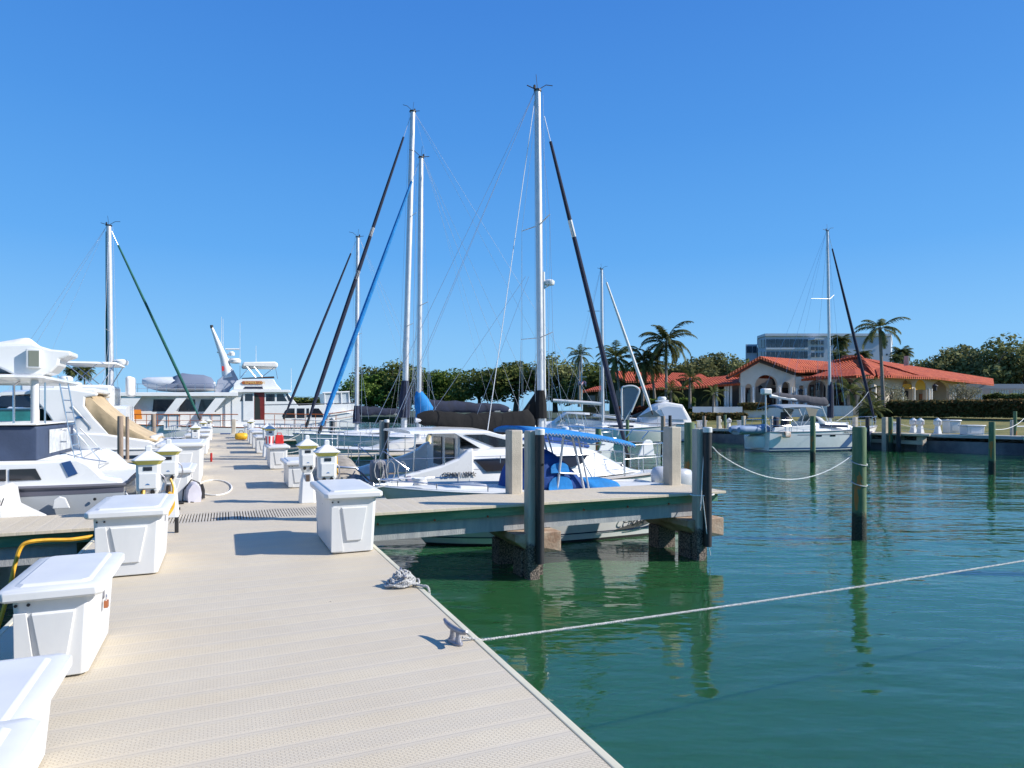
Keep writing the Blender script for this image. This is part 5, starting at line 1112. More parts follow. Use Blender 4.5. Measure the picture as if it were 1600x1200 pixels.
# funnel and raked signal mast
slabw(TR, [(335, 614), (340, 594), (363, 575), (373, 594), (360, 608), (357, 614)], .7, 'funnel', mat('grey_funnel', (.33, .36, .43), .5, var=.05), 1.6, .04)
m = MB(); m.tube([tp(357, 590, 1.9), tp(350, 560, 1.9), tp(331, 512, 1.9)], [.42, .26, .09], 12); m.build('raked_mast', GEL, TR, world=True)
m = MB(); m.tube([tp(331, 513, 1.9), tp(330.5, 508, 1.9)], .10, 8); m.build('mast_light', BLK, TR, world=True)
for (a, b, r_) in (((350, 554), (366, 554), .05), ((352, 545.5), (374, 545.5), .06), ((355, 561), (374, 561), .04), ((339, 550), (348, 554), .05)): m = MB(); m.tube([tp(*a, 1.9), tp(*b, 1.9)], r_, 6); m.build('radar_shelf', WHITEP, TR, world=True)
m = MB(); m.lathe([(.2, -.3), (.22, -.1), (.1, 0)], tp(362, 549, 1.9), 12); m.build('radar_scanner', WHITEP, TR, world=True)
m = MB(); m.lathe([(.2, -.18), (.4, -.12), (.42, .05), (.3, .18)], tp(367, 564, 1.9), 14); m.build('radar_dome', WHITEP, TR, world=True)
slabw(TR, [(346.5, 572), (349.5, 572), (350, 579), (347, 580)], .04, 'red_flag', RED, 1.5)
for px, y0, y1 in ((346, 495, 548), (375, 505, 612), (348.5, 498, 548), (455, 575, 612), (400, 540, 566)): m = MB(); m.tube([tp(px, y1, 2.2), tp(px, y0, 2.2)], [.02, .012], 5); m.build('antenna', WHITEP, TR, world=True)
m = MB()
for i, px in enumerate(range(200, 352, 15)): m.tube([tp(px, 613, .25), tp(px, 600, .25)], .018, 5)
m.tube([tp(200, 600, .25), tp(350, 600, .25)], .018, 5); m.tube([tp(200, 607, .25), tp(350, 607, .25)], .012, 5); m.build('upper_rail', STEEL, TR, world=True)
m = MB()
for px in list(range(212, 360, 17))+list(range(413, 540, 16)): m.tube([tp(px, 667, .04), tp(px, 648, .04)], .022, 5)
for yy, r_ in ((647.5, .035), (657, .016)):
    m.tube([tp(205, yy, .04), tp(372, yy, .04)], r_, 6); m.tube([tp(413, yy-1, .04), tp(505, yy, .04), tp(530, yy-3, .04), tp(560, yy-8, .04)], r_, 6)
m.build('side_rail', WOODR, TR, world=True)
slabw(TR, [(508, 631), (505, 615), (545, 613), (548, 630)], 2.4, 'bow_screen', mat('pale_screen', (.45, .5, .52), .3), 1.2); 
m = MB()
for px in (508, 521, 534, 546): m.tube([tp(px, 632, 1.15), tp(px-1, 613, 1.15)], .05, 5)
m.tube([tp(504, 614, 1.15), tp(546, 612.5, 1.15)], .07, 5); m.build('screen_frame', WHITEP, TR, world=True)
# dinghy on the boat deck
dh = thing('inflatable_dinghy', 'pale inflatable dinghy with half open grey cover, stowed on the trawler boat deck', 'dinghy', tuple(tp(223, 606, 1.9)), 0)
m = MB(); sec = [(222, 592, 600), (230, 590, 606), (250, 589.5, 611), (275, 589, 612.5), (300, 590, 612.5), (322, 592, 612), (337, 597, 611)]
rings = []
for px, y0, y1 in sec:
    c_ = tp(px, (y0+y1)/2, 1.9); hh = (y1-y0)/2*.0465*.98; ww = .85*min(1, (px-218)/30) if px < 330 else .8; rings.append([c_+Vector((0, ww*math.cos(k*math.pi/6), hh*math.sin(k*math.pi/6))) for k in range(12)])
m.loft(rings); m.build('tube', HYPW, dh, world=True, smooth=60)
m = MB(); rings = []
for px, y0 in ((268, 590), (285, 583), (300, 585), (318, 586), (330, 590), (337, 600)):
    c_ = tp(px, 602, 1.9); zt = tp(px, y0, 1.9).z-c_.z; rings.append([c_+Vector((0, -.95*math.cos(q), zt*max(.0, math.sin(q))-.25*(abs(math.cos(q))**3))) for q in [math.pi*k/9 for k in range(10)]])
m.sheet(rings); m.build('cover', mat('blue_grey_cover', (.15, .18, .25), .8, bump=.7, bs=3), dh, world=True, smooth=60, thick=.03)
m = MB(); m.prism([tp(x, y, .9) for x, y in ((262, 600), (285, 597), (270, 606), (245, 606))], (0, .05, 0)); m.build('cover_flap', MT['blue_grey_cover'], dh, world=True, smooth=0)

# ---------------------------------------------------------------- far boats on the right, built across the view (local +x = to the right)
RV = -TH
def far_root(name, label, cat, px, D, rz=RV): p = W(px, 640, D); return thing(name, label, cat, (p.x, p.y, WZ), rz), D/FO
# white cruiser with tented top
F1_, s1 = far_root('tented_cruiser', 'white cruiser with a tented canvas top and small radar, moored below the red roofed wing', 'motor yacht', 1078, 58, math.pi-TH+.06)
pt, sh, bw = hull(F1_, 11.2, 3.6, 1.55, 2.1, rake=1.5, sw=.9, fl=(.12, .6), rail=GREYC, railr=.04)
stripe(F1_, pt, sh, .1, .95, mat('shade_grey_hull', (.45, .50, .55), .3), 0, .9, 'hull_shade')  # grey band puts the shade of the white hull side into its colour
cabin(F1_, [(.3, 1.5, .9, 1.4, 2.1), (1.0, 1.5, 1.2, 1.5, 3.2), (2.4, 1.5, 1.1, 1.5, 3.45), (3.2, 1.5, 1.1, 1.6, 3.2), (4.1, 1.4, .7, 1.6, 2.5), (4.6, 1.2, .4, 1.7, 2.1)], WHTC, 'canvas_top')
for x0_, x1_ in ((.9, 2.6),):
    side_window(F1_, [(.7, 1.9), (1.2, 2.95), (2.3, 3.05), (3.0, 2.9), (2.6, 1.95)], 1.52, 1.30, mat('pale_vinyl', (.5, .55, .62), .3), name='vinyl_panel')
side_window(F1_, [(3.0, 2.2), (3.6, 2.75), (5.2, 2.1)], 1.5, 1.2, mat('smoke_windshield', (.06, .09, .10), .15), name='windshield')
for t_ in (.2, .32, .42): on_hull(pt, sh, F1_, t_, t_+.03, 1.15, 1.3, GLASS, 'portlight')
m = MB(); m.box(2.0, 3.0, -.4, .4, 3.45, 3.6); m.lathe([(.35, 3.6), (.4, 3.75), (.3, 3.9)], (2.5, 0, 0), 12); m.build('radar', GEL, F1_, bevel=.03)
m = MB(); m.prism([(5.0, -1.2, 1.8), (8.5, -.8, 2.15), (8.5, .8, 2.15), (5.0, 1.2, 1.8)], (0, 0, .22)); m.build('trunk_cabin', GEL, F1_, bevel=.06)
railing(F1_, [pt(t, sh(t), 1, -.08) for t in (.5, .6, .7, .8, .9, .98)], .55, 'bow_rail')
# small cruiser with white-framed top, left of it
F2_, s2 = far_root('small_cruiser', 'small white cruiser with white framed canvas top, under the bow of the dark boom', 'boat', 932, 47, math.pi-TH)
pt, sh, bw = hull(F2_, 6.5, 2.6, 1.3, 1.7, rake=1.0, sw=.9, rail=GREYC)
cabin(F2_, [(1.0, 1.1, 1.0, 1.3, 1.7), (3.0, 1.1, .8, 1.4, 1.95), (5.2, .7, .4, 1.5, 1.7)])
m = MB(); m.loft([[Vector((x, y*w_, z)) for y, z in ((-1, z0), (-.9, z1), (.9, z1), (1, z0))] for x, w_, z0, z1 in ((.6, 1.1, 2.4, 2.55), (2.2, 1.1, 2.5, 2.62), (3.0, 1.0, 1.8, 2.0))]); m.build('canvas_top', WHTC, F2_)
for s_ in (-1, 1): tubes(F2_, [([(x, s_*1.1, 1.4), (x+.3, s_*1.05, 2.5)], .03) for x in (.7, 1.3, 1.9, 2.4)], STEEL, 'top_frame')
# white boom sailboat with white furled jib
S5 = thing('white_stay_sailboat', 'sailboat with white furled jib and white boom far across the basin, left of the palms', 'sailboat', tuple(at(880, 56, WZ)), RV)
pt, sh, bw = hull(S5, 9.6, 3.2, 1.1, 1.5, rake=1.0, sw=.75, rail=GREYC)
cabin(S5, [(3.2, 1.0, .8, 1.1, 1.65), (6, .9, .7, 1.2, 1.6), (7.2, .5, .3, 1.3, 1.4)])
side_window(S5, [(3.6, 1.5), (5.8, 1.45), (5.8, 1.3), (3.6, 1.3)], 1.0, .95)
rig(S5, W(942, 665, 56), W(940, 421, 56), W(1020, 648, 56), None, W(885, 668, 56), 3.3, .12, WHTC, (.14, .08), (.42, .62), sprl=.9, wire=.010)
boom(S5, W(940, 631, 56), W(864, 626, 56), .16, None, mt=WHITEP)
m = MB(); m.tube([W(937, 486, 56), W(918, 486, 56)], .03, 5); m.build('mast_arm', WHITEP, S5, world=True)
lifelines(S5, pt, sh, .1, .95, 6)
# landing net on a pole
N1 = thing('hoop_net', 'big hoop net with white rim standing upright among the boats below the red roof', 'net', tuple(W(966, 690, 30)), RV)
rim = [(972, 650), (971.5, 610), (977, 604), (988, 603), (996, 606), (999, 611), (996, 620), (986, 644)]
m = MB(); m.tube(smooth_path([W(x, y, 30) for x, y in rim], 5), .045, 7); m.tube([W(972, 648, 30), W(965, 680, 30)], .03, 6); m.tube([W(986, 640, 30), W(965, 676, 30)], .025, 6); m.build('rim', WHITEP, N1, world=True)
m = MB()
rp = [(972.5, 646), (972, 612), (978, 605.5), (988, 604.5), (995, 607.5), (997.5, 611.5), (994, 622), (986, 644), (983, 656), (976, 656)]
m.prism([W(x, y, 30.02) for x, y in rp], W(0, 640, 30.06)-W(0, 640, 30.02)); m.build('mesh_bag', NET, N1, world=True, smooth=0)
# moored white sailboat on the right
p0 = at(1196, 43.5, WZ)
S6 = thing('moored_sailboat', 'white sailboat with blue bow stripes and grey bimini moored before the villa', 'sailboat', (p0.x, p0.y+.8, WZ), -R(8))
MI = root_m(S6).inverted(); ax6 = root_m(S6).to_3x3() @ Vector((1, 0, 0))
def s6(x, z, y=0): return root_m(S6) @ Vector((x, y, z))
L6 = 9.9
pt, sh, bw = hull(S6, L6, 3.4, 1.35, 1.65, rake=.7, sw=.82, fl=(.12, .5), srake=-.0, rail=GREYC, mb=NAVYH, boot=.1, sag=.05)
stripe(S6, pt, sh, .16, .26, mat('blue_boot_stripe', (.03, .08, .2), .3), 0, 1)
stripe(S6, pt, sh, 1.08, 1.13, GREYC, .2, .97)
for t0_, t1_, m_ in ((.60, .67, mat('steel_blue_stripe', (.08, .16, .32), .3)), (.76, .85, mat('slate_violet_stripe', (.13, .14, .25), .3))):
    for s_ in (-1, 1):
        m = MB(); g = []
        for j in range(8):
            z = .28+1.0*j/7; sl_ = .10*j/7; g.append([pt(t0_-.05+sl_, z, s_, .012), pt((t0_+t1_)/2-.05+sl_, z, s_, .012), pt(t1_-.05+sl_, z, s_, .012)])
        m.sheet(g); m.build('hull_stripe', m_, S6, smooth=0)
for t_ in (.34, .45): on_hull(pt, sh, S6, t_, t_+.045, .98, 1.10, GLASS, 'portlight')
on_hull(pt, sh, S6, .62, .645, .95, 1.12, GLASS, 'portlight')
q = root_m(S6) @ pt(.56, 1.2, -1, .03); text('HUNTER 356', 'name_lettering', INK, .17, q, Euler((R(90), 0, -R(6))), S6, True, .002, .2)
m = MB(); m.lathe([(.9*k_, z) for k_, z in ((.2, .2), (.9, .25), (1.0, .6), (.95, 1.0), (.6, 1.15))], (.15, 0, 0), 14); m.build('sugar_scoop', GEL, S6)
cabin(S6, [(3.6, 1.15, .95, 1.3, 1.95), (4.6, 1.15, .9, 1.3, 2.0), (6.6, .95, .7, 1.35, 1.85), (7.6, .5, .3, 1.4, 1.6)])
side_window(S6, [(4.2, 1.8), (6.4, 1.72), (6.4, 1.55), (4.2, 1.58)], 1.14, 1.05)
for s_ in (-1, 1): m = MB(); m.prism([Vector((x, s_*1.35, z)) for x, z in ((.3, 1.3), (.4, 1.6), (3.5, 1.75), (3.7, 1.3))], (0, -s_*.15, 0)); m.build('cockpit_coaming', GEL, S6, smooth=0, bevel=.04)
bimini(S6, 1.0, 4.3, 1.2, 3.12, mat('blue_grey_canvas', (.22, .27, .33), .8), crown=.2)
for s_ in (-1, 1): tubes(S6, [([(2.4, s_*1.2, 1.6), (1.2, s_*1.15, 2.9)], .025), ([(2.5, s_*1.2, 1.6), (3.0, s_*1.15, 2.95)], .025), ([(2.6, s_*1.2, 1.6), (4.1, s_*1.15, 2.9)], .02), ([(4.2, s_*1.18, 3.0), (4.75, s_*1.15, 1.9)], .04)], WHITEP, 'bimini_frame')
side_window(S6, [(2.9, 2.95), (3.9, 2.8), (3.6, 2.1), (3.3, 2.1)], 1.19, 1.19, mat('amber_vinyl', (.30, .26, .20), .3), name='side_curtain')
m = MB(); g = []
for x, zz in ((4.8, 1.95), (4.6, 2.3), (4.1, 2.45)): g.append([Vector((x, 1.05*math.cos(q), 1.6+(zz-1.6)*max(0, math.sin(q))**.6)) for q in [math.pi*k/8 for k in range(9)]])
m.sheet(g); m.build('dodger', WHTC, S6, thick=.03)
railing(S6, [pt(.16, sh(.1), -1, -.06), pt(.01, sh(0), -1, -.06), pt(.01, sh(0), 1, -.06), pt(.16, sh(.1), 1, -.06)], .75, 'pushpit', r=.022)
railing(S6, [pt(.88, sh(.88), -1, -.06), pt(.96, sh(.96), -1, -.05), pt(.99, sh(1), 1, 0), pt(.88, sh(.88), 1, -.06)], .65, 'pulpit', r=.022)
lifelines(S6, pt, sh, .2, .86, 5)
m = MB(); m.tube([(-.1, -1.1, 1.3), (-.1, -1.1, 3.75)], .05, 8); m.build('equipment_pole', ALU, S6); m = MB(); m.box(-.4, .25, -1.3, -.9, 3.75, 4.15); m.build('wind_charger', WHITEP, S6, bevel=.08)
m = MB(); m.box(2.1, 2.35, -.3, .3, 1.6, 2.6); m.build('wheel_pedestal', BLK, S6, bevel=.04)
for k_ in range(2): m = MB(); m.box(.5+k_*.8, .8+k_*.8, -1.3, -1.0, 1.5, 2.3); m.build('stern_gear', mat('dark_gear', (.03, .03, .05), .7, var=.4, vs=5), S6, bevel=.08)
mb6 = s6(5.95, 1.6); lm = W(1293, 357, 43)-W(1298, 655, 43); mtop = mb6+Vector((0, 0, lm.z)) ; mtop += Vector((W(1291, 640, 43).x-W(1298.5, 640, 43).x, 0, 0))*1.0; mtop.z = H+(HY-357)/FO*45
st = s6(L6-.1, 1.75)
rig(S6, mb6, mtop, st, None, s6(.2, 1.4), 3.4, .085, NAVYC, (.11, .05), (.45,), None, 0, sprl=1.0, wire=.009)
a = s6(5.8, 3.15); b = s6(.65, 3.95)
boom(S6, a+Vector((0, 0, -.05)), s6(1.1, 3.70), .12, mat('charcoal_canvas', (.07, .07, .085), .9, bump=.6, bs=7), (.36, .20), mt=WHITEP)
m = MB(); m.tube([mb6+Vector((0, 0, .6)), mb6+Vector((0, 0, 2.6)), mb6+Vector((0, 0, 3.1))], [.22, .19, .11], 10); m.build('mast_cover', NAVYC, S6, world=True)
m = MB(); m.tube([W(1267, 466.5, 44.8), W(1297, 467, 45.3), W(1303, 461, 45.8)], .02, 6); m.build('spreader', ALU, S6, world=True)
D6 = thing('inflatable_dinghy', 'blue grey inflatable dinghy hung across the stern of the moored sailboat', 'dinghy', tuple(s6(-.9, 0)), -R(8))
inflatable(D6, 2.6, 1.5, 1.45, HYPB, -1.0, -.3, .26); m = MB(); m.loft([[Vector((x, -.3+.7*math.cos(q), 1.32+.2*math.sin(q))) for q in [k*math.pi/5 for k in range(10)]] for x in (-.9, 1.4)]); m.build('dinghy_hull', HYP, D6)
t6 = thing('outboard_motor', 'small outboard with a rust coloured cloth hanging at the sailboat stern', 'outboard motor', tuple(s6(1.0, 0, -1.75)), 0)
m = MB(); m.box(-.3, .25, -.15, .15, .95, 1.35); m.build('motor_cowl', mat('rust_cloth', (.3, .12, .04), .9, col2=(.7, .66, .6), vs=4), t6, bevel=.08)
# boat bow poking in at the right edge
F7, _ = far_root('docked_skiff', 'white boat stern just entering at the right edge beside the seawall', 'boat', 1750, 36.5, math.pi-TH-.3)
pt, sh, bw = hull(F7, 4.6, 2.2, 1.0, 1.25, rake=.8, sw=.85, rail=GREYC, mb=mat('teal_bottom', (.1, .25, .25), .5)); m = MB(); m.box(1, 2, -.4, .4, 1, 1.6); m.build('console', GEL, F7, bevel=.1)
railing(F7, [pt(t, sh(t), 1, -.05) for t in (.4, .6, .8, .97)], .35, 'bow_rail', mid=False)
# far sailboat masts and boats at the left edge
FM = thing('distant_boats_fishing_tower', 'distant white fishing boat with tapering tower at the far left edge', 'boat', tuple(at(5, 95, WZ)), RV)
hull(FM, 9, 3, 1.3, 2.0, rake=1.2, rail=WHITEP)
for k_ in (-.6, .6): tubes(FM, [([(3, k_*1.6, 1.4), (3.6, k_*.6, 8.5)], .05), ([(5, k_*1.6, 1.4), (4.2, k_*.6, 8.5)], .05)], WHITEP, 'tower_leg')
cabin(FM, [(2.5, 1.3, 1.2, 1.3, 3.0), (5.5, 1.2, 1.0, 1.4, 3.0), (6.5, .9, .6, 1.5, 2.0)]); FM.name = 'fishing_boat'; RM['fishing_boat'] = RM['distant_boats_fishing_tower']
FB = thing('navy_covered_boat', 'low boat with deep blue cover under the far edge of the blue canopy', 'boat', tuple(onY(925, 640, 26)), math.pi)
FB.location.z = WZ; RM[FB.name] = Matrix.Translation(FB.location) @ Matrix.Rotation(math.pi, 4, 'Z')
hull(FB, 5.2, 2.0, .9, 1.1, CREAM, rake=.8); drape(FB, [(.3, .8, 1.0, 1.2), (1.2, .85, 1.0, 1.7), (3.2, .8, 1.0, 1.65), (4.4, .4, 1.1, 1.3)], BLUED, 'boat_cover')
# ---------------------------------------------------------------- quay furniture on the right
fp = thing('finger_pier', 'far finger pier along the seawall on the right, pale edge over dark water', 'finger pier', tuple(at(1400, 44, 0)), 0, 'finger piers off the main dock')
m = MB(); P = [at(1318, 47.6, -.16), at(1452, 42.4, -.16), at(1456, 44.2, -.16), at(1322, 49.4, -.16)]; m.prism(P, (0, 0, .12)); m.build('deck', DECK, fp, world=True, smooth=0)
m = MB(); P = [at(1330, 47.6, -.75), at(1442, 43.0, -.75), at(1443, 43.3, -.75), at(1331, 47.9, -.75)]; m.prism(P, (0, 0, .25)); m.build('beam', CONC, fp, world=True, smooth=0)
for px, D in ((1336, 47.8), (1406, 44.8), (1440, 43.3)): p = at(px, D, 0); m = MB(); m.box(p.x-.2, p.x+.2, p.y-.2, p.y+.2, WZ-.5, -.1); m.build('pile', PILEC, fp, world=True)
fp2 = thing('finger_pier', 'far finger pier behind the moored sailboat stern, jutting from the seawall', 'finger pier', tuple(at(1160, 55, 0)), 0, 'finger piers off the main dock')
m = MB(); P = [at(1145, 54.6, -.16), at(1215, 51.2, -.16), at(1219, 53, -.16), at(1150, 56.4, -.16)]; m.prism(P, (0, 0, .14)); m.build('deck', DECK, fp2, world=True, smooth=0)
m = MB(); P = [at(1150, 55, -.5), at(1180, 53.4, -.5), at(1181, 53.8, -.5), at(1151, 55.4, -.5)]; m.prism(P, (0, 0, .33)); m.build('beam', CONC, fp2, world=True, smooth=0)
def qped(px, D, label, top=653):
    p = at(px, D, -.06); t = thing('service_pillar', label, 'service pillar', tuple(p), 0, 'white service pillars along the quay'); h = H+(HY-top)/FO*D+.06
    k = h/1.1; m = MB(); m.loft([[Vector((a*.16*k*sx_, b*.16*k*sx_, z*k)) for a, b in ((-1, -1), (1, -1), (1, 1), (-1, 1))] for sx_, z in ((1.2, 0), (.8, .45), (.72, .55), (1.15, .65), (1.15, .9))]); m.build('pillar_body', WHITEP, t, smooth=0, bevel=.02)
    m = MB(); m.lathe([(.26*k, .9*k), (.26*k, .93*k), (.08*k, 1.06*k), (.07*k, 1.1*k)], n=8); m.build('cap', WHITEP, t, smooth=20)
    m = MB(); m.box(-.1*k, .1*k, -.2*k, -.17*k, .62*k, .85*k); m.build('panel', GREYC, t)
for px, D, lb in ((1124, 57.5, 'white service pillar leftmost on the quay below the terrace wall'), (1139, 57, 'white service pillar second along the quay below the terrace wall'), (1427, 45.6, 'white service pillar just left of the lawn pair'), (1438, 44.9, 'white service pillar in front of the lawn, left of the pair'), (1465, 44, 'white service pillar in front of the lawn beside the round topped locker')): qped(px, D, lb)
def locker(px0, px1, top, D, label, rnd=False):
    a = at(px0, D, -.06); b = at(px1, D, -.06); wv = (b-a).length; z = H+(HY-top)/FO*D+.06
    t = thing('quay_locker', label, 'locker', tuple((a+b)/2), RV, 'white lockers on the far quay')
    m = MB(); m.box(-wv/2, wv/2, -.4, .4, 0, z*.88, taper=.06); m.build('body', BOXW if not rnd else WHITEP, t, bevel=.03)
    m = MB(); m.box(-wv/2-.06, wv/2+.06, -.46, .46, z*.88, z); m.build('lid', BOXW, t, bevel=.08 if rnd else .03)
    m = MB(); m.box(-wv*.3, wv*.3, -.42, -.39, z*.2, z*.75); m.build('door_panel', WHITEP, t, bevel=.01)
locker(1478, 1495, 656, 44.6, 'round topped white locker on the lawn edge', True)
locker(1505, 1532, 664, 42.5, 'low white dock locker on the quay right of the round topped one')
locker(1154, 1162, 657, 56.2, 'white locker under the dark planting left of the moored sailboat')
locker(1304, 1320, 660, 47.5, 'white locker seen over the foredeck of the moored sailboat')
locker(1388, 1398, 659, 46.6, 'small white locker behind the green piling by the lawn')
locker(1091, 1102, 657, 58.5, 'white locker farthest left on the quay below the terrace')
def rope_far(px0, y0, D0, px1, y1, D1, sag, label): m = MB(); m.tube(arc(W(px0, y0, D0), W(px1, y1, D1), sag, 10), .014, 5); tag(m.build('mooring_line', MT['white_rope']), label, 'rope')
rope_far(1395, 659, 44.4, 1470, 671, 44, .15, 'thin line strung from the green piling toward the lawn pillars')
rope_far(1410, 672, 44, 1550, 676, 28.8, .25, 'thin line dipping from the far finger to the dark green piling')
rope_far(1555, 671, 28.6, 1600, 654, 40, .2, 'dark hose like line rising right of the dark green piling')
rope_far(1307, 658, 42, 1357, 612, 44, .25, 'pale line rising from the sailboat foredeck to its jib')
tq = thing('lamp_pole', 'green pole with white rail at the right end of the quay', 'pole', tuple(at(1586, 41, 0)), RV); m = MB(); m.tube([(0, 0, -.1), (0, 0, 1.45)], .1, 8); m.build('pole', PILEG, tq); m = MB(); m.tube([(0, 0, .5), (2.5, 0, .5)], .05, 6); m.build('rail', WHITEP, tq)
# ================================================================= VILLA, APARTMENTS, GROUNDS (local x to the right across the view, local y away)
def cx(px, D): return (px-800)/FO*D
def cz(py, D): return H+(HY-py)/FO*D
CR = Matrix.Rotation(RV, 4, 'Z')
def slab(root, pts, name, m_, th=.25, dirv=(0, 0, -1)):
    """pts: (px, py, D) corners of a roof plane"""
    P = [W(*p) for p in pts]; m = MB(); m.prism(P, Vector(dirv)*th); return m.build(name, m_, root, world=True, smooth=0)
def c2w(x, y, z): return CR @ Vector((x, y, z))
def wall_open(root, A_, B_, z0, z1, ops, m_, th=.35, name='wall'):
    """wall from A_ to B_ (world xy), ops: (u0,u1,zsill,zspring,kind) in metres along; kind a=arch r=rect"""
    A_, B_ = Vector(A_), Vector(B_); d = (B_-A_); Lw = d.length; d.normalize(); nn = Vector((-d.y, d.x, 0)); 
    def P(u, z): return Vector((A_.x+d.x*u, A_.y+d.y*u, z))
    def pz(m, pts): m.prism([P(u, z) for u, z in pts], nn*th)
    m = MB(); u = 0
    for (a, b, zs, zp, k) in sorted(ops):
        if a > u+.001: pz(m, [(u, z0), (a, z0), (a, z1), (u, z1)])
        if zs > z0+.01: pz(m, [(a, z0), (b, z0), (b, zs), (a, zs)])
        if k == 'a':
            r = (b-a)/2; c = (a+b)/2; n_ = 12; rh = min(r, z1-zp-.12)
            for i in range(n_):
                q0, q1 = math.pi*(1-i/n_), math.pi*(1-(i+1)/n_); x0_, x1_ = c+r*math.cos(q0), c+r*math.cos(q1); pz(m, [(x0_, zp+rh*math.sin(q0)), (x1_, zp+rh*math.sin(q1)), (x1_, z1), (x0_, z1)])
        else: pz(m, [(a, zp), (b, zp), (b, z1), (a, z1)])
        u = b
    if u < Lw-.001: pz(m, [(u, z0), (Lw, z0), (Lw, z1), (u, z1)])
    return m.build(name, m_, root, world=True, smooth=0)
V = thing('clubhouse', 'large cream villa with terracotta roofs, an arched gable and yellow awnings behind the quay', 'villa', tuple(at(1200, 75, .9)))
DV = 75.
def vp(px, D=DV): p = W(px, 640, D); p.z = 0; return p
def arch_pts(px0, px1, D, A_): return (vp(px0, D)-A_).length, (vp(px1, D)-A_).length
A_ = vp(1157); B_ = vp(1243)
def ops(lst, A_, D): return [((vp(a, D)-A_).length, (vp(b, D)-A_).length, zs, zp, k) for a, b, zs, zp, k in lst]
wall_open(V, A_, B_, 1.9, cz(584, DV), ops([(1164.5, 1175, 1.9, cz(605, DV), 'a'), (1180, 1215, 1.9, cz(602, DV), 'a'), (1221.5, 1234.5, 1.9, cz(603, DV), 'a')], A_, DV), STUC, .5, 'gable_wall')
m = MB(); m.prism([W(x, y, DV) for x, y in ((1157, 584), (1160, 580), (1172, 573), (1188, 563), (1200, 564), (1216, 571), (1243, 580), (1243, 584))], W(0, 640, DV+.5)-W(0, 640, DV)); m.build('gable', STUC, V, world=True, smooth=0)
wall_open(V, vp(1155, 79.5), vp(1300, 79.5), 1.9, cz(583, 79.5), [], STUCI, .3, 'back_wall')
for a, b in ((1198, 1212), (1222, 1234), (1166, 1174)):
    m = MB(); m.prism([W(a, 636, 79.3), W(b, 636, 79.3), W(b, 606, 79.3), W(a, 606, 79.3)], (0, .1, 0)); fr = m.build('door', mat('dark_door_frame', (.05, .035, .03), .5), V, world=True, smooth=0)
    m = MB(); c_ = (a+b)/2; w_ = (b-a)*.28; m.prism([W(c_-w_, 634, 79.2), W(c_+w_, 634, 79.2), W(c_+w_, 609, 79.2), W(c_-w_, 609, 79.2)], (0, .03, 0)); m.build('pane', GLASS, fr, world=True, smooth=0)
for px, w_ in ((1159, 2.2), (1162.5, 1.6), (1177, 2.4), (1218, 2.4), (1237, 2.6), (1241, 2)):
    p = vp(px, DV-.12); m = MB(); m.tube([Vector((p.x, p.y, 1.9)), Vector((p.x, p.y, cz(605, DV)))], w_/FO*DV/2, 10); m.build('column', STUCW, V, world=True)
def lantern(px, py, D):
    p = W(px, py, D); t = MB(); t.lathe([(.02, .75), (.3, .55), (.34, .5), (.22, .48), (.2, 0), (.28, -.02), (.05, -.12)], p, 8); return t.build('lantern', BLK, V, world=True)
for px, py, D in ((1188, 612, 77), (1210, 600, 77), (1251, 618, 73), (1278, 608, 74), (1327, 607, 74), (1461, 610, 76)): lantern(px, py, D)
# roofs of the gable block
rv = Vector((12.6*CS+9*SN, -12.6*SN+9*CS, 0))
pk = W(1187, 556.5, 74.4); el = W(1137, 585, 74.4); er = W(1243, 578, 74.4)
er.z -= 0; 
m = MB(); m.prism([pk, er, er+rv*1.4, pk+rv*1.4], (0, 0, -.28)); m.build('roof', TILE, V, world=True, smooth=0)
m = MB(); m.prism([pk, el, el+rv*1.2, pk+rv*1.2], (0, 0, -.28)); m.build('roof', TILE, V, world=True, smooth=0)
for a, b in ((W(1187, 560, 74.6), W(1138, 587.5, 74.6)), (W(1187, 560, 74.6), W(1243, 581, 74.6))): m = MB(); m.prism([a, b, b+Vector((0, 0, -.35)), a+Vector((0, 0, -.35))], (.1, .5, 0)); m.build('eave_beam', mat('dark_eave', (.05, .035, .025), .8), V, world=True, smooth=0)
slab(V, [(1187, 557.5, 76), (1302, 567, 80), (1308, 579, 76.5), (1235, 577.5, 75)], 'roof', TILE)
# porch wing with three arches
A2, B2_ = vp(1243, 74), vp(1366, 72); 
def opsl(lst, A_, B_, pxA, pxB): L_ = (B_-A_).length; return [((a-pxA)/(pxB-pxA)*L_, (b-pxA)/(pxB-pxA)*L_, zs, zp, k) for a, b, zs, zp, k in lst]
wall_open(V, A2, B2_, 1.9, cz(588, 73), opsl([(1249, 1256, 1.9, cz(602, 73), 'r'), (1262, 1292, 1.9, cz(607, 73), 'a'), (1303, 1340, 1.9, cz(606, 73), 'a'), (1348, 1362, 1.9, cz(606, 73), 'r')], A2, B2_, 1243, 1366), STUC, .4, 'porch_wall')
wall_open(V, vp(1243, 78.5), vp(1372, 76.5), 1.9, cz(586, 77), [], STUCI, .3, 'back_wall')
for a, b in ((1266, 1272), (1288, 1296), (1305, 1311), (1313, 1324), (1350, 1355)):
    m = MB(); m.prism([W(a, 634, 77), W(b, 634, 77), W(b, 601, 77), W(a, 601, 77)], (0, .1, 0)); fr = m.build('door', MT['dark_door_frame'], V, world=True, smooth=0)
    m = MB(); m.prism([W(a+1.5, 632, 76.9), W(b-1.5, 632, 76.9), W(b-1.5, 605, 76.9), W(a+1.5, 605, 76.9)], (0, .03, 0)); m.build('pane', GLASS, fr, world=True, smooth=0)
for px in (1245, 1259, 1297, 1300, 1343, 1364): p = vp(px, 73.2); m = MB(); m.tube([Vector((p.x, p.y, 1.9)), Vector((p.x, p.y, cz(607, 73)))], .11, 10); m.build('column', STUCW, V, world=True)
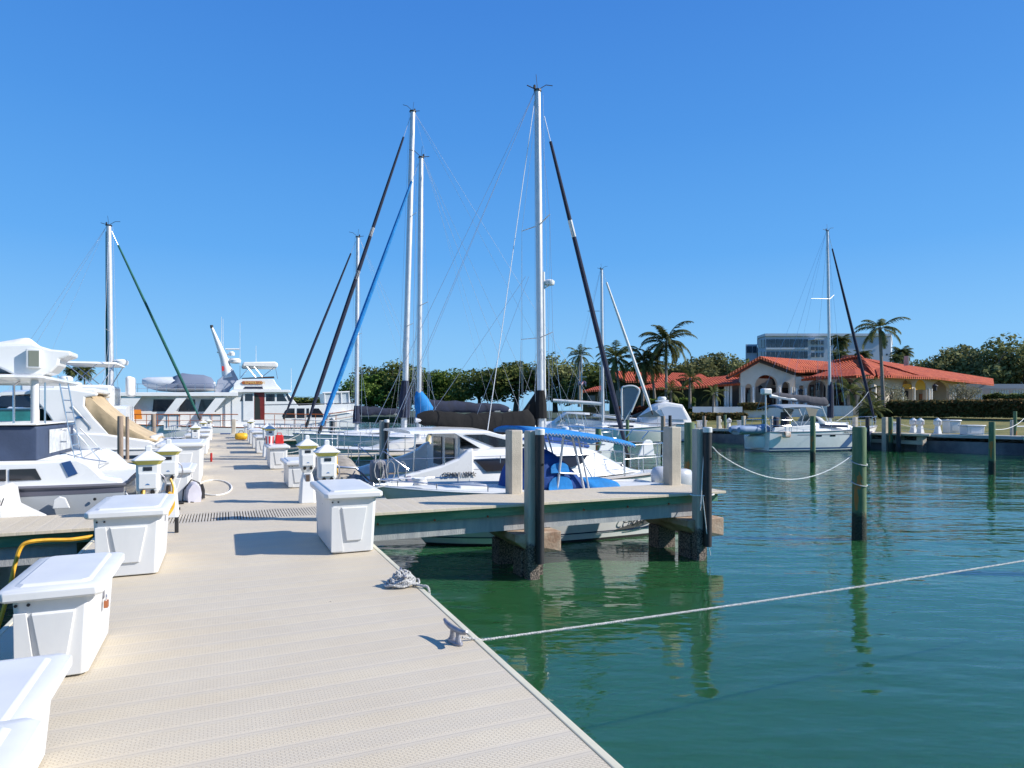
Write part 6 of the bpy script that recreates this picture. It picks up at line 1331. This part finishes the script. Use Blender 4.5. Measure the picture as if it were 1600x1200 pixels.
slab(V, [(1252, 592, 71.5), (1338, 586.5, 70.5), (1335, 576, 74), (1294, 579, 75)], 'roof', TILE)
slab(V, [(1338, 586.5, 70.5), (1366, 588, 71.5), (1345, 576, 75), (1335, 576, 74)], 'roof', TILE)
slab(V, [(1276, 577, 76), (1366, 584, 74), (1344, 558.5, 79), (1300, 566, 80)], 'roof', TILE)
m = MB(); m.tube([W(1344, 557, 79), W(1367, 586, 73.5)], .22, 8); m.build('hip_ridge', TILE, V, world=True)
m = MB(); m.tube([W(1301, 565.5, 80), W(1344, 557.5, 79)], .2, 8); m.build('hip_ridge', TILE, V, world=True)
# right wing receding
A3, B3_ = vp(1366, 73), vp(1510, 87)
L3 = (B3_-A3).length
def u3(px): 
    r = (px-800)/FO; d = (B3_-A3).normalized(); a = A3.x*CS-A3.y*SN; b = A3.x*SN+A3.y*CS; da = d.x*CS-d.y*SN; db = d.x*SN+d.y*CS
    return (r*b-a)/(da-r*db)
def o3(lst): return [(u3(a), u3(b), zs, zp, k) for a, b, zs, zp, k in lst]
zt3 = cz(589, 75)
wall_open(V, A3, B3_, .9, zt3, o3([(1370, 1377, 1.9, cz(603, 74), 'r'), (1395, 1408, 1.2, cz(608, 76), 'r'), (1410, 1425, 1.2, cz(603, 77), 'a'), (1430, 1447, 1.2, cz(604, 79), 'a'), (1456, 1484, 1.2, cz(608, 81), 'a'), (1494, 1506, 1.2, cz(606, 84), 'a')]), STUC, .4, 'arcade_wall')
off = Vector((SN, CS, 0))*3.6
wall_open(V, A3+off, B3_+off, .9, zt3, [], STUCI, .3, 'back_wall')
for a, b in ((1429, 1447), (1464, 1474)):
    q0 = A3+off*.96+(B3_-A3).normalized()*u3(a); q1 = A3+off*.96+(B3_-A3).normalized()*u3(b); z0_, z1_ = (1.6, 3.9) if a < 1450 else (1.2, 3.6)
    m = MB(); m.prism([Vector((q0.x, q0.y, z0_)), Vector((q1.x, q1.y, z0_)), Vector((q1.x, q1.y, z1_)), Vector((q0.x, q0.y, z1_))], (0, .08, 0)); m.build('window' if a < 1450 else 'shutter', GLASS if a < 1450 else SHUT, V, world=True, smooth=0)
for a, b, zt_, zb_ in ((1411, 1426, 603, 607.5), (1429, 1447.5, 596, 608)):
    nrm = (B3_-A3).normalized(); q0 = A3+nrm*u3(a)-off*.02+off*.05; q1 = A3+nrm*u3(b)+off*.03; DD = 78
    n_ = 10; c_ = (q0+q1)/2; r = (q1-q0).length/2; P = [Vector((q0.x, q0.y, cz(zb_, DD)))]+[c_+nrm*(-r*math.cos(math.pi*i/n_))+Vector((0, 0, cz(zb_, DD)-.0+(cz(zt_, DD)-cz(zb_, DD))*max(0, math.sin(math.pi*i/n_))**.6+.25)) for i in range(n_+1)]+[Vector((q1.x, q1.y, cz(zb_, DD)))]
    m = MB(); m.prism(P, off*.06); m.build('awning', AWN, V, world=True, smooth=0)
for px in (1366, 1393, 1409, 1427, 1450, 1454, 1487, 1491): q0 = A3+(B3_-A3).normalized()*u3(px)-off*.05; m = MB(); m.tube([Vector((q0.x, q0.y, .9)), Vector((q0.x, q0.y, 4.1))], .12, 10); m.build('column', STUCW, V, world=True)
slab(V, [(1366, 586, 72.3), (1454, 589.5, 76), (1440, 584, 80), (1392, 574, 79), (1344, 558.5, 79)], 'roof', TILE)
slab(V, [(1344, 558.5, 79.2), (1440, 587, 77.5), (1553, 600, 88), (1552, 591.5, 95)], 'roof', TILE)
slab(V, [(1372, 588, 71.5), (1392, 586, 71.8), (1382, 574, 75.5), (1368, 576, 75)], 'roof', TILE)
m = MB(); m.prism([W(x, y, 78) for x, y in ((1418.5, 571), (1418.5, 556), (1421, 556), (1421, 571))], (0, .5, 0)); m.build('chimney', CONC, V, world=True, smooth=0)
m = MB(); m.prism([W(x, y, 84) for x, y in ((1323, 561), (1323, 555), (1335, 554), (1335, 561))], (0, .8, 0)); m.build('chimney', mat('brick_chimney', (.35, .13, .08), .9), V, world=True, smooth=0)
m = MB()
for i, px in enumerate(range(1256, 1362, 3)): p = W(px, 589-(px-1256)*.03, 71.2); m.tube([p, p+Vector((SN, CS, 0))*.5], .07, 5)
m.build('eave_tile_ends', TILE, V, world=True)
# left wings, vine covered
VL = thing('garden_wing', 'low red roofed wing with vine covered walls and slim white columns beside the gable', 'building', tuple(at(1110, 77, .9)))
slab(VL, [(1068, 605, 75), (1157, 598.5, 75), (1157, 583.5, 79), (1125, 588, 79), (1098, 590, 79)], 'roof', TILE)
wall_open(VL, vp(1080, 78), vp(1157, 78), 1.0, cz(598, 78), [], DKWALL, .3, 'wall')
for px in (1120, 1133, 1137, 1142): p = vp(px, 76); m = MB(); m.tube([Vector((p.x, p.y, 1.6)), Vector((p.x, p.y, cz(600, 76)))], .14, 8); m.build('column', STUCW, VL, world=True)
m = MB(); m.prism([W(1143, 635, 77.8), W(1156, 635, 77.8), W(1156, 603, 77.8), W(1143, 603, 77.8)], (0, .1, 0)); m.build('doorway', MT['dark_door_frame'], VL, world=True, smooth=0)
VM = thing('red_roof_building', 'dark walled building with bright red two level roof behind the left group of palms', 'building', tuple(at(1000, 88, .9)))
slab(VM, [(954, 579, 90), (1040, 583, 90), (1042, 596, 86), (978, 595, 86), (962, 588, 88)], 'roof', TILE)
slab(VM, [(995, 606, 82), (1068, 606, 82), (1062, 597, 86), (1046, 588, 88), (1038, 586, 88), (1030, 596, 86)], 'roof', TILE)
slab(VM, [(1040, 592, 92), (1110, 592, 92), (1095, 584, 96), (1050, 582, 96)], 'roof', TILE)
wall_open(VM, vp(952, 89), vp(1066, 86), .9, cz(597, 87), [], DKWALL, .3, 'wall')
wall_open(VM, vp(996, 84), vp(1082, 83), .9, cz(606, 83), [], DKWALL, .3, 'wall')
for px in (963, 968, 1004, 1012, 1020): m = MB(); m.prism([W(px, 636, 83.6), W(px+3.5, 636, 83.6), W(px+3.5, 610, 83.6), W(px, 610, 83.6)], (0, .05, 0)); m.build('window', GLASS, VM, world=True, smooth=0)
VS = thing('boathouse', 'small low building with a red roof edge left of the leaning palms', 'building', tuple(at(925, 95, .9)))
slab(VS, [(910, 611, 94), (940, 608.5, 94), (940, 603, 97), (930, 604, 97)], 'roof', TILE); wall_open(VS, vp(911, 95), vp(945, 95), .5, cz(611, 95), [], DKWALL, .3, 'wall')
m = MB(); m.prism([W(x, y, 94) for x, y in ((919, 636), (919, 618), (930, 618), (930, 636))], (0, .1, 0)); m.build('door', GLASS, VS, world=True, smooth=0)
# terrace walls, planter
TW = thing('terrace_wall', 'white rendered terrace wall under the arched porch', 'wall', tuple(at(1280, 70, .8)))
m = MB(); P = [vp(1162, 70), vp(1333, 68), vp(1333, 72), vp(1162, 74)]; m.prism([Vector((p.x, p.y, .4)) for p in P], (0, 0, 1.55)); m.build('wall', STUCW, TW, world=True, smooth=0)
m = MB(); P = [vp(1150, 73.5), vp(1372, 71.5), vp(1372, 80), vp(1150, 80)]; m.prism([Vector((p.x, p.y, .4)) for p in P], (0, 0, 1.5)); m.build('terrace_floor', ASPH, TW, world=True, smooth=0)
TW2 = thing('terrace_wall', 'white rendered low wall stepping down at the left end of the terrace', 'wall', tuple(at(1120, 68, .8)))
m = MB(); P = [vp(1082, 68), vp(1113, 68), vp(1113, 72), vp(1082, 72)]; m.prism([Vector((p.x, p.y, .3)) for p in P], (0, 0, 1.55)); m.build('wall', STUCW, TW2, world=True, smooth=0)
m = MB(); P = [vp(1115, 69), vp(1160, 69), vp(1160, 73), vp(1115, 73)]; m.prism([Vector((p.x, p.y, 1.0)) for p in P], (0, 0, .85)); m.build('ledge', STUCW, TW2, world=True, smooth=0)
# white slatted fence and pergola on the far right
FN = thing('slatted_fence', 'white slatted screen with a grey beam at the right end of the villa', 'fence', tuple(at(1560, 92, .9)))
m = MB(); m.prism([W(1500, 600, 95), W(1620, 600, 95), W(1620, 607, 95), W(1500, 607, 95)], (0, .6, 0)); m.build('beam', mat('grey_beam', (.36, .38, .42), .8), FN, world=True, smooth=0)
m = MB(); m.prism([W(1500, 632, 97), W(1620, 632, 97), W(1620, 606, 97), W(1500, 606, 97)], (0, .3, 0)); m.build('screen_wall', mat('grey_lilac_render', (.40, .38, .38), .9), FN, world=True, smooth=0)
for px in (1517, 1521, 1525, 1529, 1533, 1549, 1554, 1562, 1566, 1570, 1574, 1584, 1588, 1592, 1597, 1603): m = MB(); m.prism([W(px, 633, 95.5), W(px+2, 633, 95.5), W(px+2, 609, 95.5), W(px, 609, 95.5)], (0, .15, 0)); m.build('slat', BARR, FN, world=True, smooth=0)
# apartment block
AP = thing('apartment_block', 'grey blue flat roofed apartment block with rows of balcony windows rising behind the villa', 'apartment block', tuple(at(1290, 220, 1)))
def apw(pts, name, m_, par=None, th=(0, 1.5, 0)):
    m = MB(); m.prism([W(*p) for p in pts], Vector(th)); return m.build(name, m_, par or AP, world=True, smooth=0)
ft = Vector((SN, CS, 0))
m = MB(); base = [(1165, 236), (1183, 236), (1184, 228), (1196, 220), (1263, 220), (1300, 220), (1392, 220), (1394, 250), (1184, 252), (1165, 250)]
m.prism([Vector((W(px, 640, D).x, W(px, 640, D).y, 1)) for px, D in base[2:9]], (0, 0, cz(525, 220)-1)); m.build('wall', APTW, AP, world=True, smooth=0)
m = MB(); m.prism([Vector((W(px, 640, D).x, W(px, 640, D).y, 1)) for px, D in (base[0], base[1], (1184, 252), base[9])], (0, 0, cz(538, 236)-1)); m.build('stair_block', APTW, AP, world=True, smooth=0)
m = MB(); m.prism([Vector((W(px, 640, D).x, W(px, 640, D).y, cz(525, 220))) for px, D in ((1183, 227.5), (1195.5, 219.5), (1393, 219.5), (1395, 251), (1183, 252))], (0, 0, .8)); m.build('parapet', APTF, AP, world=True, smooth=0)
rowsy = ((530, 542.5), (549, 560)); xsb = [1197, 1204.5, 1212, 1219.5, 1226.5, 1234, 1241, 1248.5, 1256, 1262.5]
for y0, y1 in rowsy:
    for a, b in zip(xsb, xsb[1:]): apw([(a+.7, y1, 219.8), (b-.5, y1, 219.8), (b-.5, y0, 219.8), (a+.7, y0, 219.8)], 'window', APTG, None, (0, .1, 0))
    for a, b, D in ((1185.5, 1189.5, 226.5), (1190.3, 1194.8, 223)): apw([(a, y1+1, D), (b, y1+.5, D-2.5), (b, y0, D-2.5), (a, y0+1.5, D)], 'window', APTG, None, (0, .1, 0))
    apw([(1197, y1+3.5, 219.6), (1262.5, y1+3.5, 219.6), (1262.5, y1+.8, 219.6), (1197, y1+.8, 219.6)], 'balcony_front', APTF, None, (0, .12, 0))
for y0, y1 in ((532, 538), (542, 547), (551, 558)):
    for a, b in ((1268, 1273), (1275.5, 1281), (1284, 1287)): apw([(a, y1, 219.6), (b, y1, 219.6), (b, y0, 219.6), (a, y0, 219.6)], 'window', APTG, None, (0, .1, 0))
apw([(1272, 530.5, 217), (1287, 530.5, 217), (1288, 528.5, 217), (1274, 528, 217)], 'awning', WHITEP, None, (0, 2.5, 0))
for px, py in ((1299, 533), (1303, 533), (1307, 533), (1326, 539), (1363, 534.5), (1386, 534.5), (1363, 554), (1386, 554)): s_ = 1.3 if px > 1320 else 1.8; apw([(px-s_, py+(1.5 if px > 1320 else 5), 219.6), (px+s_, py+(1.5 if px > 1320 else 5), 219.6), (px+s_, py-1.5, 219.6), (px-s_, py-1.5, 219.6)], 'window', APTG, None, (0, .1, 0))
for a, b, D in ((1167, 1175, 235.5), (1176.5, 1182, 235.5)): apw([(a, 551, D), (b, 551, D), (b, 541, D), (a, 541, D)], 'window', APTG, None, (0, .1, 0))
# ================================================================= VEGETATION
def crown_mesh(name, n, lobes, leaf, seed, flat=.8):
    rnd = random.Random(seed); bm = bmesh.new()
    tot = sum(l[3]**2 for l in lobes)
    for (lx, ly, lz, lr) in lobes:
        for _ in range(int(n*lr*lr/tot)):
            u = Vector((rnd.gauss(0, 1), rnd.gauss(0, 1), rnd.gauss(0, 1))).normalized(); rr = lr*(rnd.random()**.28)*(1+.28*noise.noise(u*2.3+Vector((lx, ly, seed))))
            p = Vector((lx, ly, lz))+Vector((u.x, u.y, u.z*flat))*rr
            if noise.noise(p*1.6/max(lr, .1)+Vector((seed, 0, 0))) < -.28: continue
            s = leaf*(.55+rnd.random()*.9); a = Vector((rnd.gauss(0, 1), rnd.gauss(0, 1), rnd.gauss(0, .6))).normalized(); nn = (u*.7+Vector((rnd.gauss(0, .6), rnd.gauss(0, .6), rnd.gauss(0, .6)+.25))).normalized()
            b = nn.cross(a).normalized(); a = b.cross(nn)
            k = rnd.choice((3, 4, 5)); pts = [p+(a*math.cos(2*math.pi*j/k+rnd.random()*.5)+b*.62*math.sin(2*math.pi*j/k+rnd.random()*.5))*s for j in range(k)]
            bm.faces.new([bm.verts.new(q) for q in pts])
    me = bpy.data.meshes.new(name); bm.to_mesh(me); bm.free(); return me
def lobeset(seed, n, R_, h, r0, r1, zb=.25):
    rnd = random.Random(seed); out = []
    for i in range(n):
        a = rnd.random()*6.28; d = R_*math.sqrt(rnd.random())*.82; z = h*(zb+(.92-zb)*rnd.random()*(1-.35*(d/R_)**2)); out.append((d*math.cos(a), d*math.sin(a), z, r0+(r1-r0)*rnd.random()))
    return out
CM = {}
def tree(name, label, cat, px, base_z, D, width, height, kind=0, m_=OAK, group=None, n=8500, leaf=.25, zb=.25, lobes=38):
    key = (kind, n, leaf, zb, m_.name)
    if key not in CM:
        me = crown_mesh('foliage', n, lobeset(kind*7+3, lobes, 5.0, 8.6, 1.2, 2.3, zb), leaf, kind*3+1); me.materials.append(m_); bm = MB()
        rnd = random.Random(kind)
        bm.tube([(0, 0, -.5), (.1, .05, 1.6), (.15, 0, 2.6)], [.42, .32, .27], 9)
        for i in range(7):
            a = i*.9+rnd.random(); bm.tube([(.15*rnd.random(), 0, 2.0+.2*i), (1.1*math.cos(a), 1.1*math.sin(a), 3.4), (2.6*math.cos(a), 2.6*math.sin(a), 5.2+rnd.random()), (3.6*math.cos(a+.2), 3.6*math.sin(a+.2), 7)], [.2, .14, .08, .03], 6)
        o = bm.build('trunk', BARK, None); tm = o.data; bpy.data.objects.remove(o); CM[key] = (me, tm)
    me, tm = CM[key]; p = W(px, 640, D); t = thing(name, label, cat, (p.x, p.y, base_z), random.Random(px).random()*6.28, group); t.scale = (width/10, width/10, height/9.3)
    for nm, d in (('crown', me), ('trunk', tm)): o = bpy.data.objects.new(nm, d); COL.objects.link(o); o.parent = t
    return t
def T_(px, top, base, D, wpx, kind, m_, label, **k):
    zt = cz(top, D); zb_ = .0 if base is None else cz(base, D); return tree('oak_tree', label, 'tree', px, zb_, D, wpx/FO*D*1.22, (zt-zb_)*1.0, kind, m_, 'broad trees behind the marina', **k)
T_(578, 577, 640, 150, 74, 0, FIC, 'broad green tree at the left end of the far tree line, before the masts', zb=.12)
T_(612, 562, 640, 158, 90, 4, OAK, 'tall dense tree left of the two tall masts in the far tree line', zb=.12)
T_(636, 562, 640, 152, 96, 1, OAK, 'dense dark tree directly behind the two tall masts', zb=.12)
T_(690, 572, 640, 148, 74, 2, FIC, 'rounded tree just right of the blue covered mast', zb=.2)
T_(750, 572, 640, 138, 70, 3, OAK, 'round crowned tree with bare trunk above the black boom cover', zb=.36)
T_(806, 560, 640, 134, 104, 0, OAK, 'large spreading oak behind the black boom cover, trunks visible below', zb=.36)
T_(868, 553, 640, 132, 90, 1, OAK2, 'tall grey green oak behind the radar dome mast')
T_(925, 562, 638, 128, 86, 4, OAK, 'dark oak behind the slim white mast and small palm')
T_(985, 562, 636, 125, 92, 2, OAK, 'dark oak filling the gap behind the palm group', zb=.2)
T_(1050, 560, 632, 118, 86, 3, OAK2, 'brownish green oak right of the tallest palm', zb=.2)
T_(1105, 545, 632, 120, 84, 0, OAK2, 'grey green oak rising behind the red roofed wing', zb=.2)
T_(1150, 552, 630, 118, 76, 1, OAK2, 'grey green oak touching the left end of the apartment block', zb=.2)
T_(1196, 566, 630, 112, 70, 4, OAK2, 'low oak crown directly behind the villa gable peak', zb=.2)
T_(1440, 552, 640, 112, 66, 2, OAK2, 'scrubby tree behind the long right hand roof, near the white chimney', zb=.2)
T_(1493, 531, 640, 110, 90, 0, OAK2, 'tall airy tree behind the right end of the villa', zb=.18)
T_(1550, 524, 640, 106, 104, 1, OAK2, 'tallest olive green tree at the right side of the view', zb=.15)
T_(1603, 530, 640, 104, 84, 3, OAK2, 'big tree cut off by the right edge of the view', zb=.15)
T_(505, 617, 641, 260, 90, 2, OAK, 'low distant tree line piece right of the trawler bow', zb=.1, n=2500, leaf=.4)
T_(462, 620, 641, 260, 80, 1, FIC, 'low distant tree clump behind the trawler foredeck', zb=.1, n=2500, leaf=.4)
T_(425, 621, 641, 262, 80, 4, OAK, 'low distant tree clump behind the trawler pilothouse', zb=.1, n=2500, leaf=.4)
T_(70, 624, 641, 262, 60, 3, OAK, 'low distant tree clump seen under the left hardtop', zb=.1, n=2500, leaf=.4)
# palms
def palm_mesh(nf, L, droop, seed, up=.9, lw=.55, fan=False):
    rnd = random.Random(seed); bm = bmesh.new()
    for i in range(nf):
        az = i*2.399+rnd.random()*.4; el = up*(1-i/nf*1.55)+rnd.uniform(-.12, .12); Lf = L*(.78+.35*rnd.random()); d = Vector((math.cos(az), math.sin(az), 0)); n_ = 22; P = []; p = Vector((0, 0, 0)); e = el
        for k in range(n_+1): P.append(p.copy()); p = p+(d*math.cos(e)+Vector((0, 0, math.sin(e))))*Lf/n_; e -= droop*(.4+1.2*k/n_)/n_*1.9
        sd = Vector((-d.y, d.x, 0))
        for k in range(n_):
            a, b = P[k], P[k+1]; w_ = .035*(1-k/n_)+.01; bm.faces.new([bm.verts.new(q) for q in (a-sd*w_, a+sd*w_, b+sd*w_, b-sd*w_)])
            if k < 3: continue
            ll = lw*Lf*.42*math.sin(math.pi*min(1, (k/n_)*.85+.13))**.7
            for s in (-1, 1):
                for h_ in (0, .5):
                    q = a.lerp(b, h_); dr = (sd*s*.85+(b-a).normalized()*.75+Vector((0, 0, -.35-.5*rnd.random()))).normalized(); t1 = q+dr*ll*(.8+.4*rnd.random()); m_ = q.lerp(t1, .5)+Vector((0, 0, .03)); fw = (b-a).normalized()*.035*L/3
                    bm.faces.new([bm.verts.new(x) for x in (q-fw, q+fw, m_+fw*1.0, m_-fw*1.0)]); bm.faces.new([bm.verts.new(x) for x in (m_-fw, m_+fw, t1)])
    me = bpy.data.meshes.new('fronds'); bm.to_mesh(me); bm.free(); me.materials.append(PALM); return me
PM = {'coco': palm_mesh(28, 4.1, .95, 2, up=1.3, lw=.5), 'coco2': palm_mesh(22, 3.6, 1.0, 5, up=1.35, lw=.5), 'thin': palm_mesh(14, 2.7, .85, 9, up=1.15, lw=.62), 'fan': palm_mesh(44, 1.7, .9, 4, up=1.3, lw=.9), 'small': palm_mesh(13, 2.2, .8, 8, up=1.3), 'bush': palm_mesh(30, 1.9, .8, 12, up=1.45, lw=.55)}
def palm(kind, px, cy_, D, base_py, s, label, bpx=None, tr=.16, name='palm_tree', cat='palm'):
    top = W(px, cy_, D); bot = W(bpx or px, base_py, D); t = thing(name, label, cat, tuple(bot), 0)
    o = bpy.data.objects.new('fronds', PM[kind]); COL.objects.link(o); o.parent = t; o.location = top-bot; o.scale = (s, s, s); o.rotation_euler = (0, 0, random.Random(px).random()*6)
    if (top-bot).length > .4:
        v = top-bot; m = MB(); m.tube([Vector((0, 0, -.3)), v*.3+Vector((.0, 0, 0)), v*.65+Vector((v.x*.05, 0, 0)), v+Vector((0, 0, .1))], [tr*1.35, tr, tr*.85, tr*.95], 9); m.build('trunk', PBARK, t)
    return t
palm('coco', 1041, 534, 75, 628, .92, 'tallest coconut palm left of the villa, standing above the red roofs')
palm('coco', 962, 560, 78, 630, .82, 'bushy coconut palm behind the dark furled sail', bpx=970)
palm('coco', 1006, 565, 76, 636, .78, 'coconut palm with slim leaning trunk next to the tallest palm', bpx=1004)
palm('coco2', 1018, 568, 77, 634, .78, 'coconut palm merging with its neighbour, trunk leaning right', bpx=1024)
palm('coco2', 905, 556, 82, 632, .60, 'small upright palm between the masts left of the palm group')
palm('thin', 1375, 513, 64, 646, 1.0, 'tall thin palm with few arching fronds in front of the villa', bpx=1381, tr=.17)
for px, cy_, D, s, lb in ((1314, 534, 105, 1.15, 'fan palm standing above the villa roof before the apartment block'), (1311, 557, 100, 1.05, 'fan palm just above the villa ridge'), (1347, 556, 100, .95, 'fan palm behind the hip of the villa roof'), (1410, 552, 100, 1.1, 'fan palm above the long roof, right of the apartment block'), (1400, 560, 98, .7, 'little fan palm beside the chimney of the long roof')):
    palm('fan', px, cy_, D, 600, s, lb, name='fan_palm')
palm('small', 1078, 592, 74, 634, 1.0, 'leafy palm in front of the vine covered wing'); palm('small', 1048, 612, 72, 640, .9, 'bright green garden palm below the tallest palm'); palm('small', 1115, 615, 73, 640, .75, 'small garden palm by the slim white columns')
palm('small', 1326, 610, 69, 642, 1.15, 'garden palm beside the terrace end, behind the dark jib'); palm('bush', 1362, 640, 62, 650, .95, 'bright green spiky bush at the foot of the tall thin palm', name='spiky_bush', cat='bush')
palm('small', 1352, 612, 70, 644, 1.0, 'garden palm right behind the spiky bush')
palm('fan', 132, 580, 120, 640, 1.2, 'distant palm seen under the white bimini on the left', name='palm_tree'); palm('fan', 112, 580, 125, 640, .9, 'smaller distant palm next to the one under the bimini', name='palm_tree'); palm('fan', 80, 606, 130, 640, .9, 'distant palm seen beneath the left hardtop', name='palm_tree')
# hedge, shrubs
def bush(name, label, cat, P0, P1, depth, z0, z1, n, leaf, m_, seed, core=True):
    rnd = random.Random(seed); P0, P1 = Vector(P0), Vector(P1); d = P1-P0; L_ = d.length; d.normalize(); nn = Vector((-d.y, d.x, 0)); t = thing(name, label, cat, (P0.x, P0.y, z0)); bm = bmesh.new()
    for _ in range(n):
        u = rnd.random()*L_; f = rnd.random()
        if f < .5: q = (rnd.gauss(0, .06), rnd.random())
        else: q = (rnd.random(), 1+rnd.gauss(0, .06))
        q = (q[0], q[1]+.07*noise.noise(Vector((u*.9, 0, seed)))); p = d*u+nn*q[0]*depth+Vector((0, 0, q[1]*(z1-z0))); s = leaf*(.5+rnd.random()); a = Vector((rnd.gauss(0, 1), rnd.gauss(0, 1), rnd.gauss(0, 1))).normalized(); b = a.orthogonal().normalized()
        bm.faces.new([bm.verts.new(p+a*s), bm.verts.new(p+b*s*.6), bm.verts.new(p-a*s), bm.verts.new(p-b*s*.6)])
    me = bpy.data.meshes.new('foliage'); bm.to_mesh(me); bm.free(); me.materials.append(m_); o = bpy.data.objects.new('foliage', me); COL.objects.link(o); o.parent = t
    if core:
        m = MB(); e = (.15, .1); P = [nn*.12*depth, d*L_+nn*.12*depth, d*L_+nn*depth, nn*depth]; m.prism([Vector((p.x, p.y, .1)) for p in P], (0, 0, (z1-z0)*.93)); m.build('branches', mat('hedge_core', (.045, .055, .02), .95), t, smooth=0)
    return t
bush('hedge', 'long clipped hedge with reddish tips in front of the villa arcade', 'hedge', at(1385, 63, 0), at(1680, 50, 0), 1.6, .93, 2.2, 30000, .12, HEDG, 3)
bush('shrub_bed', 'dark shrubs planted along the foot of the terrace wall', 'shrubs', at(1080, 67, 0), at(1168, 67, 0), 1.0, .4, 1.1, 2200, .16, HEDG, 4)
bush('shrub_bed', 'dark overhanging planting on top of the terrace wall left of the boom', 'shrubs', at(1158, 69.5, 0), at(1200, 69.5, 0), 1.0, 1.55, 2.15, 1400, .16, HEDG, 5)
bush('shrub_bed', 'red flowering shrubs behind the tented cruiser', 'shrubs', at(968, 72, 0), at(1020, 72, 0), 1.5, .5, 1.7, 1800, .16, leaf_mat('red_leaves', (.12, .02, .01), (.2, .03, .015), (.05, .07, .02)), 6)
bush('shrub_bed', 'green shrubs along the dark walled building', 'shrubs', at(1010, 76, 0), at(1085, 74, 0), 1.5, .6, 2.6, 3000, .18, FIC, 7)
bush('shrub_bed', 'low shrubs at the foot of the tall thin palm', 'shrubs', at(1352, 63, 0), at(1392, 63, 0), 1.2, .5, 1.6, 1500, .16, HEDG, 8)
bush('shrub_bed', 'shrubs and pots in front of the slatted screen', 'shrubs', at(1535, 90, 0), at(1620, 86, 0), 1.5, 1.0, 3.4, 2200, .2, OAK, 9)
def feathery(px, cy_, D, wpx, hpx, label, kind):
    p = W(px, cy_+hpx/2, D); t = tree('ornamental_tree', label, 'tree', px, p.z, D, wpx/FO*D, hpx/FO*D*1.05, kind, OLIV, None, 2600, .22, .25, 20); return t
feathery(1398, 618, 70, 44, 48, 'feathery silver shrub tree in front of the yellow awnings', 6); feathery(1508, 618, 74, 46, 46, 'feathery silver shrub tree in front of the last villa arch', 7)
# flag by the left palms
fl = thing('flagpole', 'white flagpole with a faded red and white flag near the small upright palm', 'flagpole', tuple(W(909, 640, 80)))
m = MB(); m.tube([W(909, 640, 80), W(909, 556, 80)], .07, 8); m.build('pole', WHITEP, fl, world=True); m = MB(); m.tube([W(904, 589, 80), W(917, 589, 80)], .05, 6); m.build('yard', WHITEP, fl, world=True)
m = MB(); m.sheet([[W(x, y+1.2*math.sin(x*.9), 80+.3*math.sin(x)) for y in (596, 599, 603)] for x in (903, 905, 907, 909, 911, 913, 916)]); m.build('flag', mat('faded_flag', (.55, .25, .3), .8, col2=(.7, .7, .75), vs=2), fl, world=True, thick=.02)
for t_, d_, a_, b_ in ():
    pass
print('objects', len(bpy.data.objects))
